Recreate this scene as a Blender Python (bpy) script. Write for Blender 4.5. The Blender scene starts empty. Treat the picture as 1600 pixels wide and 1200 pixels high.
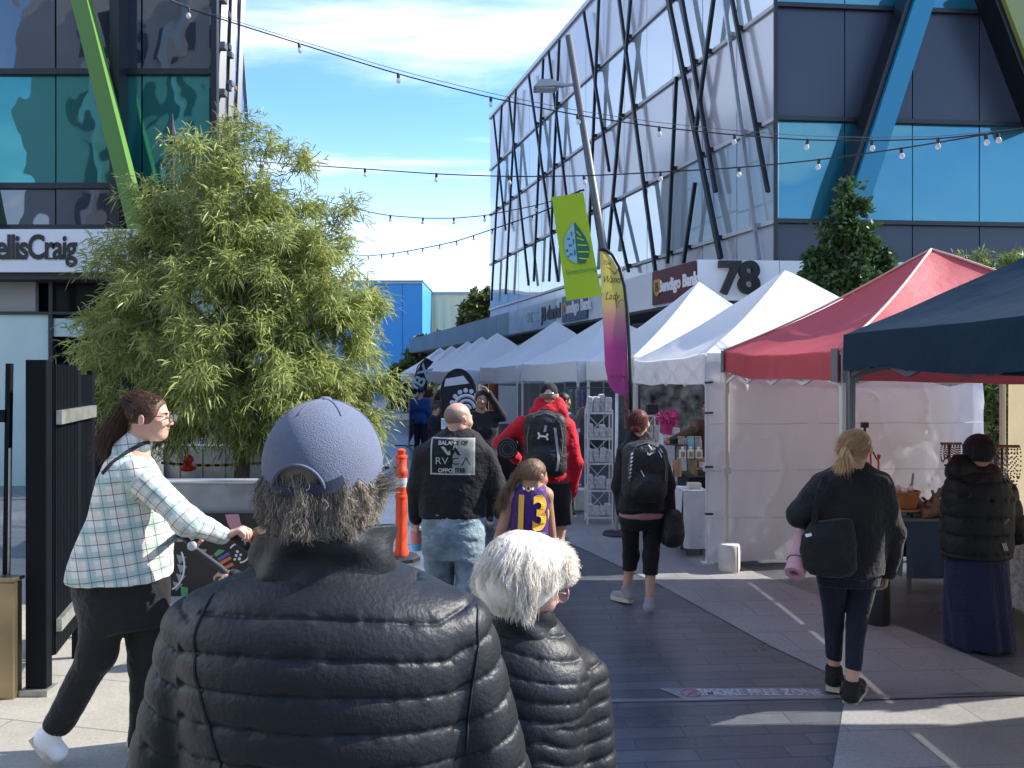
import bpy, bmesh, math, random
import numpy as np
from mathutils import Vector, Matrix
from mathutils.bvhtree import BVHTree

# ------------------------------------------------------------ camera, sky, sun
R = math.radians
S = bpy.context.scene
COL = S.collection
H, F, CX, CY = 1.9, 1200.0, 800.0, 592.0          # eye height, focal length and centre in photo pixels
cam = bpy.data.cameras.new('camera'); cam.sensor_width = 36; cam.lens = 27.0
cam.shift_y = -(600 - CY) / 1600.0; cam.clip_end = 2000; cam.clip_start = 0.05
cob = bpy.data.objects.new('camera', cam); COL.objects.link(cob)
cob.location = (0, 0, H); cob.rotation_euler = (R(90), 0, 0)
S.camera = cob
SUN_AZ, SUN_EL = 12.0, 37.0                        # degrees left of +X seen from above, and up
W = bpy.data.worlds.new('World'); S.world = W; W.use_nodes = True
nt = W.node_tree; nt.nodes.clear()
def wn(t, **kw):
    n = nt.nodes.new(t)
    for a, b in kw.items(): setattr(n, a, b)
    return n
sky = wn('ShaderNodeTexSky', sky_type='NISHITA', sun_disc=False)
sky.sun_elevation = R(SUN_EL); sky.sun_rotation = R(90 - SUN_AZ)
sky.altitude = 50; sky.air_density = 1.25; sky.dust_density = 0.35; sky.ozone_density = 2.2
geo = wn('ShaderNodeTexCoord')
sep = wn('ShaderNodeSeparateXYZ'); nt.links.new(geo.outputs['Generated'], sep.inputs[0])
# clouds: noise on the sky plane (direction divided by its height)
zz = wn('ShaderNodeMath', operation='MAXIMUM'); nt.links.new(sep.outputs[2], zz.inputs[0]); zz.inputs[1].default_value = 0.03
za = wn('ShaderNodeMath', operation='ADD'); nt.links.new(zz.outputs[0], za.inputs[0]); za.inputs[1].default_value = 0.12
dx = wn('ShaderNodeMath', operation='DIVIDE'); nt.links.new(sep.outputs[0], dx.inputs[0]); nt.links.new(za.outputs[0], dx.inputs[1])
dy = wn('ShaderNodeMath', operation='DIVIDE'); nt.links.new(sep.outputs[1], dy.inputs[0]); nt.links.new(za.outputs[0], dy.inputs[1])
cmb = wn('ShaderNodeCombineXYZ'); nt.links.new(dx.outputs[0], cmb.inputs[0]); nt.links.new(dy.outputs[0], cmb.inputs[1])
mp = wn('ShaderNodeMapping'); nt.links.new(cmb.outputs[0], mp.inputs[0])
mp.inputs['Rotation'].default_value = (0, 0, R(-14)); mp.inputs['Scale'].default_value = (0.55, 1.5, 1); mp.inputs['Location'].default_value = (2.0, 1.2, 0)
nz = wn('ShaderNodeTexNoise'); nt.links.new(mp.outputs[0], nz.inputs['Vector'])
nz.inputs['Scale'].default_value = 1.25; nz.inputs['Detail'].default_value = 8; nz.inputs['Roughness'].default_value = 0.56; nz.inputs['Distortion'].default_value = 0.35
cr = wn('ShaderNodeMapRange'); nt.links.new(nz.outputs[0], cr.inputs[0])
cr.inputs[1].default_value = 0.47; cr.inputs[2].default_value = 0.78; cr.interpolation_type = 'SMOOTHSTEP'
# more cloud low down
lo = wn('ShaderNodeMapRange'); nt.links.new(sep.outputs[2], lo.inputs[0]); lo.interpolation_type = 'SMOOTHSTEP'
lo.inputs[1].default_value = 0.0; lo.inputs[2].default_value = 0.34; lo.inputs[3].default_value = 0.70; lo.inputs[4].default_value = 0.0
wl_ = wn('ShaderNodeMapRange'); nt.links.new(sep.outputs[0], wl_.inputs[0]); wl_.interpolation_type = 'SMOOTHSTEP'      # a bank of cloud over the west
wl_.inputs[1].default_value = -.48; wl_.inputs[2].default_value = -.80; wl_.inputs[3].default_value = 0; wl_.inputs[4].default_value = .8
wm = wn('ShaderNodeMath', operation='MULTIPLY'); nt.links.new(wl_.outputs[0], wm.inputs[0]); wa = wn('ShaderNodeMath', operation='MULTIPLY_ADD'); nt.links.new(nz.outputs[0], wa.inputs[0]); wa.inputs[1].default_value = 1.6; wa.inputs[2].default_value = .1; nt.links.new(wa.outputs[0], wm.inputs[1])
ad0 = wn('ShaderNodeMath', operation='MAXIMUM'); nt.links.new(cr.outputs[0], ad0.inputs[0]); nt.links.new(wm.outputs[0], ad0.inputs[1])
ad = wn('ShaderNodeMath', operation='MAXIMUM', use_clamp=True); nt.links.new(ad0.outputs[0], ad.inputs[0]); nt.links.new(lo.outputs[0], ad.inputs[1])
mx = wn('ShaderNodeMix', data_type='RGBA'); nt.links.new(ad.outputs[0], mx.inputs['Factor'])
tn = wn('ShaderNodeMix', data_type='RGBA', blend_type='MULTIPLY'); tn.inputs['Factor'].default_value = 1; tn.inputs['B'].default_value = (.54, .77, 1.08, 1)
nt.links.new(sky.outputs[0], tn.inputs['A']); nt.links.new(tn.outputs['Result'], mx.inputs['A']); mx.inputs['B'].default_value = (5.5, 5.7, 5.9, 1)
bg = wn('ShaderNodeBackground'); nt.links.new(mx.outputs['Result'], bg.inputs[0]); bg.inputs[1].default_value = 0.145
out = wn('ShaderNodeOutputWorld'); nt.links.new(bg.outputs[0], out.inputs[0])
sl = bpy.data.lights.new('sun', 'SUN'); sl.energy = 3.9; sl.angle = R(0.5); sl.color = (1.0, 0.94, 0.84)
so = bpy.data.objects.new('sun', sl); COL.objects.link(so)
sd = Vector((math.cos(R(SUN_EL)) * math.cos(R(SUN_AZ)), math.cos(R(SUN_EL)) * math.sin(R(SUN_AZ)), math.sin(R(SUN_EL))))
so.rotation_euler = sd.to_track_quat('Z', 'Y').to_euler(); so.location = sd * 60
S.view_settings.view_transform = 'Standard'; S.view_settings.look = 'None'
S.view_settings.exposure = 1.25; S.view_settings.gamma = 1.0
S.render.engine = 'CYCLES'
S.cycles.max_bounces = 8; S.cycles.use_denoising = True

# ------------------------------------------------------------ placing
V3 = lambda *a: np.array(a, float)
def P(px, py, Y): return V3((px - CX) / F * Y, Y, H - (py - CY) / F * Y)   # photo pixel at depth Y -> metres
def G(px, py, z=0.0): return P(px, py, (H - z) * F / (py - CY))            # photo pixel on the ground
def on_plane(px, py, p0, n):
    d = V3((px - CX) / F, 1, -(py - CY) / F); o = V3(0, 0, H); p0 = np.asarray(p0, float); n = np.asarray(n, float)
    return o + d * (np.dot(p0 - o, n) / np.dot(d, n))
def unit(v): v = np.asarray(v, float); return v / max(1e-9, np.linalg.norm(v))
rng = np.random.default_rng(7); random.seed(7)
SD = V3(-.304, .953, 0)       # along the street
SN = V3(.953, .304, 0)        # across the street

# ------------------------------------------------------------ objects
def props(o, label=None, cat=None, group=None, kind=None):
    if label: o['label'] = label
    if cat: o['category'] = cat
    if group: o['group'] = group
    if kind: o['kind'] = kind
    return o
def thing(name, loc, label, cat, group=None):
    o = bpy.data.objects.new(name, None); o.empty_display_size = .1; COL.objects.link(o)
    o.location = Vector(loc); return props(o, label, cat, group)
def wloc(o):
    v = Vector(o.location)
    while o.parent: o = o.parent; v = v + o.location
    return v
def mesh_obj(name, verts, faces, mat, parent=None, smooth=False, origin=None):
    me = bpy.data.meshes.new(name)
    off = np.array(origin if origin is not None else (0, 0, 0), float)
    v = np.asarray(verts, float) - off
    if isinstance(faces, np.ndarray):
        nf, k = faces.shape
        me.vertices.add(len(v)); me.vertices.foreach_set('co', v.astype(np.float32).ravel())
        me.loops.add(nf * k); me.loops.foreach_set('vertex_index', faces.astype(np.int32).ravel())
        me.polygons.add(nf); me.polygons.foreach_set('loop_start', np.arange(0, nf * k, k, dtype=np.int32))
        me.update(calc_edges=True)
    else:
        me.from_pydata([tuple(x) for x in v], [], [tuple(int(i) for i in f) for f in faces]); me.update()
    for m in (mat if isinstance(mat, (list, tuple)) else [mat]): me.materials.append(m)
    if smooth: me.polygons.foreach_set('use_smooth', np.ones(len(me.polygons), bool))
    o = bpy.data.objects.new(name, me); COL.objects.link(o)
    o.location = Vector(off)
    if parent is not None:
        o.parent = parent; o.location = Vector(off) - wloc(parent)
    return o
def copy_tree(o, parent=None):
    c = o.copy(); COL.objects.link(c); c.parent = parent
    for ch in [x for x in bpy.data.objects if x.parent == o]: copy_tree(ch, c)
    return c
def basis(d):
    d = unit(d); a = V3(0, 0, 1) if abs(d[2]) < .9 else V3(1, 0, 0)
    u = unit(np.cross(a, d)); return u, np.cross(d, u), d

class MB:
    """collects shapes in world metres; build() links them as one mesh"""
    def __init__(s): s.v = []; s.f = []; s.m = []; s.mi = 0
    def add(s, vs, fs):
        b = len(s.v); s.v.extend([tuple(map(float, x)) for x in vs])
        for f in fs: s.f.append(tuple(i + b for i in f)); s.m.append(s.mi)
        return s
    def box(s, c, half, ax=None, ch=0.0):
        """centre, half sizes, axes rows; ch = chamfer"""
        ax = np.eye(3) if ax is None else np.asarray(ax, float); c = np.asarray(c, float); h = np.asarray(half, float)
        if ch <= 0 or ch > min(h) * .95:
            vs = [c + ax.T @ (h * V3(x, y, z)) for z in (-1, 1) for y in (-1, 1) for x in (-1, 1)]
            return s.add(vs, [(0, 2, 3, 1), (4, 5, 7, 6), (0, 1, 5, 4), (2, 6, 7, 3), (0, 4, 6, 2), (1, 3, 7, 5)])
        vs = []; idx = {}
        for z in (-1, 1):
            for y in (-1, 1):
                for x in (-1, 1):
                    for k in range(3):
                        hh = h - ch; hh[k] = h[k]
                        idx[(x, y, z, k)] = len(vs); vs.append(c + ax.T @ (hh * V3(x, y, z)))
        fs = []
        for k in range(3):
            a, b = [(1, 2), (2, 0), (0, 1)][k]
            for sg in (-1, 1):
                q = []
                for (i, j) in ((-1, -1), (1, -1), (1, 1), (-1, 1)):
                    t = [0, 0, 0]; t[k] = sg; t[a] = i; t[b] = j; q.append(idx[(*t, k)])
                fs.append(tuple(q if sg > 0 else q[::-1]))
        for k in range(3):      # edges along axis k
            a, b = [(1, 2), (2, 0), (0, 1)][k]
            for i in (-1, 1):
                for j in (-1, 1):
                    t0 = [0, 0, 0]; t0[a] = i; t0[b] = j; t1 = list(t0); t0[k] = -1; t1[k] = 1
                    q = [idx[(*t0, a)], idx[(*t1, a)], idx[(*t1, b)], idx[(*t0, b)]]
                    fs.append(tuple(q if i * j < 0 else q[::-1]))
        for z in (-1, 1):
            for y in (-1, 1):
                for x in (-1, 1):
                    q = [idx[(x, y, z, k)] for k in range(3)]
                    fs.append(tuple(q if x * y * z > 0 else q[::-1]))
        return s.add(vs, fs)
    def bar(s, a, b, w, d=None, up=(0, 0, 1), ch=0.0):
        """rectangular bar from a to b, w across, d along 'up'-ish"""
        a = np.asarray(a, float); b = np.asarray(b, float); z = unit(b - a); u = np.asarray(up, float)
        u = u - z * np.dot(u, z)
        if np.linalg.norm(u) < 1e-3: u = V3(1, 0, 0) - z * z[0]
        u = unit(u); x = np.cross(u, z)
        return s.box((a + b) / 2, (w / 2, (d or w) / 2, np.linalg.norm(b - a) / 2), np.array([x, u, z]), ch)
    def tube(s, pts, r, n=8, cap=True, flat=None):
        pts = [np.asarray(p, float) for p in pts]; m = len(pts)
        rs = [r] * m if np.isscalar(r) else list(r)
        vs = []; fs = []; u = None
        for i, p in enumerate(pts):
            d = unit(pts[min(i + 1, m - 1)] - pts[max(i - 1, 0)])
            if u is None: u, w, _ = basis(d)
            else:
                u = u - d * np.dot(u, d); u = unit(u); w = np.cross(d, u)
            for k in range(n):
                a = 2 * math.pi * k / n; vs.append(p + rs[i] * (math.cos(a) * u + math.sin(a) * w))
        for i in range(m - 1):
            for k in range(n):
                k2 = (k + 1) % n; fs.append((i * n + k, i * n + k2, (i + 1) * n + k2, (i + 1) * n + k))
        if cap: fs.append(tuple(range(n))[::-1]); fs.append(tuple((m - 1) * n + k for k in range(n)))
        return s.add(vs, fs)
    def lathe(s, c, prof, n=20, ax=None):
        """profile [(r, z)...] round axis z of ax at c"""
        ax = np.eye(3) if ax is None else np.asarray(ax, float); c = np.asarray(c, float)
        vs = []; fs = []; m = len(prof)
        for r, z in prof:
            for k in range(n):
                a = 2 * math.pi * k / n; vs.append(c + ax.T @ V3(r * math.cos(a), r * math.sin(a), z))
        for i in range(m - 1):
            for k in range(n):
                k2 = (k + 1) % n; fs.append((i * n + k, i * n + k2, (i + 1) * n + k2, (i + 1) * n + k))
        if prof[0][0] > 1e-4: fs.append(tuple(range(n))[::-1])
        if prof[-1][0] > 1e-4: fs.append(tuple((m - 1) * n + k for k in range(n)))
        return s.add(vs, fs)
    def ball(s, c, r, n=14, ax=None):
        r = np.ones(3) * r if np.isscalar(r) else np.asarray(r, float)
        ax = np.eye(3) if ax is None else np.asarray(ax, float); c = np.asarray(c, float)
        vs = []; fs = []; m = n // 2 + 1
        for i in range(m):
            t = math.pi * i / (m - 1)
            for k in range(n):
                a = 2 * math.pi * k / n
                vs.append(c + ax.T @ (r * V3(math.sin(t) * math.cos(a), math.sin(t) * math.sin(a), -math.cos(t))))
        for i in range(m - 1):
            for k in range(n):
                k2 = (k + 1) % n; fs.append((i * n + k, i * n + k2, (i + 1) * n + k2, (i + 1) * n + k))
        return s.add(vs, fs)
    def prism(s, poly, nrm, t):
        """closed polygon (world points) pushed along nrm by t"""
        poly = [np.asarray(p, float) for p in poly]; nrm = unit(nrm); n = len(poly)
        fn = sum(np.cross(poly[i] - poly[0], poly[(i + 1) % n] - poly[0]) for i in range(1, n))
        if np.dot(fn, nrm) < 0: poly = poly[::-1]
        vs = poly + [p + nrm * t for p in poly]
        fs = [tuple(range(n))[::-1], tuple(range(n, 2 * n))] + [(i, (i + 1) % n, n + (i + 1) % n, n + i) for i in range(n)]
        return s.add(vs, fs)
    def quad(s, a, b, c, d): return s.add([a, b, c, d], [(0, 1, 2, 3)])
    def grid(s, fn, nu, nv):
        vs = [fn(i / nu, j / nv) for j in range(nv + 1) for i in range(nu + 1)]
        fs = [(j * (nu + 1) + i, j * (nu + 1) + i + 1, (j + 1) * (nu + 1) + i + 1, (j + 1) * (nu + 1) + i) for j in range(nv) for i in range(nu)]
        return s.add(vs, fs)
    def build(s, name, mat, parent=None, smooth=False, origin=None, angle=None):
        o = mesh_obj(name, s.v, s.f, mat, parent, smooth, origin)
        if s.m and max(s.m): o.data.polygons.foreach_set('material_index', np.array(s.m, np.int32))
        if angle is not None: o.data.set_sharp_from_angle(angle=R(angle))
        return o

# ------------------------------------------------------------ materials
def mat(name, col, rough=.6, metal=0., spec=.5, bump=None, var=None, trans=0., coat=0., sheen=0., alpha=1., rv=None, isl=0., emit=None):
    """bump=(scale,strength[,stretch]); var=(scale,amount); rv = roughness variation (scale, amount); isl = brightness change per piece"""
    m = bpy.data.materials.new(name); m.use_nodes = True; t = m.node_tree; b = t.nodes['Principled BSDF']
    L = t.links.new; c4 = (*col, 1)
    b.inputs['Base Color'].default_value = c4; b.inputs['Roughness'].default_value = rough; b.inputs['Metallic'].default_value = metal
    b.inputs['Specular IOR Level'].default_value = spec; b.inputs['Coat Weight'].default_value = coat
    if sheen: b.inputs['Sheen Weight'].default_value = sheen; b.inputs['Sheen Roughness'].default_value = .4
    if alpha < 1: b.inputs['Alpha'].default_value = alpha
    if emit: b.inputs['Emission Color'].default_value = c4; b.inputs['Emission Strength'].default_value = emit
    tc = t.nodes.new('ShaderNodeTexCoord')
    src = None
    if var:
        n = t.nodes.new('ShaderNodeTexNoise'); n.inputs['Scale'].default_value = var[0]; n.inputs['Detail'].default_value = 5
        L(tc.outputs['Object'], n.inputs['Vector'])
        r = t.nodes.new('ShaderNodeMapRange'); L(n.outputs[0], r.inputs[0])
        r.inputs[1].default_value = .25; r.inputs[2].default_value = .75; r.inputs[3].default_value = 1 - var[1]; r.inputs[4].default_value = 1 + var[1]
        src = r.outputs[0]
    if isl:
        g = t.nodes.new('ShaderNodeNewGeometry'); r = t.nodes.new('ShaderNodeMapRange'); L(g.outputs['Random Per Island'], r.inputs[0])
        r.inputs[3].default_value = 1 - isl; r.inputs[4].default_value = 1 + isl
        if src is None: src = r.outputs[0]
        else:
            q = t.nodes.new('ShaderNodeMath'); q.operation = 'MULTIPLY'; L(src, q.inputs[0]); L(r.outputs[0], q.inputs[1]); src = q.outputs[0]
    if src is not None:
        h = t.nodes.new('ShaderNodeVectorMath'); h.operation = 'SCALE'; h.inputs[0].default_value = col; L(src, h.inputs['Scale'])
        L(h.outputs[0], b.inputs['Base Color']); colout = h.outputs[0]
    else: colout = None
    if rv:
        n = t.nodes.new('ShaderNodeTexNoise'); n.inputs['Scale'].default_value = rv[0]; n.inputs['Detail'].default_value = 4
        L(tc.outputs['Object'], n.inputs['Vector']); r = t.nodes.new('ShaderNodeMapRange'); L(n.outputs[0], r.inputs[0])
        r.inputs[1].default_value = .3; r.inputs[2].default_value = .7
        r.inputs[3].default_value = max(.02, rough - rv[1]); r.inputs[4].default_value = min(1, rough + rv[1]); L(r.outputs[0], b.inputs['Roughness'])
    if bump:
        n = t.nodes.new('ShaderNodeTexNoise'); n.inputs['Scale'].default_value = bump[0]; n.inputs['Detail'].default_value = 6
        if len(bump) > 2:
            mm = t.nodes.new('ShaderNodeMapping'); mm.inputs['Scale'].default_value = bump[2]; L(tc.outputs['Object'], mm.inputs[0]); L(mm.outputs[0], n.inputs['Vector'])
        else: L(tc.outputs['Object'], n.inputs['Vector'])
        bn = t.nodes.new('ShaderNodeBump'); bn.inputs['Strength'].default_value = min(1, bump[1]); bn.inputs['Distance'].default_value = .02 * max(1, bump[1])
        L(n.outputs[0], bn.inputs['Height']); L(bn.outputs[0], b.inputs['Normal'])
    if trans:
        tr = t.nodes.new('ShaderNodeBsdfTranslucent'); tr.inputs[0].default_value = c4
        if colout: L(colout, tr.inputs[0])
        ms = t.nodes.new('ShaderNodeMixShader'); ms.inputs[0].default_value = trans
        L(b.outputs[0], ms.inputs[1]); L(tr.outputs[0], ms.inputs[2]); L(ms.outputs[0], t.nodes['Material Output'].inputs[0])
        if bump: L(bn.outputs[0], tr.inputs['Normal'])
    return m
def glass_mat(name, tint, rough=.02, spec=.9, wave=.06, scale=.35, fac=.25, ior=1.6, gc=(.93, .97, 1)):
    """facade glass: dark tinted body under a mirror coat with slightly wavy panes"""
    m = bpy.data.materials.new(name); m.use_nodes = True; t = m.node_tree; b = t.nodes['Principled BSDF']; L = t.links.new
    b.inputs['Base Color'].default_value = (*tint, 1); b.inputs['Roughness'].default_value = .35; b.inputs['Specular IOR Level'].default_value = .3
    gl = t.nodes.new('ShaderNodeBsdfGlossy'); gl.inputs['Roughness'].default_value = rough; gl.inputs['Color'].default_value = (*gc, 1)
    fr = t.nodes.new('ShaderNodeFresnel'); fr.inputs['IOR'].default_value = ior
    mr = t.nodes.new('ShaderNodeMapRange'); L(fr.outputs[0], mr.inputs[0]); mr.inputs[3].default_value = fac; mr.inputs[4].default_value = 1
    tc = t.nodes.new('ShaderNodeTexCoord'); n = t.nodes.new('ShaderNodeTexNoise'); n.inputs['Scale'].default_value = scale; n.inputs['Detail'].default_value = 1.5
    L(tc.outputs['Object'], n.inputs['Vector'])
    bn = t.nodes.new('ShaderNodeBump'); bn.inputs['Strength'].default_value = wave; bn.inputs['Distance'].default_value = 1; L(n.outputs[0], bn.inputs['Height'])
    L(bn.outputs[0], gl.inputs['Normal'])
    ms = t.nodes.new('ShaderNodeMixShader'); L(mr.outputs[0], ms.inputs[0]); L(b.outputs[0], ms.inputs[1]); L(gl.outputs[0], ms.inputs[2])
    L(ms.outputs[0], t.nodes['Material Output'].inputs[0])
    return m

# ------------------------------------------------------------ lettering
def text_mesh(s, size=1.0, bold=0.0, extrude=0.0, shear=0.0, sx=1.0, space=1.0, align='CENTER'):
    cu = bpy.data.curves.new('t', 'FONT'); cu.body = s; cu.size = size; cu.offset = bold; cu.extrude = extrude; cu.shear = shear
    cu.space_character = space; cu.align_x = align; cu.align_y = 'CENTER'; cu.resolution_u = 4
    o = bpy.data.objects.new('t', cu); COL.objects.link(o)
    dg = bpy.context.evaluated_depsgraph_get(); me = bpy.data.meshes.new_from_object(o.evaluated_get(dg))
    v = np.zeros(len(me.vertices) * 3); me.vertices.foreach_get('co', v); v = v.reshape(-1, 3); v[:, 0] *= sx
    f = [tuple(p.vertices) for p in me.polygons]
    bpy.data.objects.remove(o); bpy.data.curves.remove(cu); bpy.data.meshes.remove(me)
    return v, f
def text(mb, s, c, right, up, size, **kw):
    """lettering on a flat face: centre, right and up directions; adds to a builder"""
    v, f = text_mesh(s, size, **kw); r = unit(right); u = unit(up); n = np.cross(r, u); c = np.asarray(c, float)
    return mb.add([c + r * p[0] + u * p[1] + n * p[2] for p in v], f)

# ------------------------------------------------------------ noise and implicit surfaces
def _hash(i, j, k):
    n = (i * 374761393 + j * 668265263 + k * 2147483647 + 1013904223) & 0xffffffff
    n = ((n ^ (n >> 13)) * 1274126177) & 0xffffffff
    return ((n ^ (n >> 16)) & 0xffff) / 65535.0
def noise(p, sc=1.0, seed=0):
    p = np.asarray(p, float) * sc + seed * 17.31
    i = np.floor(p).astype(np.int64); f = p - i; f = f * f * (3 - 2 * f); r = 0
    for a in (0, 1):
        for b in (0, 1):
            for c in (0, 1):
                w = (f[:, 0] if a else 1 - f[:, 0]) * (f[:, 1] if b else 1 - f[:, 1]) * (f[:, 2] if c else 1 - f[:, 2])
                r = r + w * _hash(i[:, 0] + a, i[:, 1] + b, i[:, 2] + c)
    return r - .5
def fbm(p, sc=1.0, oct=3, seed=0): return sum(noise(p, sc * 2 ** o, seed + o) / 2 ** o for o in range(oct))

class Cap:          # tapered capsule, optionally flattened along n by q
    def __init__(s, a, b, ra, rb=None, n=None, q=1.0, k=None, sub=False):
        s.a, s.b = np.asarray(a, float), np.asarray(b, float); s.ra, s.rb = ra, ra if rb is None else rb
        s.n = None if n is None else unit(n); s.q = q; s.k = k; s.sub = sub
        r = max(s.ra, s.rb) * max(1, q); s.lo = np.minimum(s.a, s.b) - r; s.hi = np.maximum(s.a, s.b) + r
    def d(s, p):
        a, b = s.a, s.b
        x = p - a; ba = b - a
        if s.n is not None:
            x = x + (x @ s.n)[:, None] * (1 / s.q - 1) * s.n; ba = ba + (ba @ s.n) * (1 / s.q - 1) * s.n
        t = np.clip(x @ ba / max(1e-9, ba @ ba), 0, 1)
        return np.linalg.norm(x - t[:, None] * ba, axis=1) - (s.ra + (s.rb - s.ra) * t)
class Ell:          # ellipsoid, rows of ax are its axes
    def __init__(s, c, r, ax=None, k=None, sub=False):
        s.c = np.asarray(c, float); s.r = np.asarray(r, float); s.ax = np.eye(3) if ax is None else np.asarray(ax, float); s.k = k; s.sub = sub
        e = np.sqrt(((s.ax * s.r[:, None]) ** 2).sum(0)); s.lo = s.c - e; s.hi = s.c + e
    def d(s, p):
        x = (p - s.c) @ s.ax.T; l = np.linalg.norm(x / s.r, axis=1); g = np.linalg.norm(x / s.r ** 2, axis=1)
        return l * (l - 1) / np.maximum(g, 1e-6)
class Box:
    def __init__(s, c, h, ax=None, rad=.01, k=None, sub=False):
        s.c = np.asarray(c, float); s.h = np.asarray(h, float); s.ax = np.eye(3) if ax is None else np.asarray(ax, float); s.rad = rad; s.k = k; s.sub = sub
        e = (np.abs(s.ax) * s.h[:, None]).sum(0); s.lo = s.c - e; s.hi = s.c + e
    def d(s, p):
        x = np.abs((p - s.c) @ s.ax.T) - (s.h - s.rad)
        return np.linalg.norm(np.maximum(x, 0), axis=1) + np.minimum(x.max(1), 0) - s.rad
class Plane:        # keeps the side the normal points away from
    def __init__(s, p, n): s.p = np.asarray(p, float); s.n = unit(n); s.lo = None; s.sub = True; s.k = .004
    def d(s, p): return -((p - s.p) @ s.n)
def smin(a, b, k):
    h = np.maximum(k - np.abs(a - b), 0) / k
    return np.minimum(a, b) - h * h * k * .25
def field(prims, h, k):
    add = [q for q in prims if not q.sub]
    lo = np.min([q.lo for q in add], 0) - 3 * h - .01; hi = np.max([q.hi for q in add], 0) + 3 * h + .01
    n = np.ceil((hi - lo) / h).astype(int) + 1
    D = np.full(n, .5, np.float32)
    ax = [lo[i] + h * np.arange(n[i]) for i in range(3)]
    for q in prims:
        kk = q.k if q.k else k
        if q.lo is None: a, b = np.zeros(3, int), n
        else:
            m = kk + 2.5 * h
            a = np.clip(np.floor((q.lo - m - lo) / h).astype(int), 0, n); b = np.clip(np.ceil((q.hi + m - lo) / h).astype(int) + 1, 0, n)
        if np.any(b <= a): continue
        X, Y, Z = np.meshgrid(ax[0][a[0]:b[0]], ax[1][a[1]:b[1]], ax[2][a[2]:b[2]], indexing='ij')
        d = q.d(np.stack([X.ravel(), Y.ravel(), Z.ravel()], 1)).reshape(X.shape)
        sl = D[a[0]:b[0], a[1]:b[1], a[2]:b[2]]
        D[a[0]:b[0], a[1]:b[1], a[2]:b[2]] = -smin(-sl, d, kk) if q.sub else smin(sl, d, kk)
    return D, lo
def nets(D, o, h):
    s = D < 0
    c = np.zeros(np.array(D.shape) - 1, np.int8)
    n = D.shape
    for i in (0, 1):
        for j in (0, 1):
            for k in (0, 1): c += s[i:n[0] - 1 + i, j:n[1] - 1 + j, k:n[2] - 1 + k]
    act = (c > 0) & (c < 8)
    I = np.argwhere(act); idx = np.full(act.shape, -1, np.int64); idx[act] = np.arange(len(I))
    acc = np.zeros((len(I), 3)); cnt = np.zeros(len(I))
    cs = [(i, j, k) for i in (0, 1) for j in (0, 1) for k in (0, 1)]
    for a in cs:
        for ax in range(3):
            if a[ax]: continue
            b = list(a); b[ax] = 1
            da = D[I[:, 0] + a[0], I[:, 1] + a[1], I[:, 2] + a[2]]; db = D[I[:, 0] + b[0], I[:, 1] + b[1], I[:, 2] + b[2]]
            x = (da < 0) != (db < 0)
            t = np.where(x, da / np.where(x, da - db, 1), 0)
            p = np.tile(np.array(a, float), (len(I), 1)); p[:, ax] += t
            acc[x] += p[x]; cnt[x] += 1
    V = o + h * (I + acc / cnt[:, None])
    fs = []
    for ax in range(3):
        u, w = (ax + 1) % 3, (ax + 2) % 3
        sa = [slice(None)] * 3; sb = [slice(None)] * 3; sa[ax] = slice(0, n[ax] - 1); sb[ax] = slice(1, n[ax])
        A = s[tuple(sa)]; B = s[tuple(sb)]
        E = np.argwhere(A != B); ok = (E[:, u] > 0) & (E[:, w] > 0) & (E[:, u] < n[u] - 1) & (E[:, w] < n[w] - 1); E = E[ok]
        fl = A[E[:, 0], E[:, 1], E[:, 2]]
        q = []
        for (du, dw) in ((-1, -1), (0, -1), (0, 0), (-1, 0)):
            e = E.copy(); e[:, u] += du; e[:, w] += dw; q.append(idx[e[:, 0], e[:, 1], e[:, 2]])
        q = np.stack(q, 1); q[~fl] = q[~fl][:, ::-1]; fs.append(q)
    return V, np.concatenate(fs)
def vnormals(V, Fq):
    fn = np.cross(V[Fq[:, 2]] - V[Fq[:, 0]], V[Fq[:, 3]] - V[Fq[:, 1]]); N = np.zeros_like(V)
    for i in range(4): np.add.at(N, Fq[:, i], fn)
    return N / np.maximum(np.linalg.norm(N, axis=1), 1e-12)[:, None]
def solid(prims, h=.01, k=.03, disp=None):
    D, o = field(prims, h, k); V, Fq = nets(D, o, h)
    for f in (disp if isinstance(disp, (list, tuple)) else [disp] if disp else []):
        V = V + vnormals(V, Fq) * f(V)[:, None]
    return V, Fq
def sdf_obj(name, prims, m, parent=None, h=.01, k=.03, disp=None, origin=None):
    V, Fq = solid(prims, h, k, disp); return mesh_obj(name, V, Fq, m, parent, True, origin)
def bvh(o):
    n = len(o.data.vertices); v = np.zeros(n * 3); o.data.vertices.foreach_get('co', v); v = v.reshape(-1, 3) + np.array(wloc(o))
    return BVHTree.FromPolygons([tuple(x) for x in v], [tuple(p.vertices) for p in o.data.polygons])
def wrap(verts, tree, d, off=.003, near=False):
    """lays points onto a surface along direction d (from outside in)"""
    d = Vector(unit(d)); r = []
    for p in verts:
        p = Vector(p); h = tree.ray_cast(p - d * .6, d)
        if h[0] is None:
            q = tree.find_nearest(p + d * .5)
            if q[0] is not None: r.append(np.array(q[0] + q[1] * off)); continue
        r.append(np.array(h[0] - d * off) if h[0] is not None else np.array(p))
    return r
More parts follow.
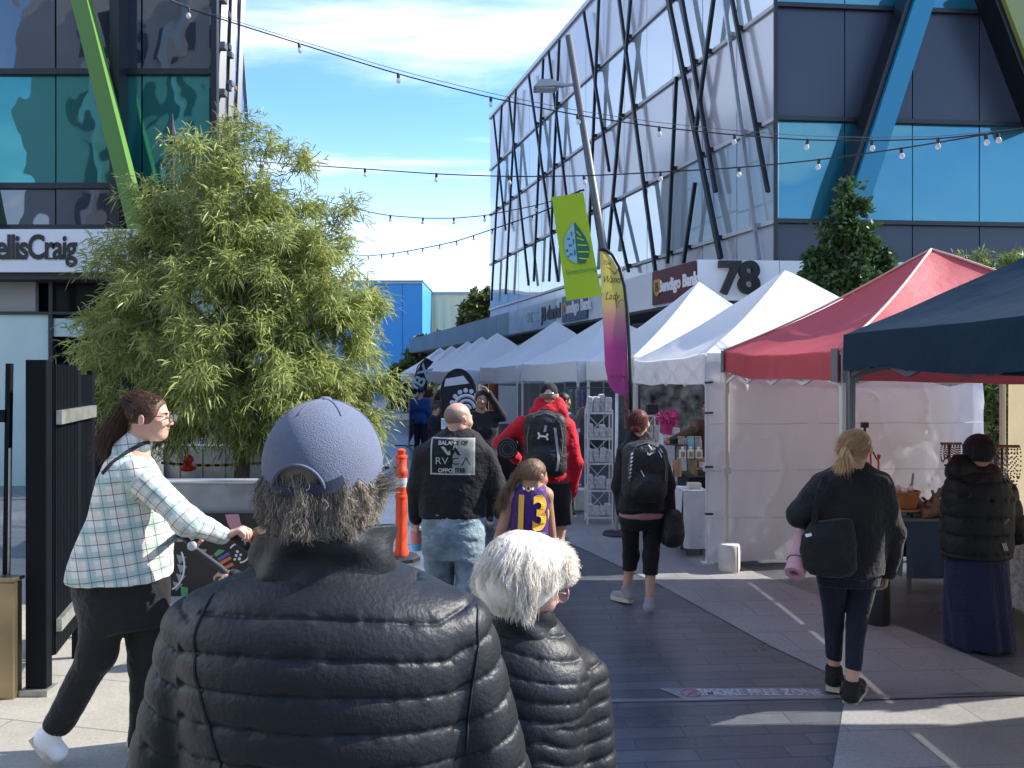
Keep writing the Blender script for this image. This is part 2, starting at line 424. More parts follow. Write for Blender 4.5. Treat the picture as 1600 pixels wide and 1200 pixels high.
# ------------------------------------------------------------ paving
def paving(name, c1, c2, mortar, bw, bh, rot, ms, rough, rv, dirt=.36):
    m = bpy.data.materials.new(name); m.use_nodes = True; t = m.node_tree; b = t.nodes['Principled BSDF']; L = t.links.new
    tc = t.nodes.new('ShaderNodeTexCoord'); mp = t.nodes.new('ShaderNodeMapping'); mp.inputs['Rotation'].default_value = (0, 0, R(rot)); L(tc.outputs['Object'], mp.inputs[0])
    br = t.nodes.new('ShaderNodeTexBrick'); L(mp.outputs[0], br.inputs['Vector']); br.inputs['Scale'].default_value = 1
    br.inputs['Color1'].default_value = (*c1, 1); br.inputs['Color2'].default_value = (*c2, 1); br.inputs['Mortar'].default_value = (*mortar, 1)
    br.inputs['Brick Width'].default_value = bw; br.inputs['Row Height'].default_value = bh; br.inputs['Mortar Size'].default_value = ms; br.inputs['Bias'].default_value = 0
    br.inputs['Mortar Smooth'].default_value = .2; br.offset = .37
    n = t.nodes.new('ShaderNodeTexNoise'); n.inputs['Scale'].default_value = .9; n.inputs['Detail'].default_value = 9; n.inputs['Roughness'].default_value = .65; L(tc.outputs['Object'], n.inputs['Vector'])
    r = t.nodes.new('ShaderNodeMapRange'); L(n.outputs[0], r.inputs[0]); r.inputs[1].default_value = .3; r.inputs[2].default_value = .7; r.inputs[3].default_value = 1 - dirt; r.inputs[4].default_value = 1 + dirt
    n2 = t.nodes.new('ShaderNodeTexNoise'); n2.inputs['Scale'].default_value = 60; n2.inputs['Detail'].default_value = 3; L(tc.outputs['Object'], n2.inputs['Vector'])
    r2 = t.nodes.new('ShaderNodeMapRange'); L(n2.outputs[0], r2.inputs[0]); r2.inputs[1].default_value = .3; r2.inputs[2].default_value = .7; r2.inputs[3].default_value = .88; r2.inputs[4].default_value = 1.12
    q = t.nodes.new('ShaderNodeMath'); q.operation = 'MULTIPLY'; L(r.outputs[0], q.inputs[0]); L(r2.outputs[0], q.inputs[1])
    h = t.nodes.new('ShaderNodeVectorMath'); h.operation = 'SCALE'; L(br.outputs[0], h.inputs[0]); L(q.outputs[0], h.inputs['Scale']); L(h.outputs[0], b.inputs['Base Color'])
    r3 = t.nodes.new('ShaderNodeMapRange'); L(n.outputs[0], r3.inputs[0]); r3.inputs[1].default_value = .3; r3.inputs[2].default_value = .7; r3.inputs[3].default_value = rough - rv; r3.inputs[4].default_value = rough + rv
    vo = t.nodes.new('ShaderNodeTexVoronoi'); vo.inputs['Scale'].default_value = 2.6; L(tc.outputs['Object'], vo.inputs['Vector'])        # trodden gum and drips
    gm = t.nodes.new('ShaderNodeMapRange'); L(vo.outputs['Distance'], gm.inputs[0]); gm.inputs[1].default_value = .035; gm.inputs[2].default_value = .06; gm.inputs[3].default_value = .62; gm.inputs[4].default_value = 1
    q2 = t.nodes.new('ShaderNodeMath'); q2.operation = 'MULTIPLY'; L(q.outputs[0], q2.inputs[0]); L(gm.outputs[0], q2.inputs[1]); L(q2.outputs[0], h.inputs['Scale'])
    L(r3.outputs[0], b.inputs['Roughness'])
    bn = t.nodes.new('ShaderNodeBump'); bn.inputs['Strength'].default_value = .5; bn.inputs['Distance'].default_value = .004
    ml = t.nodes.new('ShaderNodeMath'); ml.operation = 'MULTIPLY_ADD'; L(n2.outputs[0], ml.inputs[0]); ml.inputs[1].default_value = .35
    iv = t.nodes.new('ShaderNodeMath'); iv.operation = 'SUBTRACT'; iv.inputs[0].default_value = 1; L(br.outputs['Fac'], iv.inputs[1]); L(iv.outputs[0], ml.inputs[2])
    L(ml.outputs[0], bn.inputs['Height']); L(bn.outputs[0], b.inputs['Normal'])
    return m
M = {}
M['blue'] = paving('bluestone paving', (.105, .112, .125), (.075, .082, .094), (.052, .056, .062), .46, .125, -4, .005, .33, .10)
M['granite'] = paving('granite paving', (.285, .28, .275), (.245, .24, .236), (.17, .17, .17), .8, .4, -4, .005, .55, .1, .2)
M['concrete'] = paving('pale paving', (.38, .345, .285), (.33, .305, .255), (.2, .18, .16), 1.2, .6, 12, .006, .7, .08, .16)
M['steelstrip'] = mat('drain metal', (.35, .36, .37), .35, .8)
M['decal'] = mat('ground decal', (.22, .23, .25), .5, var=(14, .3)); M['decalw'] = mat('worn white ink', (.42, .42, .43), .6, var=(25, .4)); M['decalr'] = mat('worn red ink', (.35, .12, .14), .6, var=(25, .3))
def sheet(name, pts, z, m, kind='structure'):
    o = mesh_obj(name, [(p[0], p[1], z) for p in pts], [tuple(range(len(pts)))], m); o['kind'] = kind; return o
sheet('ground', [(-400, -200), (400, -200), (400, 400), (-400, 400)], 0, M['blue'])
band = [G(893, 850), G(1028, 913), G(1204, 1010), G(1312, 1061), G(1319, 1095), G(1620, 1085), G(1600, 1061), G(1420, 985), G(1168, 890), G(1068, 850), G(930, 805), G(850, 805)]
sheet('granite_path', band[::-1] if 0 else band, .004, M['granite'])
sheet('granite_paving', [G(1319, 1098), G(1300, 1210), (1.1, 1.0), (9, 1.0), (9, 4.75), G(1620, 1088)], .004, M['granite'])
a0 = V3(-.95, 2.2, 0); a1 = a0 + SD * 6.2
sheet('footpath', [(-.6, 1.0), (a0[0], a0[1]), (a1[0] - .2, a1[1]), (-9, a1[1]), (-9, 1.0)], .004, M['concrete'])
mb = MB(); s0, s1 = G(700, 1101), G(1700, 1083)
mb.bar((s0[0], s0[1], .006), (s1[0], s1[1], .006), .035, .006); o = mb.build('drain_strip', M['steelstrip']); props(o, 'thin metal drain strip across the grey paving', 'drain strip')
q = [G(1030, 1077), G(1262, 1077), G(1300, 1093), G(1068, 1093)]
sg = thing('ground_sign', (q[0] + q[2]) / 2, 'worn grey smoke free zone sign stuck flat on the paving', 'ground sign')
mb = MB(); mb.prism([V3(p[0], p[1], .004) for p in q], (0, 0, 1), .003); mb.build('decal', M['decal'], sg)
c = (q[0] + q[1] + q[2] + q[3]) / 4; rt = unit(q[1] - q[0]); up = V3(-rt[1], rt[0], 0)
mb = MB(); text(mb, 'SMOKE FREE ZONE', V3(c[0] + .09, c[1] + .01, .0085), rt, up, .125, bold=.004, sx=.7); mb.build('lettering', M['decalw'], sg)
mb = MB(); cc = V3(c[0] - .33, c[1], .0085)
mb.tube([cc + .055 * V3(math.cos(a), math.sin(a), 0) for a in np.linspace(0, 2 * math.pi, 25)], .006, 4); mb.bar(cc - V3(.04, .04, 0), cc + V3(.04, .04, 0), .01, .004)
mb.build('symbol', M['decalr'], sg)

# ------------------------------------------------------------ office building on the right
M['glassL'] = glass_mat('street glass', (.40, .49, .54), wave=.005, scale=.5, fac=.30, ior=1.7)
M['glassR'] = glass_mat('teal glass', (.012, .15, .20), wave=.05, scale=.4, fac=.22, ior=1.55, gc=(.22, .54, .66))
M['spanL'] = glass_mat('lilac spandrel glass', (.50, .50, .55), rough=.16, wave=.005, scale=.5, fac=.10, ior=1.6)
M['spanR'] = mat('slate spandrel', (.045, .058, .088), .35, 0, .4, var=(.6, .08))
M['frame'] = mat('dark aluminium', (.025, .028, .032), .4, .3)
M['paleframe'] = mat('silver aluminium', (.42, .44, .46), .35, .7)
M['fasciaw'] = mat('white fascia', (.74, .75, .76), .45, var=(1.2, .05)); M['fasciag'] = mat('grey metal fascia', (.33, .36, .39), .3, .6, var=(1.4, .2))
M['fin'] = mat('charcoal steel', (.022, .026, .032), .35, .5); M['bluefin'] = mat('teal painted steel', (.006, .20, .32), .35, .1); M['greenfin'] = mat('olive painted steel', (.25, .28, .07), .4)
M['lime'] = mat('green painted steel', (.10, .23, .04), .45)
M['soffit'] = mat('dark soffit', (.05, .048, .047), .7); M['dark'] = mat('shopfront glass', (.009, .010, .011), .3, 0, .18)
CR = V3((1213 - CX) / F * 16, 16, 0); DL = SD; DR = V3(.997, .078, 0); NL = V3(-.953, -.304, 0); NR = V3(.078, -.997, 0)
ZB = [4.35, 5.19, 7.33, 9.69, 11.83, 14.3]; LL = 21.6; LR = 24.0
B = thing('office_building', CR, 'glass office block with slanting steel braces and number 78', 'building')
core = MB()
base = [CR + DL * .12 + DR * .12, CR + DR * LR, CR + DR * LR + V3(0, 22, 0), CR + DL * LL + DR * 8, CR + DL * LL - NL * .12]
base[0] = CR - NL * .12 - NR * .12
core.prism([V3(p[0], p[1], 0) for p in base], (0, 0, 1), 14.2); core.build('wall', mat('grey building wall', (.16, .17, .18), .5), B)
mb = MB(); mb.prism([V3(p[0], p[1], 14.25) for p in [CR + (NL + NR) * .06, CR + DR * LR + NR * .06, CR + DR * LR + V3(0, 22, 0), CR + DL * LL + DR * 8, CR + DL * LL + NL * .06]], (0, 0, 1), .16); mb.build('roof', M['paleframe'], B)
for bi in (0, 2, 4):        # spandrel bands
    for (d, L_, n, m_) in ((DL, LL, NL, 'spanL'), (DR, LR, NR, 'spanR')):
        mb = MB(); st = 1.49 if d is DR else 1.44; k = 0
        while k * st < L_ - .1:
            x0 = CR + d * (k * st + .012); x1 = CR + d * (min((k + 1) * st, L_) - .012); tl = rng.normal(0, .0016)
            mb.prism([x0 + V3(0, 0, ZB[bi] + .03) - n * .1, x1 + V3(0, 0, ZB[bi] + .03) - n * (.1 + tl), x1 + V3(0, 0, ZB[bi + 1] - .03) - n * (.1 + tl), x0 + V3(0, 0, ZB[bi + 1] - .03) - n * .1], n, .08); k += 1
        mb.build('spandrel', M[m_], B)
for bi in (1, 3):           # window bands, each pane a window
    for (d, L_, n, m_) in ((DL, LL, NL, 'glassL'), (DR, LR, NR, 'glassR')):
        st = 1.49 if d is DR else 1.44; k = 0
        while k * st < L_ - .1:
            x0 = CR + d * (k * st + .012); x1 = CR + d * (min((k + 1) * st, L_) - .012); t1, t2 = rng.normal(0, .004, 2)
            mb = MB(); mb.prism([x0 + V3(0, 0, ZB[bi] + .03) - n * .1, x1 + V3(0, 0, ZB[bi] + .03) - n * (.1 + t1), x1 + V3(0, 0, ZB[bi + 1] - .03) - n * (.1 + t1 + t2), x0 + V3(0, 0, ZB[bi + 1] - .03) - n * (.1 + t2)], n, .075)
            mb.build('window', M[m_], B); k += 1
mb = MB()
for z in ZB[1:-1]:
    mb.bar(CR + NL * .02 + V3(0, 0, z), CR + DL * LL + NL * .02 + V3(0, 0, z), .05, .085, up=(0, 0, 1))
mb.build('mullion', mat('light grey frame', (.55, .57, .60), .5), B)
mb = MB()
for z in ZB[1:-1]: mb.bar(CR + NR * .02 + V3(0, 0, z) , CR + DR * LR + NR * .02 + V3(0, 0, z), .09, .09)
mb.bar(CR + (NL + NR) * .03 + V3(0, 0, 4.3), CR + (NL + NR) * .03 + V3(0, 0, 14.2), .07, .07)
mb.build('mullion', M['frame'], B)
# slanting braces in front of the street face
PB = CR + NL * .17
fins = [((1040, -20), (1126, 404), .24, 'fin'), ((1062, -20), (1118, 300), .16, 'fin'), ((1116, -10), (1086, 212), .15, 'fin'), ((1130, -10), (1186, 405), .09, 'paleframe'), ((1142, -10), (1200, 300), .12, 'fin'), ((966, -10), (1024, 424), .16, 'fin'), ((986, -10), (950, 392), .16, 'fin'),
        ((936, -10), (918, 420), .13, 'fin'), ((912, 18), (952, 268), .10, 'fin'), ((874, 62), (858, 440), .12, 'fin'), ((857, 80), (888, 330), .09, 'fin'), ((849, 92), (834, 440), .10, 'fin'),
        ((826, 117), (872, 440), .14, 'fin'), ((806, 139), (790, 460), .13, 'fin'), ((795, 151), (826, 446), .12, 'fin'), ((784, 164), (768, 470), .12, 'fin'), ((771, 180), (790, 360), .09, 'fin'),
        ((957, 310), (982, 425), .10, 'fin'), ((1057, 120), (1043, 412), .10, 'fin'), ((1086, 285), (1068, 412), .12, 'fin')]
for (a, b, w, m_) in fins:
    A = on_plane(*a, PB, NL); C_ = on_plane(*b, PB, NL)
    mb = MB(); mb.bar(A, C_, w * .50, .09, up=NL)
    for z in [z for z in ZB if min(A[2], C_[2]) < z < max(A[2], C_[2])]:
        p = C_ + (A - C_) * ((z - C_[2]) / (A[2] - C_[2])); mb.bar(p, p - NL * .19, .09, .09)
    mb.build('brace', M[m_], B)
for (a, b, w, m_) in (((1450, -40), (1330, 330), .40, 'bluefin'), ((1552, -40), (1640, 190), .36, 'greenfin')):
    PF = CR + NR * .5; A = on_plane(*a, PF, NR); C_ = on_plane(*b, PF, NR)
    mb = MB(); mb.bar(A, C_, w, .5, up=NR); mb.build('brace', M[m_], B)
    mb = MB(); xo = DR * (-(w / 2 + .07)) - NR * .1; mb.bar(A + xo, C_ + xo, .12, .5, up=NR); mb.build('brace', M['fin'], B)
# awning box with fascia
AC = V3((1090 - CX) / F * 14.8, 14.8, 0); zt, zb = 4.2, 3.42
def fascia(p0, d, n, segs, m_):
    mb = MB()
    for (s_, e_) in segs: mb.prism([p0 + d * s_ + V3(0, 0, zb), p0 + d * e_ + V3(0, 0, zb), p0 + d * e_ + V3(0, 0, zt), p0 + d * s_ + V3(0, 0, zt)], -n, .12)
    return mb.build('fascia', m_, B)
fascia(AC, DR, NR, [(.0, 1.62), (1.635, 5.0), (5.015, 8.4), (8.415, 12), (12.015, 26)], M['fasciaw'])
LS = 31.5
def fs(px): return (on_plane(px, 480, AC, NL) - AC) @ DL
fascia(AC, DL, NL, [(.13 + k * 1.5, .13 + k * 1.5 + 1.485) for k in range(5)], M['fasciaw'])
M['fasciab'] = mat('blue glass fascia', (.11, .17, .21), .35, .1, .5, var=(.5, .2))
fascia(AC, DL, NL, [(.13 + k * 1.5, .13 + k * 1.5 + 1.485) for k in range(5, 8)], M['fasciag'])
fascia(AC, DL, NL, [(.13 + k * 1.5, .13 + k * 1.5 + 1.485) for k in range(8, 21)], M['fasciab'])
mb = MB(); mb.prism([V3(p[0], p[1], zb - .05) for p in (AC + DL * .13 - NL * .13 - NR * .13, AC + DR * 25 - NR * .13, AC + DR * 25 - NR * 1.2, CR, CR + DL * LL, CR + DL * LS, AC + DL * LS - NL * .13)], (0, 0, 1), .1); mb.build('soffit', M['soffit'], B)
mb = MB(); mb.bar(AC + DL * .1 - NL * .05 + V3(0, 0, zb - .03), AC + DL * LS - NL * .05 + V3(0, 0, zb - .03), .1, .06); mb.build('awning_edge', M['soffit'], B)
# number and shop signs
M['black'] = mat('black', (.012, .012, .014), .45); M['maroon'] = mat('maroon sign', (.10, .012, .016), .35, var=(.9, .5)); M['signw'] = mat('white lettering', (.82, .82, .82), .45); M['gold'] = mat('gold emblem', (.55, .27, .03), .4)
c = on_plane(1153, 437, AC, NR)
o = MB(); text(o, '78', c + NR * .05, DR, (0, 0, 1), .86, bold=.028, extrude=.05, sx=1.0, space=.92)
o = o.build('building_number', M['black'], origin=c); props(o, 'big black number 78 fixed to the white fascia', 'building number')
def shop_sign(p0, p1, top, bot, board, words, lab, gold=True, size=.3, wm='signw', sx=.82):
    a = on_plane(p0, top, AC, NL); b = on_plane(p1, top, AC, NL)
    a[2] = b[2] = 0; z1, z0 = top, bot
    A = AC + DL * fs(p0); Bq = AC + DL * fs(p1)
    root = thing('shop_sign', (A + Bq) / 2 + V3(0, 0, zb), lab, 'sign', 'signs along the awning fascia')
    zz0, zz1 = zb + .05, zt - .02
    off = NL * .01
    if board:
        mb = MB(); mb.prism([A + off + V3(0, 0, zz0), Bq + off + V3(0, 0, zz0), Bq + off + V3(0, 0, zz1), A + off + V3(0, 0, zz1)], NL, .05); mb.build('board', M[board], root); off = NL * .065
    r = -DL; w = np.linalg.norm(A - Bq)
    c = (A + Bq) / 2 + off + V3(0, 0, (zz0 + zz1) / 2)
    mb = MB(); text(mb, words, c + r * (.12 * w if gold else 0), r, (0, 0, 1), size, bold=.012 * size / .3, sx=sx, extrude=.008); mb.build('lettering', M[wm], root)
    if gold:
        g = c - r * .36 * w
        mb = MB(); sh = .17
        mb.prism([g + r * x * sh * .8 + V3(0, 0, y * sh) for x, y in ((-1, 1), (1, 1), (1, -.3), (.6, -.8), (0, -1.1), (-.6, -.8), (-1, -.3))], NL, .015); mb.build('emblem', M['gold'], root)
        mb = MB(); text(mb, 'B', g + NL * .02, r, (0, 0, 1), .26, bold=.008); mb.build('emblem_letter', M['maroon'], root)
    return root
M['navysign'] = mat('violet sign', (.045, .05, .13), .3, var=(.9, .3)); M['palesign'] = mat('faded lettering', (.40, .52, .60), .5)
shop_sign(1089, 1023, 0, 0, 'maroon', 'Bendigo Bank', 'maroon bank sign beside the big number 78', True, .34)
shop_sign(920, 881, 0, 0, 'navysign', 'Bendigo Bank', 'violet bank sign behind the green banner', True, .42)
shop_sign(875, 848, 0, 0, None, 'JB dental', 'black lettering on the grey fascia beside the violet bank sign', False, .55, 'black')
shop_sign(842, 826, 0, 0, None, '24 Training', 'pale lettering on the blue fascia above white tents', False, .4, 'palesign')

# ------------------------------------------------------------ office building on the left
M['glassL2'] = glass_mat('green glass', (.012, .13, .125), wave=.028, scale=.9, fac=.30, ior=1.6, gc=(.20, .60, .50)); M['spanL2'] = glass_mat('navy glass', (.012, .02, .035), wave=.03, scale=.8, fac=.10, ior=1.5)
YL = 13.8; XC = (336 - CX) / F * YL; XW = -19.0
LB = thing('corner_building', (XC, YL, 0), 'teal glass office with white estate agent sign band', 'building')
ZL = [4.62, 5.37, 7.42, 9.7, 11.8, 14.2]
xs = [(-120 - CX) / F * YL, (-20 - CX) / F * YL, (85 - CX) / F * YL, (190 - CX) / F * YL, (220 - CX) / F * YL, (336 - CX) / F * YL]; xs = [xs[0] - 1.25 * k for k in (5, 4, 3, 2, 1)] + xs
mb = MB(); mb.prism([(XW, YL + .14, 0), (XC - .14, YL + .14, 0), V3(XC - .14, YL + .14, 0) + SD * 24, (XW - 8, YL + 24, 0)], (0, 0, 1), 14.3); mb.build('wall', M['dark'], LB)
mb = MB(); mb.prism([(XW, YL - .05, 14.3), (XC + .05, YL - .05, 14.3), V3(XC + .05, YL, 14.3) + SD * 24, (XW - 8, YL + 24, 14.3)], (0, 0, 1), .2); mb.build('roof', M['paleframe'], LB)
sp = MB()
for bi in range(5):
    for i in range(len(xs) - 1):
        x0, x1 = xs[i] + .015, xs[i + 1] - .015; z0, z1 = ZL[bi] + .03, ZL[bi + 1] - .03; t1, t2 = rng.normal(0, .006, 2)
        v = [(x0, YL + .1, z0), (x1, YL + .1 + t1, z0), (x1, YL + .1 + t1 + t2, z1), (x0, YL + .1 + t2, z1)]
        if bi % 2: w_ = MB(); w_.prism(v, (0, -1, 0), .06); w_.build('window', M['glassL2'], LB)
        else: sp.prism(v, (0, -1, 0), .06)
    if bi % 2 == 0: sp.build('spandrel', M['spanL2'], LB); sp = MB()
sp = MB(); q0 = V3(XC, YL, 0); nS = V3(.953, .304, 0)
for bi in range(5):
    for k in range(15):
        x0, x1 = q0 + SD * (k * 1.4 + .05), q0 + SD * (k * 1.4 + 1.38); z0, z1 = ZL[bi] + .03, ZL[bi + 1] - .03
        sp.prism([x0 + V3(0, 0, z0) - nS * .1, x1 + V3(0, 0, z0) - nS * .1, x1 + V3(0, 0, z1) - nS * .1, x0 + V3(0, 0, z1) - nS * .1], nS, .06)
sp.build('side_glazing', M['spanL2'], LB)
mb = MB()
for z in ZL[:-1]: mb.box(((XW + XC) / 2, YL + .02, z), ((XC - XW) / 2, .05, .05))
xm = (191 - CX) / F * YL; mb.box((xm, YL - .12, 9.4), (.085, .16, 4.8)); mb.box((XC, YL + .0, 9.4), (.05, .06, 4.8))
mb.build('mullion', M['frame'], LB)
A = P(122, -20, YL - .45); C_ = P(217, 362, YL - .45); mb = MB(); mb.bar(A, C_, .27, .2, up=(0, 1, 0)); mb.build('brace', M['lime'], LB)
A = P(-150, -20, YL - .45); C_ = P(-60, 362, YL - .45); mb = MB(); mb.bar(A, C_, .33, .25, up=(0, 1, 0)); mb.build('brace', M['lime'], LB)
M['midgrey'] = mat('grey steel fin', (.13, .14, .15), .4, .5); M['rust'] = mat('red brown steel', (.22, .09, .07), .4, .3)
for k, (px, mm, zt2) in enumerate([(342, 'midgrey', 15), (350, 'frame', 15.2), (355, 'midgrey', 15), (361, 'rust', 14.2), (365, 'midgrey', 13.6), (369, 'frame', 12.2)]):
    t_ = 1.0 + k * 2.2; p = q0 + SD * t_ + nS * (.10 + .02 * k)
    Yp = p[1]; p[0] = (px - CX) / F * Yp
    mb = MB(); mb.bar((p[0] - .1, Yp, 3.8), (p[0] + .12 * (-1) ** k, Yp + .4, zt2), .11, .16)
    for z in (5.4, 7.4, 8.3, 9.2, 9.9): mb.box((p[0], Yp, z), (.14, .08, .06))
    mb.build('brace', M[mm], LB)
zs0, zs1 = 1.9 + (592 - 425) * 13.2 / F, 1.9 + (592 - 358) * 13.2 / F
mb = MB(); mb.box(((XW + XC) / 2 + .2, 13.55, (zs0 + zs1) / 2), ((XC - XW) / 2 + .1, .35, (zs1 - zs0) / 2)); mb.build('fascia', M['fasciaw'], LB)
mb = MB(); mb.box(((XW + XC) / 2 + .2, 13.6, zs0 - .06), ((XC - XW) / 2 + .1, .3, .05)); mb.build('soffit', M['soffit'], LB)
c = P(28, 388, 13.19)
v, f = text_mesh('JellisCraig', .58, bold=.017, sx=.74, space=.9); w_ = v[:, 0].max() - v[:, 0].min()
xr = P(121, 388, 13.19)[0]; c[0] = xr - v[:, 0].max()
mb = MB(); mb.add([c + V3(p[0], -p[2] - .004, p[1]) for p in v], f)
zb_ = c[2] + v[:, 1].min()
for fx in (-33, 6, 20, 36, 77, 103):       # slab serifs on the stems
    x_ = P(fx, 388, 13.19)[0]; mb.box((x_, 13.185, P(0, 404, 13.19)[2]), (.075, .004, .014))
o = mb.build('shop_sign', M['black'], origin=c); props(o, 'bold black estate agent lettering on the white sign band', 'sign')
# ground floor of the left building
M['frost'] = mat('frosted window', (.46, .60, .58), .18, 0, .6, var=(1.1, .12)); M['beigew'] = mat('grey wall panel', (.30, .29, .27), .6)
def panel(px0, py0, px1, py1, Y, m_, name, t=.05):
    a = P(px0, py0, Y); b = P(px1, py1, Y); mb = MB(); mb.box((a + b) / 2, (abs(b[0] - a[0]) / 2, t, abs(a[2] - b[2]) / 2)); return mb.build(name, m_, LB)
panel(-160, 492, 78, 770, 13.7, M['frost'], 'window'); panel(85, 498, 168, 526, 13.7, M['frost'], 'window_blind'); panel(-160, 432, 58, 487, 13.72, M['beigew'], 'panel')
panel(78.5, 430, 84.5, 790, 13.66, M['frame'], 'door_frame'); panel(-160, 487.5, 300, 491.5, 13.64, M['frame'], 'door_frame'); panel(-160, 770.5, 78, 792, 13.66, M['frame'], 'door_frame')
panel(300, 430, 335, 760, 13.68, M['frost'], 'window')

# ------------------------------------------------------------ far buildings
M['bluewall'] = mat('blue painted wall', (.045, .27, .58), .5, var=(.12, .08)); M['cream'] = mat('cream cladding', (.80, .62, .36), .55, var=(.1, .06)); M['bluewall2'] = mat('light blue painted wall', (.01, .30, .68), .5)
b1 = thing('warehouse', (-11, 72, 0), 'big plain bright blue warehouse wall at the street end', 'building')
x0, x1 = (-46), (660 - CX) / F * 70; zt_ = 1.9 + (592 - 440) * 70 / F
mb = MB(); mb.box(((x0 + x1) / 2, 76, zt_ / 2 + 1.3), ((x1 - x0) / 2, 6, zt_ / 2 - 1.3)); mb.build('wall', M['bluewall'], b1)
mb = MB(); mb.box(((x0 + x1) / 2, 76.01, 1.3), ((x1 - x0) / 2 - .02, 6, 1.3)); mb.build('lower_wall', M['bluewall2'], b1)
mb = MB(); mb.box(((x0 + x1) / 2, 76, zt_ + .06), ((x1 - x0) / 2 + .1, 6.1, .06)); mb.build('roof', M['paleframe'], b1)
mb = MB()
for k in range(12): mb.box((x1 - 2.6 * (k + .7), 69.99, zt_ / 2 + 1.3), (.02, .02, zt_ / 2 - 1.35))
mb.build('cladding_joint', mat('joint shadow strip', (.02, .12, .30), .6), b1); mb = MB(); mb.bar((x0, 69.95, zt_ - .12), (x1, 69.95, zt_ - .12), .1, .14); mb.build('gutter', M['paleframe'], b1)
b2 = thing('warehouse', (0, 84, 0), 'cream ribbed metal warehouse beside the blue wall', 'building')
zt_ = 1.9 + (592 - 459) * 78 / F; x0, x1 = (655 - CX) / F * 78, 22
mb = MB(); n_ = 130
pf = [(x0 + (x1 - x0) * i / n_, 78 + (.06 if i % 4 in (1, 2) else 0), 0) for i in range(n_ + 1)]
mb.prism(pf + [(x1, 92, 0), (x0, 92, 0)], (0, 0, 1), zt_); mb.build('wall', M['cream'], b2)
mb = MB(); mb.box(((x0 + x1) / 2, 85, zt_ + .1), ((x1 - x0) / 2 + .1, 7.2, .1)); mb.build('roof', M['paleframe'], b2)
# building across the street behind the viewer: it shows in the left glass
M['stone'] = mat('pale stone', (.42, .40, .36), .7, var=(.6, .12))
b3 = thing('arcade_building', (-9, -14, 0), 'pale columned building mirrored in the teal glass', 'building')
mb = MB(); mb.box((-10, -18, 12), (16, 4, 12)); mb.build('wall', M['stone'], b3)
for k in range(7): mb = MB(); mb.lathe((-22 + k * 4, -13.2, 0), [(.5, 0), (.42, .3), (.38, 4.4), (.55, 4.8)], 12); mb.build('column', M['stone'], b3)
mb = MB(); mb.box((-10, -13.4, 5.1), (14, .8, .3)); mb.build('canopy', M['stone'], b3)
for k in range(7):
    for z in (7.2, 10.4, 13.6, 16.8, 20): mb = MB(); mb.box((-20 + k * 4 - 2, -13.96, z), (1.3, .05, 1.0)); mb.build('window', M['dark'], b3)
    mb = MB(); mb.box((-22 + k * 4, -13.6, 14.5), (.25, .4, 9)); mb.build('pilaster', M['paleframe'], b3)
# ------------------------------------------------------------ trees and shrubs
def leafmat(name, col, tr=.35, isl=.45, rough=.45):
    return mat(name, col, rough, 0, .4, var=(1.6, .22), trans=tr, isl=isl)
M['willow'] = leafmat('willow leaf', (.33, .37, .115), .45, .45, .45); M['bark'] = mat('bark', (.13, .105, .08), .85, bump=(30, .8, (1, 1, .25)), var=(8, .3))
M['ficus'] = leafmat('dark glossy leaf', (.055, .105, .032), .25, .5, .25); M['bamboo'] = leafmat('bamboo leaf', (.16, .21, .06), .35, .45); M['far'] = leafmat('far leaf', (.12, .15, .045), .3, .5)
def leaves(pts, dirs, ln, wd, fold=.25, droop=.3, segs=2):
    """narrow pointed leaves as bent strips; numpy arrays in, verts and quads out"""
    n = len(pts); d = dirs / np.maximum(1e-9, np.linalg.norm(dirs, axis=1))[:, None]
    side = np.cross(d, rng.normal(0, 1, (n, 3))); side /= np.maximum(1e-9, np.linalg.norm(side, axis=1))[:, None]
    L_ = (ln * rng.uniform(.65, 1.25, n))[:, None]; W_ = (wd * rng.uniform(.7, 1.25, n))[:, None]
    V = []
    prof = [(0, .15), (.35, 1), (.7, .8), (1, .06)] if segs == 3 else [(0, .2), (.45, 1), (1, .08)]
    for (t, w) in prof:
        c = pts + d * L_ * t; c[:, 2] -= (droop * L_[:, 0] * t * t)
        V += [c - side * W_ * w / 2, c + side * W_ * w / 2]
    k = len(prof); V = np.stack(V, 1).reshape(-1, 3); b = np.arange(n)[:, None] * 2 * k
    Fq = np.concatenate([b + np.array([[2 * j, 2 * j + 1, 2 * j + 3, 2 * j + 2]]) for j in range(k - 1)])
    return V, Fq
def limbs(mb, base, tips, r0, mid=.5, wig=.1):
    for t in tips:
        t = np.asarray(t, float); m1 = base + (t - base) * mid * .5 + rng.normal(0, wig, 3); m2 = base + (t - base) * mid * 1.4 + rng.normal(0, wig, 3)
        mb.tube([base, m1, m2, t], [r0, r0 * .7, r0 * .45, r0 * .12], 6)
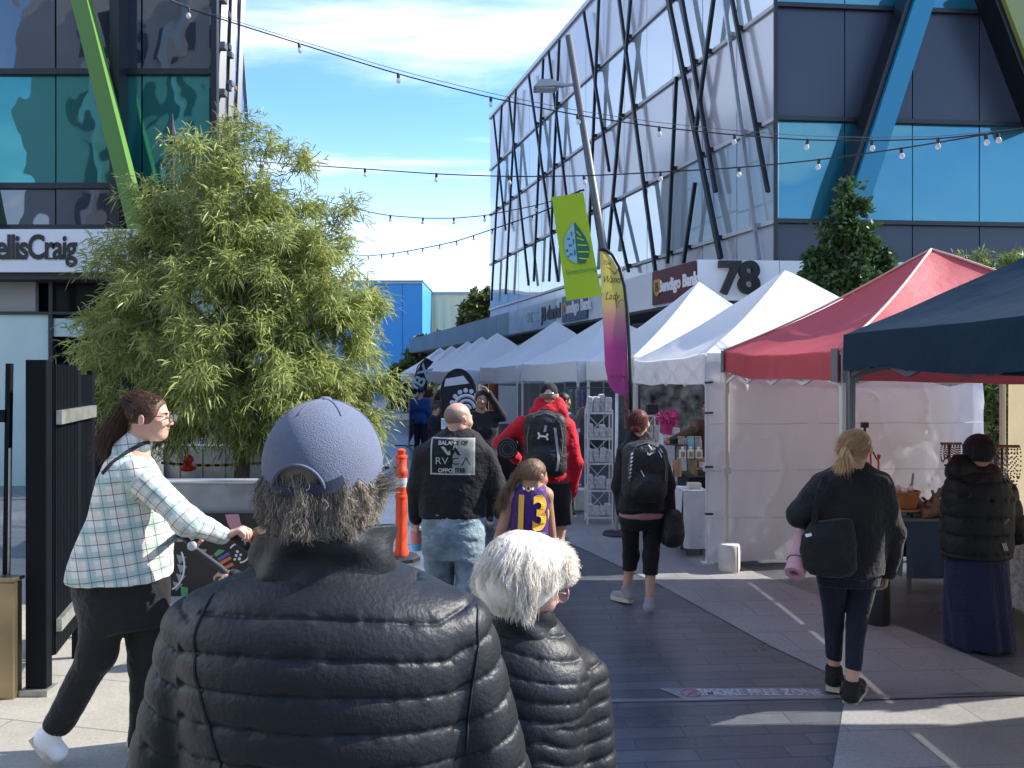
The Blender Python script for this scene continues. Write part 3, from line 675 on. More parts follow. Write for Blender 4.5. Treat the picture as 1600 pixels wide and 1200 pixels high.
def crown_tree(name, base, blobs, nclump, ntwig, nleaf, ln, wd, lm, label, r0=.06, group=None, droop=.3, trunk_top=None, bend=.0, segs=2, bias=(0, 0, -.3), clump_r=.3):
    """blobs: (centre, radii); clumps are spread over the blobs' shells and inside, leaves hang on twigs round each clump"""
    base = np.asarray(base, float); root = thing(name, base, label, 'tree' if 'tree' in name else 'shrub', group)
    C = []
    vol = np.array([np.prod(r) ** (2 / 3) for _, r in blobs]); vol /= vol.sum()
    for (c, r), f in zip(blobs, vol):
        k = max(3, int(nclump * f)); u = rng.normal(0, 1, (k, 3)); u /= np.linalg.norm(u, axis=1)[:, None]
        C.append(np.asarray(c) + u * np.asarray(r) * (rng.uniform(.18, 1.0, k) ** .5)[:, None])
    C = np.concatenate(C); cen = np.mean([c for c, _ in blobs], 0)
    T = np.repeat(C, ntwig, 0); outd = T - (cen - V3(0, 0, .4)); outd /= np.maximum(.2, np.linalg.norm(outd, axis=1))[:, None]
    td = outd * .8 + rng.normal(0, .6, T.shape); td /= np.linalg.norm(td, axis=1)[:, None]
    tl = rng.uniform(.5, 1.3, len(T)) * clump_r
    n = len(T) * nleaf; a = np.repeat(np.arange(len(T)), nleaf); s = rng.uniform(.05, 1, n)
    pts = T[a] + td[a] * (tl[a] * s)[:, None] + rng.normal(0, clump_r * .10, (n, 3)); pts[:, 2] -= .25 * tl[a] * s * s
    ld = td[a] * .7 + rng.normal(0, .65, (n, 3)) + np.asarray(bias)
    V, Fq = leaves(pts, ld, ln, wd, droop=droop, segs=segs)
    mesh_obj('crown', V, Fq, M[lm], root)
    mb = MB(); tt = np.asarray(trunk_top if trunk_top is not None else cen, float); mid = (base + tt) / 2 + V3(bend, 0, 0)
    mb.tube([base, base + (mid - base) * .5 + V3(bend * .5, 0, 0), mid, tt], [r0, r0 * .9, r0 * .75, r0 * .4], 10)
    sel = C[rng.choice(len(C), min(len(C), 46), replace=False)]
    for t in sel:
        b_ = base + (tt - base) * rng.uniform(.35, .95); limbs(mb, b_, [t], r0 * .35)
    mb.build('trunk', M['bark'], root, True)
    return root
# the tree in the galvanised planter (about 8.4 m away)
YT = 8.4
def bl(px, py, rx, rz, dy=0, ry=None):
    s = YT / F; return (P(px, py, YT + dy), (rx * s, (ry if ry else rx) * s, rz * s))
blobs = [bl(365, 225, 42, 52), bl(330, 262, 52, 44), bl(425, 290, 75, 65), bl(300, 350, 85, 70), bl(470, 360, 85, 75), bl(390, 380, 110, 90), bl(230, 420, 75, 62), bl(335, 470, 130, 85, -.2), bl(490, 465, 100, 85),
         bl(200, 500, 62, 58), bl(552, 520, 48, 70), bl(260, 560, 110, 75, -.1), bl(400, 570, 130, 85, -.3), bl(515, 590, 85, 70), bl(185, 590, 45, 60), bl(572, 610, 38, 50), bl(330, 640, 115, 45, -.1), bl(450, 640, 110, 48, -.1), bl(552, 650, 46, 26), bl(250, 655, 60, 38)]
blobs += [bl(390, 450, 120, 130), bl(380, 560, 140, 90), bl(480, 540, 80, 80)]
crown_tree('planter_tree', P(376, 752, YT) - V3(0, 0, .25), blobs, 560, 11, 16, .12, .0125, 'willow', 'large willow leaved tree growing in the long galvanised planter', .085, trunk_top=P(395, 330, YT), droop=.28, segs=3, clump_r=.27)
# small pyramidal tree behind the white tents
YF = 13.0
def bf(px, py, rx, rz): s = YF / F; return (P(px, py, YF), (rx * s, rx * s, rz * s))
crown_tree('street_tree', P(1320, 745, YF), [bf(1326, 305, 10, 26), bf(1326, 335, 24, 26), bf(1322, 368, 38, 30), bf(1318, 402, 50, 30), bf(1325, 432, 56, 26), bf(1290, 425, 32, 22), bf(1350, 410, 34, 24)], 190, 6, 9, .105, .055, 'ficus', 'small pyramid shaped glossy green tree behind the white tents', .05, trunk_top=P(1322, 350, YF), droop=.1, bias=(0, 0, 0), clump_r=.2)
# bamboo clumps behind the red tent
for (px, Y, top, lab) in ((1515, 12.2, 398, 'tall feathery bamboo behind the red tent peak'), (1600, 11.8, 395, 'tall feathery bamboo behind the navy canopy'), (1552, 10.6, 560, 'low feathery bamboo in the gap beside the white side wall')):
    zt_ = H - (top - CY) * Y / F; c0 = P(px, 592, Y); hh = zt_ - .9
    crown_tree('bamboo_shrub', (c0[0], Y, 0.02), [((c0[0], Y, .9 + hh * .5), (.42, .4, hh * .5)), ((c0[0] + .15, Y, .9 + hh * .75), (.3, .3, hh * .28)), ((c0[0] - .15, Y, .9 + hh * .3), (.34, .3, hh * .3)), ((c0[0] - .1, Y, zt_ - .35), (.42, .35, .32)), ((c0[0] + .45, Y, zt_ - .45), (.42, .35, .32))], 210, 6, 10, .16, .018, 'bamboo', lab, .02, 'bamboo behind the stalls', droop=.35, bias=(0, 0, .5), clump_r=.25)
# trees at the street end
for (px, py, Y, r, lab) in ((743, 497, 48, .8, 'round green tree against the cream warehouse'), (757, 474, 46, .75, 'small leafy tree top against the glass office corner'), (672, 548, 46, .9, 'yellowish bushy tree low in front of the blue warehouse wall'), (640, 590, 44, 1.0, 'dark bushy tree behind the farthest tents')):
    c0 = P(px, py, Y)
    crown_tree('distant_tree', (c0[0], Y, 0), [(c0, (r, r, r * .95)), (c0 + V3(-r * .6, 0, -r * .35), (r * .7, r * .7, r * .6)), (c0 + V3(r * .6, 0, -r * .5), (r * .75, r * .7, r * .6)), (c0 + V3(0, 0, -r), (r * .8, r * .8, r * .5))], 130, 5, 8, .34, .16, 'far', lab, .14, 'trees at the street end', droop=.1, bias=(0, 0, 0), clump_r=.5)
# ------------------------------------------------------------ market tents
M['canw'] = mat('white canopy fabric', (.88, .88, .89), .55, 0, .4, bump=(3.2, 1.0), trans=.30); M['canr'] = mat('red canopy fabric', (.54, .085, .095), .6, 0, .3, bump=(3.5, .9), trans=.16, var=(1.5, .1)); M['cann'] = mat('navy canopy fabric', (.004, .021, .042), .6, 0, .22, bump=(3, .9), trans=.05)
M['poleW'] = mat('white tent pole', (.72, .73, .74), .4, .1); M['poleG'] = mat('grey tent pole', (.12, .13, .14), .4, .4); M['poleC'] = mat('cream tent pole', (.62, .60, .52), .45)
M['trim'] = mat('grey webbing', (.16, .15, .15), .7); M['seam'] = mat('pale seam tape', (.62, .40, .33), .6)
def tent(cor, peak, val, cm, pm, label, group=None, legs=True, seam=None, patch=False, dip=.03, nfar=False, foot=.0, seed=1):
    """cor: near-left, near-right, far-right, far-left (x, y, eave z); peak (x, y, z)"""
    cor = [np.asarray(c, float) for c in cor]; pk = np.asarray(peak, float)
    base = (cor[0] + cor[2]) / 2; base[2] = 0
    root = thing('market_tent', base, label, 'market tent', group)
    mb = MB(); n = 10 if nfar else 26
    cen = sum(cor) / 4
    for i in range(4):
        A, Bq = cor[i], cor[(i + 1) % 4]; outw = unit(((A + Bq) / 2 - cen) * V3(1, 1, 0))
        def roof(u, t, A=A, Bq=Bq):
            p = (A + (Bq - A) * u) * (1 - t) + pk * t
            p = p.copy(); e = math.sin(math.pi * u)
            p[2] -= (.05 + .07 * e) * math.sin(math.pi * min(1, t * 1.05)) + dip * e * (1 - t) ** 3
            return p
        mb.grid(roof, n, n)
        def valf(u, t, A=A, Bq=Bq, o=outw, i=i):
            p = A + (Bq - A) * u; e = math.sin(math.pi * u)
            w = math.sin(u * 9 + i * 2 + seed) * .5 + math.sin(u * 23 + i + seed * 3) * .3
            p = p + o * (.012 + .022 * t * w * e)
            p[2] -= dip * e + t * (val - (.05 * (1 - e) * 0) + .02 * math.sin(u * 6 + i + seed) * e); return p
        mb.grid(lambda u, t: valf(u, t), n, 5)
    v = np.array(mb.v)
    v = v + (noise(v, 2.2, seed)[:, None] * V3(.02, .02, .03)) + noise(v, 7, seed + 5)[:, None] * V3(.008, .008, .006)
    mb.v = [tuple(x) for x in v]
    o = mb.build('canopy', M[cm], root, True); o.data.set_sharp_from_angle(angle=R(50))
    if seam:
        mb = MB()
        for c in cor:
            mb.tube([c * (1 - t) + pk * t - V3(0, 0, .045 * math.sin(math.pi * min(1, t * 1.05)) - .014) for t in np.linspace(0, 1, 12)], .011, 5)
        mb.build('ridge_seam', M[seam], root, True)
    if patch:
        mb = MB()
        for i in range(4):
            c = cor[i]
            for j in (1, -1):
                d = unit(cor[(i + j) % 4] - c); o_ = unit((c - cen) * V3(1, 1, 0)); nn = unit(o_ - d * np.dot(o_, d))
                mb.box(c + d * .045 + nn * .026 - V3(0, 0, val / 2), (.05, .004, val / 2 + .01), np.array([d, nn, V3(0, 0, 1)]))
        mb.build('corner_patch', M['trim'], root)
    if legs:
        for k, c in enumerate(cor):
            g = cen + (c - cen) * .985
            mb = MB(); mb.bar((g[0], g[1], .012), (g[0], g[1], 1.15), .034, .034, ch=.004); mb.bar((g[0], g[1], .95), (g[0], g[1], c[2] - .02), .044, .044, ch=.005)
            mb.box((g[0], g[1], .007), (.055, .055, .006)); mb.box((g[0], g[1], .98), (.036, .036, .03)); mb.build('leg', M[pm], root)
        for i in range(4):
            A, Bq = (cen + (c - cen) * .985 for c in (cor[i], cor[(i + 1) % 4])); mb = MB(); zt_ = min(A[2], Bq[2]) - .06; zb_ = zt_ - val - .10
            for (u0, z0, u1, z1) in ((.01, zt_, .25, zb_ + .14), (.01, zb_ + .14, .25, zt_), (.25, zb_ + .14, .5, zt_), (.25, zt_, .5, zb_ + .14), (.5, zt_, .75, zb_ + .14), (.5, zb_ + .14, .75, zt_), (.75, zb_ + .14, .99, zt_), (.75, zt_, .99, zb_ + .14)):
                a = A + (Bq - A) * u0; b = A + (Bq - A) * u1; a[2] = z0; b[2] = z1; mb.bar(a, b, .022, .03)
            mb.build('truss', M['poleW' if pm != 'poleG' else pm], root)
    return root
# navy canopy nearest, then red, then the white row
tNavy = tent([(2.07, 1.95, 2.16), (4.95, 1.95, 2.16), (4.95, 4.74, 2.16), (2.06, 4.74, 2.18)], (3.5, 3.35, 3.08), .215, 'cann', 'poleG', 'navy blue pop up canopy nearest the viewer', 'market tents', seed=2, dip=.015)
tRed = tent([(2.12, 4.94, 2.085), (4.93, 4.98, 2.10), (4.99, 7.80, 2.15), (2.14, 7.76, 2.175)], (3.44, 6.3, 2.95), .20, 'canr', 'poleC', 'red pop up canopy with grey corner patches over a stall', 'market tents', seam='seam', patch=True, seed=3)
mb = MB(); c = P(1295, 571, 5.18); mb.box(c - V3(.02, 0, 0), (.004, .07, .03)); mb.build('label', mat('tent label', (.62, .42, .25), .6, var=(60, .6)), tRed)
d1 = V3(-.09, .996, 0); n1 = V3(.996, .09, 0); A1 = V3(1.99, 7.88, 0)
def sq(A, d, n, w, l, z): return [(*(A)[:2], z), (*(A + n * w)[:2], z), (*(A + n * w + d * l)[:2], z), (*(A + d * l)[:2], z)]
t1 = tent(sq(A1, d1, n1, 3, 2.95, 2.16), (3.38, 9.5, 3.24), .31, 'canw', 'poleW', 'white canopy with white side wall behind the red canopy', 'market tents', seed=4)
d2 = V3(-.13, .991, 0); n2 = V3(.991, .13, 0); A2 = A1 + d1 * 3.0
t2 = tent(sq(A2, d2, n2, 3, 2.9, 2.22), (3.02, 12.4, 3.46), .33, 'canw', 'poleW', 'white canopy beside the yellow and purple feather flag, second white tent', 'market tents', seed=5)
A3 = V3(1.17, 13.75, 0)
t3 = tent(sq(A3, SD, SN, 3, 3.2, 2.22), (2.0, 15.9, 3.22), .36, 'canw', 'poleW', 'white canopy partly behind the feather flag, third white tent', 'market tents', seed=6)
p4 = V3(1.07, 18.9, 3.32); A4 = p4 * V3(1, 1, 0) - SD * 1.5 - SN * 1.5
t4 = tent(sq(A4, SD, SN, 3, 3, 2.2), p4, .36, 'canw', 'poleW', 'white canopy with a sharp peak just below the violet bank sign', 'market tents', seed=7)
for k, (px, py, lab) in enumerate(((777, 520, 'white canopy in the row, next beyond the one below the violet bank sign'), (753, 526, 'white canopy far along the row, right behind the arched flag'), (731, 533, 'white canopy far along the row, left of the arched flag'), (706, 540, 'white canopy second from the far end of the row'), (688, 543, 'white canopy at the far end of the row'))):
    t_ = copy_tree(t4); dY = 3.02 * (k + 1); Y = 18.9 + dY; t_['label'] = lab
    X = (px - CX) / F * Y; zsc = (H + (592 - py) * Y / F) / 3.32
    t_.location = (t4.location[0] + X - p4[0], t4.location[1] + dY, 0); t_.scale = (1, 1, min(1.04, max(.96, zsc)))
sm = V3((1000 - CX) / F * 20.3, 20.3, 0)
tent(sq(sm - SD * .8 - SN * .7, SD, SN, 1.4, 1.6, 2.6), (sm[0], sm[1], 3.58), .3, 'canw', 'poleW', 'narrow white canopy tip seen right of the feather flag', 'market tents', seed=9)
# white side wall on the near side of the first white tent
wall = MB(); w0 = A1 - d1 * .03; 
def wf(u, t):
    p = w0 + n1 * (u * 3.0 + .01); z = 1.92 * (1 - t) + .02
    p = p - d1 * (.02 * math.sin(u * 5 + 1) * (1 - t) + .03 * math.exp(-((u - .35 - .25 * t) / .05) ** 2) * t * .7 + .025 * math.exp(-((u - .45 + .3 * t) / .04) ** 2) * (1 - t) + .02 * math.sin(u * 17 + t * 6) * (.3 + t))
    p = p.copy(); p[2] = z + .02 * math.sin(u * 4) * t; return p
wall.grid(wf, 90, 60); v = np.array(wall.v); v = v + (fbm(v * V3(1, 1, .6), 2.6, 4, 3) * .05 + .05 * np.exp(-np.abs(fbm(v * V3(1, 1, .8), 1.9, 3, 11)) / .035) - .025 * np.exp(-np.abs(fbm(v * V3(1.2, 1, .6), 2.7, 2, 21)) / .03))[:, None] * -d1 * .55; wall.v = [tuple(x) for x in v]
wall.build('side_wall', mat('white side wall', (.86, .86, .88), .6, bump=(6, .6), trans=.3), t1, True)
mb = MB()
for k in range(1, 4): 
    z = 1.92 * k / 4; mb.tube([w0 - d1 * .03 + n1 * u + V3(0, 0, z + .004 * math.sin(u * 7)) for u in np.linspace(.02, 2.98, 30)], .004, 4)
mb.build('fold_line', mat('fold line', (.62, .61, .63), .7), t1)
mb = MB()
for z in (.52, 1.0, 1.55, 1.86): mb.bar(w0 - n1 * .02 + V3(0, 0, z), w0 + n1 * .045 - d1 * .05 + V3(0, 0, z + .006), .022, .02)
mb.build('velcro_tie', M['black'], t1)
# white weight at the red tent's leg, black bucket behind
M['whitep'] = mat('white plastic', (.62, .62, .61), .45, var=(12, .12)); M['blackp'] = mat('black plastic', (.018, .018, .022), .5)
def bag(c, r, h, m_, lab, strap=True):
    root = thing('tent_weight', c, lab, 'tent weight', 'weights on the tent legs'); mb = MB(); mb.lathe(c, [(r * .92, .005), (r * .99, .03), (r, h * .5), (r * .97, h - .02), (r * .88, h), (.03, h + .004)], 24); mb.build('body', m_, root, True, angle=40)
    if strap: mb = MB(); mb.box(V3(*c) + V3(.05, -r * .99, h / 2), (.004, .006, h / 2 - .01)); mb.build('strap', M['trim'], root)
    return root
g = G(1127, 888); bag((2.15, 7.60, 0), .105, .27, M['whitep'], 'round white weight round the cream leg of the red canopy'); bag((*G(1369, 974)[:2], 0), .10, .42, M['blackp'], 'black cylinder bin standing behind the blonde person', False)

# ------------------------------------------------------------ feather flags and banner
def grad_mat(name, z0, z1, c0, c1, c2):
    m = mat(name, c0, .6, trans=.3); t = m.node_tree; b = t.nodes['Principled BSDF']
    tc = t.nodes.new('ShaderNodeTexCoord'); sp_ = t.nodes.new('ShaderNodeSeparateXYZ'); t.links.new(tc.outputs['Object'], sp_.inputs[0])
    r = t.nodes.new('ShaderNodeMapRange'); r.inputs[1].default_value = z0; r.inputs[2].default_value = z1; t.links.new(sp_.outputs[2], r.inputs[0])
    cr_ = t.nodes.new('ShaderNodeValToRGB'); cr_.color_ramp.elements[0].color = (*c0, 1); cr_.color_ramp.elements[1].color = (*c2, 1); e = cr_.color_ramp.elements.new(.5); e.color = (*c1, 1)
    t.links.new(r.outputs[0], cr_.inputs[0]); t.links.new(cr_.outputs[0], b.inputs['Base Color'])
    for n_ in t.nodes:
        if n_.type == 'BSDF_TRANSLUCENT': t.links.new(cr_.outputs[0], n_.inputs[0])
    return m
def flag_cloth(left, right, Y, amp=.02, n=40):
    """left and right outlines as (px, py) polylines from top to bottom"""
    left = np.array(left, float); right = np.array(right, float)
    def at(pl, py): return np.interp(py, pl[:, 1], pl[:, 0])
    y0, y1 = min(left[0, 1], right[0, 1]), max(left[-1, 1], right[-1, 1])
    mb = MB()
    def fn(u, t):
        py = y0 + (y1 - y0) * t; a, b = at(left, py), at(right, py); p = P(a + (b - a) * u, py, Y)
        p[1] += amp * math.sin(u * 4 + t * 5) + amp * .5 * math.sin(t * 17 + u * 2); return p
    mb.grid(fn, 10, n); return mb
YF_ = 9.35
wl = thing('feather_flag', G(963, 836), 'yellow to purple feather flag with handwriting on a white pole', 'feather flag', 'feather flags')
lf = [(937, 392), (940, 450), (943, 520), (945, 570), (950, 598), (958, 613), (972, 619), (980, 620)]; rg = [(939, 392), (948, 396), (957, 405), (966, 424), (973, 450), (977, 485), (980, 540), (982, 600), (981, 620)]
zt0, zt1 = P(0, 620, YF_)[2], P(0, 390, YF_)[2]
fo = flag_cloth(lf, rg, YF_, .012).build('flag', grad_mat('dyed flag', zt0, zt1, (.42, .055, .22), (.52, .22, .24), (.72, .62, .14)), wl, True)
fm = fo.data.materials[0]
for n_ in fm.node_tree.nodes:
    if n_.type == 'VALTORGB':
        n_.color_ramp.elements[0].position = .33; n_.color_ramp.elements[1].position = .52; n_.color_ramp.elements[2].position = .70
mb = MB(); sl_ = [P(x, y, YF_) for x, y in ((936, 389), (946, 390), (957, 398), (968, 418), (976, 448), (980, 485), (983, 540), (985, 600), (985, 640))]
mb.tube(sl_, [.022] * 9, 8); mb.build('sleeve', M['black'], wl, True)
mb = MB(); b0 = G(963, 836); mb.tube([b0, P(963, 700, YF_ + .05), P(964, 612, YF_ + .06)], .020, 10); mb.build('pole', M['poleW'], wl, True)
mb = MB(); mb.lathe(b0, [(.17, 0), (.17, .02), (.15, .04), (.03, .05)], 24); mb.build('base', M['blackp'], wl)
M['ink'] = mat('dark ink', (.035, .022, .012), .6)
for (s_, px, py, sz, sh) in (('The', 948, 411, .08, .3), ('Wand', 955, 437, .125, .35), ('Lady', 956, 463, .13, .35), ('Sue d. Owl', 964, 588, .058, .25)):
    mb = MB(); text(mb, s_, P(px, py, YF_ - .03), V3(1, 0, 0), V3(.02, 0, 1), sz, shear=sh, sx=.72 if sz > .1 else .8); mb.build('lettering', M['ink'], wl)
mb = MB()
mb.tube([P(x, y, YF_ - .03) for x, y in ((948, 418), (955, 421), (960, 429), (966, 420), (962, 428), (958, 424))], .004, 4); mb.build('flourish', M['ink'], wl); mb = MB(); mb.tube([P(x, y, YF_ - .03) for x, y in ((962, 466), (964, 482), (968, 470), (974, 468))], .004, 4)
mb.build('flourish', M['ink'], wl)
# lamp post with green banner
YP = 14.0
lp = thing('lamp_post', G(1003, 592 + H * F / YP), 'leaning grey lamp post with a flat lamp head high up', 'lamp post')
M['postg'] = mat('grey post paint', (.11, .112, .115), .5, .3); M['lamp'] = mat('lamp housing', (.36, .38, .39), .4, .3); M['bulbglass'] = mat('clear lamp glass', (.70, .72, .70), .06, 0, .8, alpha=.65)
p0 = G(1003, 592 + H * F / YP); p1 = P(888, 56, YP); mb = MB(); mb.tube([p0, p0 + (p1 - p0) * .5, p1], [.09, .08, .058], 14); mb.build('pole', M['postg'], lp, True)
mb = MB(); a = P(897, 132, YP); mb.tube([a, P(880, 134, YP)], .03, 8); mb.box(P(876, 133, YP), (.07, .05, .035), ch=.01); mb.build('arm', M['lamp'], lp)
hd = P(854, 135, YP); mb = MB()
mb.prism([hd + V3(x, -.16, z) for x, z in ((-.24, -.06), (.20, -.04), (.22, .03), (.05, .08), (-.12, .07))], (0, 1, 0), .32); mb.build('lamp_head', M['lamp'], lp)
mb = MB(); mb.box(hd + V3(-.03, 0, -.065), (.17, .12, .012)); mb.build('lens', M['bulbglass'], lp)
mb = MB(); mb.tube([P(913, 297, YP), P(906, 298, YP), P(900, 303, YP)], .02, 6); mb.tube([P(940, 462, YP), P(946, 460, YP)], .015, 6); mb.build('banner_arm', M['frame'], lp)
bn_ = thing('banner', P(900, 470, YP - .08), 'lime green banner with a leaf emblem hanging on the lamp post', 'banner')
mb = MB()
def bf2(u, t):
    tl, tr, bl_, br_ = (862, 308), (911, 300), (885, 470), (940, 462)
    x = (tl[0] * (1 - u) + tr[0] * u) * (1 - t) + (bl_[0] * (1 - u) + br_[0] * u) * t; y = (tl[1] * (1 - u) + tr[1] * u) * (1 - t) + (bl_[1] * (1 - u) + br_[1] * u) * t
    p = P(x, y, YP - .1); p[1] += .02 * math.sin(t * 8 + u * 3); return p
mb.grid(bf2, 8, 24); bo = mb.build('cloth', mat('lime banner', (.42, .56, .018), .55, trans=.3), bn_, True)
def BP(x, y, o=.03): p = P(x, y, YP - .1); p[1] -= o; return p
M['lgreen'] = mat('leaf green ink', (.015, .12, .06), .6); M['lblue'] = mat('pale blue ink', (.22, .42, .48), .6); M['dblue'] = mat('deep blue ink', (.02, .12, .25), .6); M['limeink'] = mat('lime ink', (.42, .56, .018), .6)
mb = MB(); mb.prism([BP(x, y) for x, y in ((897, 347), (903, 412), (914, 412), (920, 402), (921, 388), (915, 372), (906, 358))], (0, -1, 0), .004); mb.build('leaf_emblem', M['lgreen'], bn_)
mb = MB()
for (a, b) in (((900, 362), (907, 362)), ((901, 372), (912, 369)), ((902, 383), (917, 377)), ((903, 394), (920, 387)), ((904, 404), (920, 398))):
    mb.bar(BP(*a, .037), BP(b[0], b[1] + 7, .037), .02, .003, up=(0, 1, 0))
mb.build('leaf_vein', M['limeink'], bn_)
mb = MB(); mb.prism([BP(x, y) for x, y in ((896, 347), (902, 412), (895, 410), (886, 403), (882, 390), (881, 375), (887, 362))], (0, -1, 0), .004); mb.build('town_emblem', M['lblue'], bn_)
mb = MB()
for (x, y, w, h_) in ((888, 374, 4, 3), (891, 384, 5, 3), (886, 392, 3, 4), (893, 366, 2, 6), (896, 378, 2, 8), (892, 398, 5, 3), (898, 395, 2, 9), (888, 401, 3, 2)):
    c = BP(x, y, .037); mb.box(c, (w * .0117 * .5, .003, h_ * .0117 * .5))
mb.build('town_detail', M['dblue'], bn_)
mb = MB(); text(mb, 'Greensborough', BP(910, 423), unit(BP(935, 420) - BP(885, 427)), (-.15, 0, 1), .115, sx=.82); mb.build('lettering', M['lgreen'], bn_)
# navy feather flag far down the row
YU = 21.9
ub = thing('feather_flag', G(639, 697), 'tall black feather flag with letters UBX near the far tents', 'feather flag', 'feather flags')
lf = [(664, 560), (655, 572), (648, 590), (644, 612), (641, 640), (640, 668), (639, 688)]; rg = [(668, 560), (677, 564), (678, 568), (668, 574), (668, 600), (665, 625), (656, 650), (648, 675), (641, 690)]
M['navyflag'] = mat('black blue flag', (.006, .008, .016), .6)
flag_cloth(lf, rg, YU, .02, 24).build('flag', M['navyflag'], ub, True)
mb = MB(); mb.tube([G(639, 697), P(640, 660, YU), P(643, 610, YU), P(653, 572, YU), P(666, 559, YU)], .02, 6); mb.build('pole', M['poleG'], ub)
mb = MB()
g = G(639, 697); mb.bar(g + V3(-.4, 0, .02), g + V3(.4, 0, .02), .05, .03); mb.bar(g + V3(0, -.4, .02), g + V3(0, .4, .02), .05, .03); mb.build('base', M['poleG'], ub)
mb = MB(); text(mb, 'UBX', P(656, 596, YU - .06), V3(.50, 0, .86), V3(-.86, 0, .50), .46, bold=.012, sx=1.1); mb.build('lettering', M['palesign'], ub)
M['palesign2'] = mat('white flag ink', (.62, .63, .66), .6)
# arched flag
YA = 15.5
ar = thing('arched_flag', P(716, 592 + H * F / YA, YA), 'dark arched flag with pale arcs and dots behind the bald person', 'arched flag', 'feather flags')
t_ = np.linspace(0, math.pi, 25); ol = [P(716 + 27 * math.cos(a), 618 - 40 * math.sin(a), YA) for a in t_] + [P(690, 690, YA), P(742, 690, YA)]
mb = MB(); mb.prism(ol, (0, 1, 0), .012); mb.build('flag', M['navyflag'], ar)
mb = MB(); mb.prism([P(x, y, YA - .006) for x, y in ((694, 604), (696, 592), (724, 587), (733, 599))], (0, -1, 0), .006); mb.build('panel', M['palesign2'], ar)
mb = MB(); text(mb, 'market day', P(712, 595.5, YA - .014), V3(1, 0, .16), V3(0, 0, 1), .10) if 0 else None
mb = MB(); cx_, cy_ = 729, 640
for r_ in (20, 13, 6): mb.tube([P(cx_ + r_ * math.cos(a), cy_ - r_ * 1.1 * math.sin(a), YA - .014) for a in np.linspace(.15, math.pi, 14)], .035, 5)
for a in np.linspace(.5, math.pi, 8): mb.ball(P(cx_ + 27 * math.cos(a) * .9, cy_ - 30 * math.sin(a), YA - .012), (.05, .006, .05), 8)
mb.build('arc_pattern', M['palesign2'], ar)
mb = MB(); mb.tube([P(690, 592 + H * F / YA, YA), P(690, 618, YA)] + [P(716 + 27.5 * math.cos(a), 618 - 41 * math.sin(a), YA) for a in t_[::-1]], .02, 6); mb.build('pole', M['black'], ar)

# ------------------------------------------------------------ galvanised planter
M['galv'] = mat('galvanised steel', (.30, .32, .33), .42, .55, var=(3.5, .28), rv=(5, .12)); M['soil'] = mat('dark soil', (.035, .03, .025), .9, bump=(20, 1)); M['rim'] = mat('galvanised rim', (.50, .52, .53), .35, .6, var=(4, .15))
zr = 1.0; fl, fr = P(160, 752, (H - zr) * F / 160), P(566, 752, (H - zr) * F / 160)
Yb = (H - zr) * F / 104; bl2, br2 = P(255, 696, Yb), P(560, 696, Yb)
br2 = fr + (bl2 - fl)
pl = thing('planter', (fl + br2) / 2 * V3(1, 1, 0), 'long galvanised steel planter holding the willow leaved tree', 'planter')
def wallq(a, b, name):
    n_ = unit(np.cross(b - a, (0, 0, 1))); mb = MB(); mb.prism([V3(a[0], a[1], .02), V3(b[0], b[1], .02), V3(b[0], b[1], zr - .02), V3(a[0], a[1], zr - .02)], n_, .02); mb.build(name, M['galv'], pl)
wallq(fr, fl, 'side'); wallq(fl, bl2, 'side'); wallq(bl2, br2, 'side'); wallq(br2, fr, 'side')
mb = MB(); q = [fl, fr, br2, bl2]
for i in range(4): mb.tube([q[i], q[(i + 1) % 4]], .026, 8)
mb.build('rim', M['rim'], pl, True)
mb = MB(); mb.prism([V3(p[0], p[1], .5) + (sum(q) / 4 - p) * V3(.02, .02, 0) for p in q], (0, 0, 1), .05); mb.build('soil', M['soil'], pl)
mb = MB()
for u in np.linspace(.1, .9, 7):
    p = bl2 + (br2 - bl2) * u; mb.bar((p[0], p[1] - .03, .5), (p[0], p[1] - .03, .97), .02, .02)
mb.build('rib', M['galv'], pl)
# black poster with dot and triangle bands hung on the planter front
Yp = (H - zr) * F / 160 - .05
po = thing('poster', P(330, 990, Yp) * V3(1, 1, 0) + V3(0, 0, .05), 'black poster with triangle bands and colour stripes on the planter front', 'poster')
M['posterb'] = mat('black poster', (.016, .014, .014), .5); M['pgrey'] = mat('grey print', (.30, .30, .29), .6); M['pgreen'] = mat('green print', (.10, .30, .13), .6); M['ppink'] = mat('pink print', (.48, .22, .26), .6); M['porange'] = mat('orange print', (.55, .16, .07), .6); M['pblue'] = mat('violet print', (.09, .10, .30), .6); M['pwhite'] = mat('white print', (.68, .68, .66), .6)
mb = MB(); mb.prism([P(x, y, Yp) for x, y in ((170, 802), (558, 802), (558, 965), (170, 965))], (0, 1, 0), .01); mb.build('board', M['posterb'], po)
def pr(name, polys, m_):
    mb = MB()
    for pl_ in polys: mb.prism([P(x, y, Yp - .003) for x, y in pl_], (0, -1, 0), .003)
    mb.build(name, M[m_], po)
tri = []
for k in range(6):
    x, y = 294 + k * 9.5, 838 + k * 9.8; tri.append([(x, y), (x + 11, y + 1), (x + 3, y + 11)])
for k in range(4):
    a = .35 - k * .38; x, y = 262 + 23 * math.cos(a), 886 - 40 * math.sin(a) ; tri.append([(x - 8, y - 6), (x + 8, y - 2), (x - 3, y + 9)])
pr('triangle_band', tri, 'pgrey')
pr('stripe', [[(340, 872), (357, 862), (360, 866), (342, 877)]], 'pblue'); pr('stripe', [[(341, 879), (360, 869), (362, 873), (344, 884)]], 'porange'); pr('stripe', [[(346, 887), (363, 879), (366, 883), (348, 892)]], 'porange')
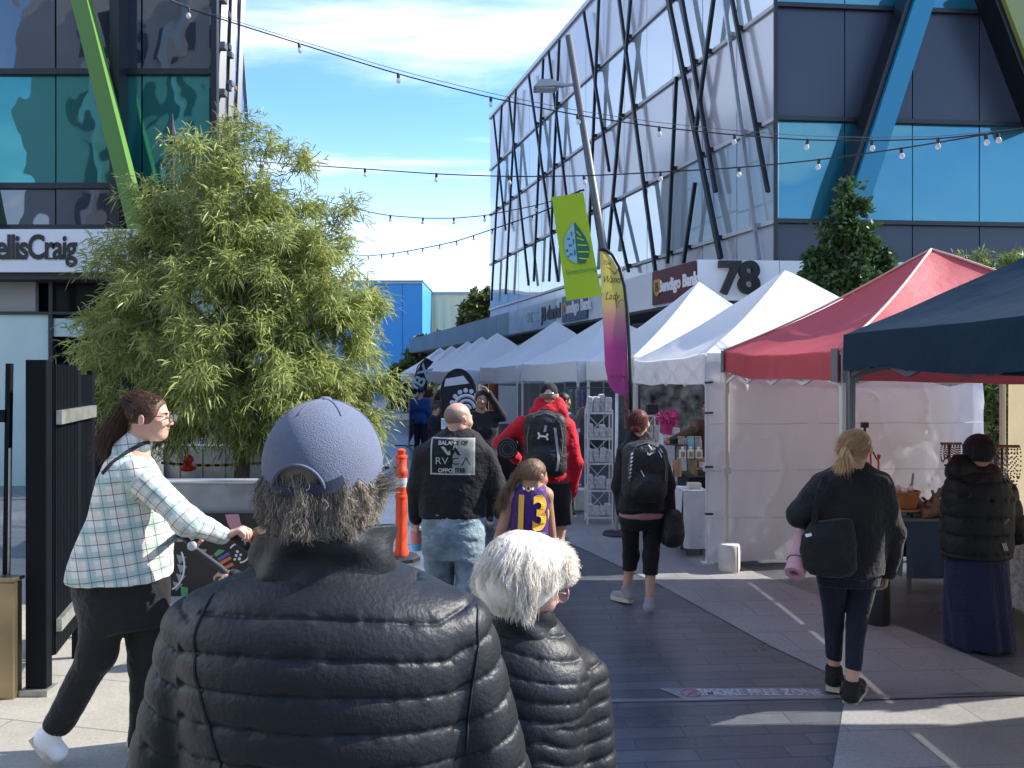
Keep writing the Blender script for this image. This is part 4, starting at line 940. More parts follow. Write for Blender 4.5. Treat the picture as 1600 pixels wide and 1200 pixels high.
pr('stripe', [[(334, 866), (342, 858), (352, 860), (338, 870)]], 'pgreen'); pr('stripe', [[(283, 916), (294, 918), (294, 934), (283, 932)]], 'pgreen'); pr('stripe', [[(268, 934), (290, 932), (296, 950), (272, 956)]], 'pgreen')
pr('feather_print', [[(352, 804), (373, 803), (376, 816), (380, 826), (384, 838), (390, 852), (376, 846), (364, 832), (356, 818)]], 'ppink')
mb = MB()
for (x, y, r_) in ((371, 862, 2.4), (376, 867, 2), (369, 868, 2.2), (374, 873, 2.6), (367, 874, 2)): mb.ball(P(x, y, Yp - .004), (r_ * .0056, .003, r_ * .0056), 10)
mb.build('dot', M['pwhite'], po)
mb = MB(); mb.tube([P(374 + 16 * math.cos(a), 864 + 15 * math.sin(a), Yp - .006) for a in np.linspace(-2.6, 1.5, 18)], .008, 5); mb.build('arc', M['pwhite'], po); mb = MB(); mb.tube([P(262 + 26 * math.cos(a), 884 + 38 * math.sin(a), Yp - .006) for a in np.linspace(-.6, 1.3, 18)], .008, 5); mb.build('arc', M['pwhite'], po)
# striped tape strung across the planter, and a red warning lamp
tp = thing('warning_tape', P(330, 742, 8.6), 'yellow and black striped tape strung behind the tree trunk', 'tape')
M['yel'] = mat('yellow tape', (.62, .48, .03), .5)
tape = [P(x, y, 8.7) for x, y in zip(np.linspace(252, 622, 54), 723 + 6 * np.linspace(0, 1, 54) + 3 * np.sin(np.linspace(0, 9, 54)))]
for par in (0, 1):
    mb = MB()
    for k in range(par, 53, 2): mb.bar(tape[k], tape[k + 1], .03, .006, up=(0, 1, 0))
    mb.build('yellow_stripe' if par else 'black_stripe', M['yel' if par else 'black'], tp)
M['redp'] = mat('red plastic', (.72, .03, .025), .4)
rl = thing('warning_lamp', P(294, 737, 8.55), 'small red warning lamp hanging on the striped tape', 'warning lamp')
s_ = 8.55 / F; c = P(294, 731, 8.55)
mb = MB(); mb.lathe(c - V3(0, 0, 5 * s_), [(7 * s_, 0), (11.5 * s_, 2 * s_), (12 * s_, 6 * s_), (9 * s_, 9.5 * s_), (4 * s_, 10.5 * s_)], 18); mb.build('base', M['redp'], rl, True)
mb = MB(); mb.ball(P(294, 718, 8.55), (8.5 * s_, 8.5 * s_, 8 * s_), 16); mb.build('lamp', M['redp'], rl, True)
# orange T-top bollard
bo_ = thing('bollard', G(627, 876), 'orange plastic bollard on a black base beside the bald person', 'bollard')
M['orange'] = mat('orange plastic', (.82, .075, .02), .35, var=(6, .08)); M['band'] = mat('reflective band', (.62, .62, .60), .3, .3)
b0 = G(627, 875); hh = P(627, 701, b0[1])[2]; k_ = hh / 1.17
mb = MB(); mb.lathe(b0, [(.078 * k_, .03), (.078, .08), (.062, .12), (.060, hh - .52), (.068, hh - .515), (.068, hh - .49), (.060, hh - .485), (.060, hh - .27), (.066, hh - .26), (.066, hh - .22), (.058, hh - .21), (.056, hh - .10), (.066, hh - .095), (.064, hh - .075), (.03, hh - .06), (.045, hh - .04), (.045, hh - .015), (.02, hh)], 22); mb.build('post', M['orange'], bo_, True, angle=40)
mb = MB(); mb.lathe(b0, [(.0615, hh - .40), (.0625, hh - .395), (.0625, hh - .31), (.0615, hh - .305)], 22); mb.build('reflective_band', M['band'], bo_)
mb = MB(); mb.lathe(b0, [(.20, 0), (.20, .035), (.17, .055), (.08, .06)], 8); mb.build('base', M['blackp'], bo_)
ch = thing('chain', P(600, 716, b0[1]), 'white chain looped from the orange bollard towards the planter', 'chain')
mb = MB(); pc = [P(620 - 62 * t, 712 + 34 * t - 18 * t * t + 8 * math.sin(math.pi * t), b0[1] + .25 * t) for t in np.linspace(0, 1, 34)]
for k in range(33): mb.tube([pc[k], pc[k + 1]], .011 if k % 2 else .006, 5)
mb.build('links', mat('white chain', (.72, .72, .70), .5), ch)

# ------------------------------------------------------------ black fence on the left
M['fence'] = mat('black powder coat', (.0040, .0055, .009), .6, 0, .15, var=(2, .2)); M['raillight'] = mat('worn steel rail', (.34, .34, .31), .35, .5, var=(9, .35)); M['brass'] = mat('brushed bronze', (.34, .27, .16), .3, .8, var=(3, .3))
fe = thing('fence', G(55, 1087), 'black ribbed fence panels with a thick front post', 'fence')
f0 = G(56, 1087); hz = P(0, 562, f0[1])[2]
mb = MB(); mb.box((f0[0], f0[1] + .03, hz / 2 + .02), (.064, .03, hz / 2 - .02), ch=.004); mb.build('post', M['fence'], fe)
mb = MB(); mb.box((f0[0], f0[1] + .03, .02), (.085, .06, .02)); mb.build('foot', M['raillight'], fe)
fp = V3(f0[0] + .070, f0[1] + .06, 0)
for (s0_, s1_, zt_) in ((0.0, .55, 1.99), (.62, 1.02, 1.93)):
    mb = MB(); k = 0
    a, b = fp + SD * s0_, fp + SD * s1_; nn = SN; L_ = s1_ - s0_; nrb = int(L_ / .035)
    mb.prism([V3(*a[:2], .22), V3(*b[:2], .22), V3(*b[:2], zt_), V3(*a[:2], zt_)], -nn, .02)
    for k in range(nrb): p = a + SD * ((k + .5) * L_ / nrb) + nn * .006; mb.box((p[0], p[1], (zt_ + .22) / 2), (.006, .010, (zt_ - .22) / 2), np.array([nn, SD, (0, 0, 1)]))
    mb.build('panel', M['fence'], fe)
mb = MB(); mb.bar(fp + SD * .0 + SN * .03 + V3(0, 0, 1.665), fp + SD * 1.0 + SN * .03 + V3(0, 0, 1.665), .03, .085); mb.build('rail', M['raillight'], fe)
mb = MB(); mb.bar(fp + SD * .0 + SN * .03 + V3(0, 0, .40), fp + SD * 1.0 + SN * .03 + V3(0, 0, .40), .03, .075); mb.build('rail', M['raillight'], fe)
for s_ in (.585, 1.04): mb = MB(); p = fp + SD * s_; mb.box((p[0], p[1], .98), (.02, .02, .98)); mb.build('post', M['fence'], fe)
# bronze plinth with slim black gate post
g0 = G(2, 1094)
pz = thing('plinth', g0, 'bronze clad plinth at the pavement edge beside the black fence', 'plinth')
zt_ = P(0, 910, g0[1])[2]; mb = MB(); mb.box((g0[0] - .06, g0[1] + .04, zt_ / 2), (.135, .04, zt_ / 2), ch=.006); mb.build('body', M['brass'], pz)
mb = MB(); mb.box((g0[0] - .06, g0[1] + .04, zt_ + .012), (.145, .05, .012), ch=.004); mb.build('cap', M['brass'], pz)
gp = thing('gate', P(10, 905, g0[1] + .12), 'slim black gate frame with a crossbar on the bronze plinth', 'gate')
mb = MB(); a = P(10, 905, g0[1] + .12); b = P(15, 568, g0[1] + .12); mb.bar(a, b, .030, .03); mb.build('post', M['fence'], gp)
mb = MB(); a = P(-200, 650, g0[1] + .12); b = P(13, 650, g0[1] + .12); mb.bar(a, b, .03, .075, up=(0, 0, 1)); mb.build('crossbar', M['fence'], gp)
mb = MB(); a = P(16, 700, g0[1] + .10); b = P(14, 905, g0[1] + .10); mb.tube([a, b], .008, 8); mb.build('rod', M['raillight'], gp)

# ------------------------------------------------------------ festoon lights
M['wire'] = mat('black cable', (.012, .012, .014), .5); M['socket'] = mat('lamp socket', (.012, .012, .014), .4)
def festoon(pix, Ys, bulbs, lab, r=.013, double=0):
    pix = np.array(pix, float); t = np.linspace(0, 1, len(pix)); Ys = np.interp(t, np.linspace(0, 1, len(Ys)), Ys)
    tt = np.linspace(0, 1, 70)
    # smooth through the photo points
    def sm_(v):
        from_ = np.interp(tt, t, v); k = np.array([1, 3, 5, 3, 1]) / 13.; e = np.pad(from_, 2, mode='reflect', reflect_type='odd'); return np.convolve(e, k, 'valid')
    px, py, yy = sm_(pix[:, 0]), sm_(pix[:, 1]), sm_(Ys)
    pts = [P(a, b, c) for a, b, c in zip(px, py, yy)]
    root = thing('festoon_lights', pts[0], lab, 'festoon lights', 'strings of festoon lights')
    mb = MB(); mb.tube(pts, r, 6); mb.build('cable', M['wire'], root, True)
    if double: mb = MB(); mb.tube([p + V3(0, 0, double * math.sin(math.pi * min(1, abs(i / 69)))) for i, p in enumerate(pts)], r * .5, 5); mb.build('support_wire', M['trim'], root)
    for bx in bulbs:
        by, yb = np.interp(bx, px, py), np.interp(bx, px, yy); p = P(bx, by, yb); s_ = rng.normal(0, .12)
        ax = .66 * np.array([V3(math.cos(s_), 0, math.sin(s_)), V3(0, 1, 0), V3(-math.sin(s_), 0, math.cos(s_))])
        mb = MB(); mb.lathe(p, [(.012, .02), (.028, .01), (.032, -.07), (.028, -.085)], 10, ax); so_ = mb.build('lamp_holder', M['socket'], root, True, angle=45)
        mb = MB(); mb.lathe(p, [(.022, -.083), (.03, -.10), (.047, -.135), (.044, -.165), (.025, -.188), (.002, -.193)], 12, ax); mb.build('bulb', M['bulbglass'], so_, True)
festoon([(240, -12), (265, 0), (295, 14), (467, 68), (622, 116), (767, 153), (902, 180), (1030, 199), (1148, 211), (1262, 219), (1362, 220), (1466, 217), (1558, 207), (1640, 195)], [9.5, 9.8, 10, 10, 9.6, 9, 8.4], [295, 467, 622, 767, 902, 1030, 1148, 1262, 1362, 1466, 1558], 'highest string of festoon bulbs sagging across the whole street', .008, .06)
festoon([(270, 226), (300, 238), (340, 244), (420, 254), (480, 258), (570, 264), (682, 272), (795, 276), (912, 275), (1032, 269), (1155, 262), (1280, 250), (1408, 232), (1470, 222), (1540, 210), (1640, 194)], [13.2, 12.8, 12, 11, 10, 9, 8.4], [300, 570, 682, 795, 912, 1032, 1155, 1280, 1408, 1540], 'second string of festoon bulbs, behind the tree top', .009)
festoon([(500, 312), (545, 324), (580, 332), (610, 337), (661, 341), (709, 341), (757, 337), (838, 321), (877, 310), (906, 298)], [17, 16, 15.5, 15, 14], [555, 610, 661, 709, 757, 838, 877], 'lower string of festoon bulbs ending on the lamp post', .010)
festoon([(540, 397), (575, 400), (615, 396), (661, 388), (713, 377), (770, 358), (832, 337), (877, 318), (906, 299)], [26, 24, 21, 17, 14], [575, 596, 615, 637, 661, 687, 713, 740, 770, 800, 832], 'faint lowest string of festoon bulbs running far down the street', .014)
# dark post with spear finial carrying the second string
gp_ = thing('string_post', (P(269, 592, 13.2)[0], 13.2, 0), 'dark post with pointed finial carrying a light string by the green glass', 'post')
a = P(269, 592, 13.2); mb = MB(); mb.tube([(a[0], 13.2, 0), (a[0], 13.2, P(0, 226, 13.2)[2])], .055, 10); mb.build('post', M['frame'], gp_)
mb = MB(); zt_ = P(0, 226, 13.2)[2]; mb.lathe((a[0], 13.2, zt_), [(.06, 0), (.085, .06), (.08, .18), (.04, .30), (.012, .52), (.0, .55)], 10); mb.build('finial', M['frame'], gp_)
# ------------------------------------------------------------ people: shared builders
class Loft:
    """stack of ellipses: rows (z, cx, cy, rx, ry), any order"""
    def __init__(s, rows, k=None, sub=False):
        r = np.array(sorted(rows), float); s.r = r; s.k = k; s.sub = sub
        s.lo = np.array([(r[:, 1] - r[:, 3]).min(), (r[:, 2] - r[:, 4]).min(), r[0, 0]]); s.hi = np.array([(r[:, 1] + r[:, 3]).max(), (r[:, 2] + r[:, 4]).max(), r[-1, 0]])
        zz = np.linspace(r[0, 0], r[-1, 0], 80)
        sm = []
        for i in range(1, 5):
            v = np.interp(zz, r[:, 0], r[:, i]); kk = np.array([1, 2, 3, 4, 3, 2, 1]) / 16.; e = np.pad(v, 3, mode='reflect', reflect_type='odd'); sm.append(np.convolve(e, kk, 'valid'))
        s.z = zz; s.c = sm
    def d(s, p):
        z = np.clip(p[:, 2], s.z[0], s.z[-1]); cx, cy, rx, ry = (np.interp(z, s.z, c) for c in s.c)
        rx = np.maximum(rx, .005); ry = np.maximum(ry, .005)
        x = (p[:, 0] - cx); y = (p[:, 1] - cy); l = np.sqrt((x / rx) ** 2 + (y / ry) ** 2); g = np.sqrt((x / rx ** 2) ** 2 + (y / ry ** 2) ** 2)
        d2 = np.where(l > 1e-6, l * (l - 1) / np.maximum(g, 1e-6), -np.minimum(rx, ry))
        return np.maximum(d2, np.maximum(p[:, 2] - s.z[-1], s.z[0] - p[:, 2]))
def rows_px(Y, rows):
    """rows (py, left px, right px, half depth m, dy) -> loft rows at depth Y"""
    out = []
    for (py, l, r, ry, dy) in rows:
        y = Y + dy; a, b = P(l, py, y), P(r, py, y); out.append((a[2], (a[0] + b[0]) / 2, y, (b[0] - a[0]) / 2, ry))
    return out
def yawv(deg, pitch=0):
    a, p = R(deg), R(pitch); f = V3(math.sin(a) * math.cos(p), math.cos(a) * math.cos(p), math.sin(p)); r = V3(math.cos(a), -math.sin(a), 0); return r, f, np.cross(r, f)
def head_prims(c, yaw, s=.235, pitch=0, neck=None, jaw=1.0):
    """c = centre of the skull and face together; yaw 0 looks away from the viewer, 90 to the right"""
    r, f, u = yawv(yaw, pitch); ax = np.array([r, f, u]); c = np.asarray(c, float)
    o = lambda x, y, z: c + (r * x + f * y + u * z) * s
    L = [Ell(o(0, -.06, .12), (.335 * s, .42 * s, .375 * s), ax), Ell(o(0, .15, -.12), (.25 * s, .25 * s, .37 * s), ax), Ell(o(0, .26, -.38), (.13 * s * jaw, .11 * s, .09 * s), ax, k=.05 * s * 4),
         Cap(o(.2, .0, -.26), o(.07, .27, -.40), .07 * s), Cap(o(-.2, .0, -.26), o(-.07, .27, -.40), .07 * s),
         Cap(o(0, .375, .04), o(0, .475, -.11), .028 * s, .050 * s, k=.012), Ell(o(.045, .44, -.125), (.035 * s, .035 * s, .028 * s), ax, k=.008), Ell(o(-.045, .44, -.125), (.035 * s, .035 * s, .028 * s), ax, k=.008),
         Cap(o(-.15, .33, .085), o(.15, .33, .085), .05 * s), Cap(o(-.07, .385, -.22), o(.07, .385, -.22), .026 * s, k=.006), Cap(o(-.06, .38, -.262), o(.06, .38, -.262), .027 * s, k=.006),
         Ell(o(.14, .40, .02), (.055 * s, .04 * s, .035 * s), ax, k=.02, sub=True), Ell(o(-.14, .40, .02), (.055 * s, .04 * s, .035 * s), ax, k=.02, sub=True),
         Ell(o(.17, .28, -.10), (.10 * s, .10 * s, .09 * s), ax, k=.03), Ell(o(-.17, .28, -.10), (.10 * s, .10 * s, .09 * s), ax, k=.03)]
    for sg in (-1, 1):
        e = o(.325 * sg, -.03, -.05); er = unit(r * sg + -f * .45); ax2 = np.array([er, unit(np.cross(u, er)), u])
        L += [Ell(e + er * .05 * s, (.028 * s, .085 * s, .135 * s), ax2, k=.012), Ell(e + er * .085 * s + f * .01 * s, (.02 * s, .045 * s, .07 * s), ax2, k=.008, sub=True)]
    if neck is not None: L.append(Cap(o(0, -.10, -.22), neck, .235 * s, .27 * s, k=.03))
    return L, o, ax
def face_parts(root, o, ax, s, iris=(.10, .06, .04), lip=(.42, .15, .13), brow=(.10, .06, .04)):
    mb = MB(); mi = MB(); r, f, u = ax
    for sg in (-1, 1):
        e = o(.135 * sg, .335, .015); mb.ball(e, .052 * s, 12); mi.ball(e + f * .034 * s, (.024 * s, .024 * s, .024 * s), 10)
    mb.build('eye', M['eyew'], root, True); mi.build('iris', mat('iris', iris, .2), root, True)
    mb = MB()
    for sg in (-1, 1): mb.tube([o(.06 * sg, .40, .105), o(.13 * sg, .40, .13), o(.20 * sg, .35, .115)], [.013 * s, .018 * s, .008 * s], 6)
    mb.build('eyebrow', mat('eyebrow hair', brow, .8), root, True)
    mb = MB(); mb.tube([o(-.085, .385, -.24), o(-.03, .418, -.228), o(.03, .418, -.228), o(.085, .385, -.24)], [.008 * s, .02 * s, .02 * s, .008 * s], 7); mb.build('lips', mat('lips', lip, .45), root, True)
def hand_prims(wr, d, n, k=1.0, curl=.5, thumb=1, spread=.16):
    """wrist, direction of the palm, palm normal (the side the fingers curl to); thumb=+1/-1 picks the side"""
    d = unit(d); n = unit(np.asarray(n, float) - d * np.dot(n, d)); sdv = np.cross(d, n) * thumb; wr = np.asarray(wr, float); L = []
    L.append(Cap(wr, wr + d * .03 * k, .026 * k, .028 * k, n=n, q=.65)); pc = wr + d * .055 * k
    L.append(Box(pc + d * .0 * k, (.040 * k, .046 * k, .014 * k), np.array([sdv, d, n]), .013 * k, k=.015))
    for i, (x, ln) in enumerate(((.030, .072), (.010, .080), (-.010, .075), (-.029, .058))):
        b = pc + d * .040 * k + sdv * x * k; c1 = curl * (1 + .12 * i); d1 = unit(d * math.cos(c1) + n * math.sin(c1) + sdv * x * spread * 8); m_ = b + d1 * ln * .5 * k
        c2 = c1 + curl * 1.1; d2 = unit(d * math.cos(c2) + n * math.sin(c2)); m2 = m_ + d2 * ln * .3 * k; c3 = c2 + curl * .7; d3 = d * math.cos(c3) + n * math.sin(c3)
        L += [Cap(b, m_, .0095 * k, .0085 * k, k=.004), Cap(m_, m2, .0085 * k, .0078 * k, k=.003), Cap(m2, m2 + d3 * ln * .25 * k, .0078 * k, .0065 * k, k=.003)]
    tb = wr + d * .03 * k + sdv * .030 * k; td = unit(d * .7 + sdv * .65 + n * .35); tm = tb + td * .038 * k; t2 = unit(d * .95 + n * (.3 + curl * .3) + sdv * .1)
    L += [Cap(tb, tm, .013 * k, .010 * k, k=.01), Cap(tm, tm + t2 * .032 * k, .010 * k, .008 * k, k=.003)]
    return L
def limb(a, b, c, r0, r1, r2): return [Cap(a, b, r0, r1), Cap(b, c, r1, r2)]
def folds(amp, sc=6, seed=0, stretch=(1, 1, 1)):
    return lambda V: amp * (fbm(V * np.asarray(stretch), sc, 3, seed) + .6 * (.25 - np.abs(noise(V * np.asarray(stretch), sc * 1.7, seed + 9))) )
def shoe_prims(an, toe, k=1.0):
    """ankle joint and toe tip (both world); sole under the line"""
    d = (toe - an) * V3(1, 1, 1); heel = an - unit(V3(d[0], d[1], 0) + 1e-6) * .035 * k - V3(0, 0, .055 * k) * 1
    return [Cap(heel, heel + (toe - heel) * .5, .038 * k, .040 * k), Cap(heel + (toe - heel) * .5, toe - unit(toe - heel) * .03 * k, .040 * k, .032 * k), Cap(an + V3(0, 0, .01), heel + V3(0, 0, .02), .045 * k, .04 * k)], heel
def shoe(root, an, toe, m_upper, m_sole, k=1.0, name='shoe', h=.007):
    """low trainer: rounded upper cut at the ankle, thicker sole slab"""
    L, heel = shoe_prims(an, toe, k); dv = unit(toe - heel); up = unit(V3(0, 0, 1) - dv * dv[2]); L += [Plane(an + up * .035 * k, up), Plane(heel - up * .008 * k, -up)]
    o = sdf_obj(name, L, m_upper, root, h, .02)
    a = heel - up * .026 * k - dv * .014 * k; b = toe - up * .024 * k; sd_ = np.cross(dv, up)
    mb = MB(); pts = [(-.03, .034), (.25, .042), (.6, .047), (.85, .041), (1.03, .019)]
    poly = [a + (b - a) * t + sd_ * w * k for t, w in pts] + [a + (b - a) * t - sd_ * w * k for t, w in pts[::-1]]
    mb.prism([p - up * .014 * k for p in poly], up, .036 * k); mb.build('sole', m_sole, o)
    return o
def strands(roots, d0, length, seg=6, grav=.5, curl=.0, freq=3., wid=.0012, jit=.25, lock=1, flat=False):
    """tapered hair strands; returns verts, quads"""
    n = len(roots); d = d0 + rng.normal(0, jit, (n, 3)); d /= np.linalg.norm(d, axis=1)[:, None]
    L_ = (np.asarray(length) * np.ones(n) * rng.uniform(.7, 1.15, n))[:, None]; ph = np.repeat(rng.uniform(0, 6.28, n // lock + 1), lock)[:n] + rng.normal(0, .25, n); fr = np.repeat(rng.uniform(.7, 1.3, n // lock + 1), lock)[:n] * freq
    p = roots.copy(); pts = [p.copy()]; side0 = np.cross(d, rng.normal(0, 1, (n, 3))); side0 /= np.linalg.norm(side0, axis=1)[:, None]
    if lock > 1: side0 = np.repeat(side0[::lock], lock, 0)[:n]
    for k in range(seg):
        g = grav if np.ndim(grav) else V3(0, 0, -grav)
        d = d + g / seg; d /= np.linalg.norm(d, axis=1)[:, None]
        p = p + d * L_ / seg; q = p + side0 * (curl * L_ * (np.sin(ph + fr * (k + 1)))[:, None]) * ((k + 1) / seg); pts.append(q)
    pts = np.stack(pts, 1); w = np.linspace(1, .25, seg + 1)[None, :, None] * wid * rng.uniform(.7, 1.4, n)[:, None, None]
    tg = np.gradient(pts, axis=1); u = np.cross(tg, rng.normal(0, 1, (n, 1, 3))); u /= np.maximum(1e-9, np.linalg.norm(u, axis=2))[..., None]
    v = np.cross(tg, u); v /= np.maximum(1e-9, np.linalg.norm(v, axis=2))[..., None]
    if flat: ring = np.stack([pts - u * w, pts + u * w], 2)
    else: ring = np.stack([pts + u * w, pts - u * w * .5 + v * w * .87, pts - u * w * .5 - v * w * .87], 2)
    m = ring.shape[2]; V = ring.reshape(-1, 3); b = (np.arange(n) * (seg + 1) * m)[:, None, None]
    fs = []
    for k in range(seg):
        for j in range(m if m > 2 else 1): fs.append(np.array([k * m + j, k * m + (j + 1) % m, (k + 1) * m + (j + 1) % m, (k + 1) * m + j]))
    return V, (b + np.array(fs)[None]).reshape(-1, 4)
def locks(pts, nn, d0, n_in, spread):
    """each root becomes a lock of n_in neighbouring strands sharing one direction"""
    k = len(pts); return np.repeat(pts, n_in, 0) + rng.normal(0, spread, (k * n_in, 3)), np.repeat(nn, n_in, 0), np.repeat(d0, n_in, 0)
def ell_points(c, r, ax, n, keep):
    """random points and normals on an ellipsoid, kept where keep(local unit direction) holds"""
    u = rng.normal(0, 1, (n * 6, 3)); u /= np.linalg.norm(u, axis=1)[:, None]; u = u[keep(u)][:n]; ax = np.asarray(ax); r = np.asarray(r)
    nn = u / r; nn /= np.linalg.norm(nn, axis=1)[:, None]; return np.asarray(c) + (u * r) @ ax, nn @ ax
def person(base, label, prims, skin, h=.009, k=.02):
    V, Fq = solid(prims, h, k); o = mesh_obj('person', V, Fq, skin, None, True, base); props(o, label, 'person'); return o
def mul(*sets): return sum(sets, [])
# cloth and skin
def skinmat(name, c, rough=.5):
    m = mat(name, c, rough, 0, .4, bump=(90, .15), var=(14, .10)); b = m.node_tree.nodes['Principled BSDF']
    b.inputs['Subsurface Weight'].default_value = .12; b.inputs['Subsurface Radius'].default_value = (.012, .005, .003); return m
M['skinA'] = skinmat('fair skin', (.56, .32, .235)); M['skinB'] = skinmat('tanned skin', (.40, .21, .14)); M['skinC'] = skinmat('olive skin', (.36, .20, .135)); M['eyew'] = mat('eye white', (.72, .70, .68), .2)
def hairmat(name, c, isl=.45, rough=.55): return mat(name, c, rough, 0, .35, isl=isl)
M['hgrey'] = hairmat('greying brown hair', (.26, .22, .175), .85); M['hbrown'] = hairmat('brown hair', (.085, .042, .025), .4); M['hwhite'] = hairmat('white hair', (.90, .83, .72), .10, .5); M['hblond'] = hairmat('blonde hair', (.74, .50, .27), .35); M['hred'] = hairmat('dark red hair', (.10, .018, .016), .4); M['hdark'] = hairmat('black hair', (.012, .010, .010), .4); M['hlight'] = hairmat('light brown hair', (.21, .125, .075), .4); M['stub'] = mat('shaved hair', (.22, .15, .105), .65, bump=(150, .3), var=(20, .2))
def cloth(name, c, rough=.8, bump=(40, .5), sheen=.15, var=(6, .12), spec=.25): return mat(name, c, rough, 0, spec, bump=bump, var=var, sheen=sheen)
M['nylon'] = mat('black nylon', (.013, .0145, .018), .48, 0, .34, bump=(110, .14), rv=(9, .06)); M['knitblack'] = cloth('black jersey', (.018, .018, .021)); M['charcoal'] = cloth('charcoal jersey', (.015, .0145, .017)); M['denim'] = cloth('washed denim', (.21, .28, .32), .85, (60, .5), .1, (7, .55)); M['redcloth'] = cloth('red fleece', (.52, .012, .025)); M['purple'] = cloth('purple jersey', (.062, .018, .15), .6); M['yellow'] = mat('yellow print', (.80, .43, .03), .6); M['navycloth'] = cloth('navy leggings', (.010, .013, .028), .7); M['skirt'] = cloth('navy skirt cloth', (.014, .017, .055), .75); M['pinkcloth'] = cloth('dusty pink cloth', (.42, .21, .23)); M['blackc'] = cloth('black leggings', (.012, .012, .013), .75); M['white'] = mat('white leather', (.78, .78, .79), .4, var=(10, .06)); M['sole'] = mat('cream rubber', (.60, .53, .42), .7, var=(12, .12)); M['greyshoe'] = cloth('grey mesh', (.33, .30, .33)); M['blackshoe'] = cloth('black mesh', (.015, .014, .014)); M['pinkmat'] = mat('pink foam mat', (.56, .30, .34), .8, bump=(120, .3)); M['blackmat'] = mat('black foam mat', (.02, .02, .022), .8, bump=(120, .3)); M['frameg'] = mat('spectacle frame', (.03, .012, .02), .3); M['lens'] = mat('spectacle lens', (.75, .72, .74), .04, 0, .8, alpha=.08); M['capblue'] = mat('washed blue cotton', (.135, .153, .215), .8, 0, .2, bump=(420, .4), var=(9, .15), sheen=.2); M['packblack'] = cloth('black pack cloth', (.016, .016, .018), .55, (50, .5), .05, spec=.4); M['greytrim'] = mat('silver trim', (.42, .43, .44), .4, .2); M['pinkf'] = mat('rose frame', (.52, .27, .25), .3)
# ------------------------------------------------------------ man in the padded jacket, nearest the viewer
def quilt_fn(torso, arms, amp, w=.010):
    """torso(V) -> seam coordinate in periods; arms = [(a, b, first, period)]; puffs between seams, puckers beside them"""
    def f(V):
        t = torso(V); best = np.full(len(V), 1e9); ph = t.copy()
        for (a, b, r, per) in arms:
            a, b = np.asarray(a, float), np.asarray(b, float); ba = b - a; L_ = np.linalg.norm(ba); u = (V - a) @ ba / L_; q = np.clip(u, 0, L_)
            d = np.linalg.norm(V - (a + ba / L_ * q[:, None]), axis=1); m = (d < r) & (d < best); best[m] = d[m]; ph[m] = (u / per)[m] + .35
        s = np.abs(ph - np.round(ph))                                  # 0 on a seam, .5 between
        puff = np.sqrt(np.clip(1 - (1 - np.clip(s / .5, 0, 1)) ** 2.2, 0, 1)) + .25 * (1 - np.exp(-s / .03)) - .9
        near = np.exp(-(s / .17) ** 2)
        pk = 1.15 * fbm(V * V3(1, 1, .25), 36, 2, 4) * near + .22 * fbm(V * V3(1, 1, .4), 12, 2, 8)
        return amp * puff + amp * .95 * pk
    return f
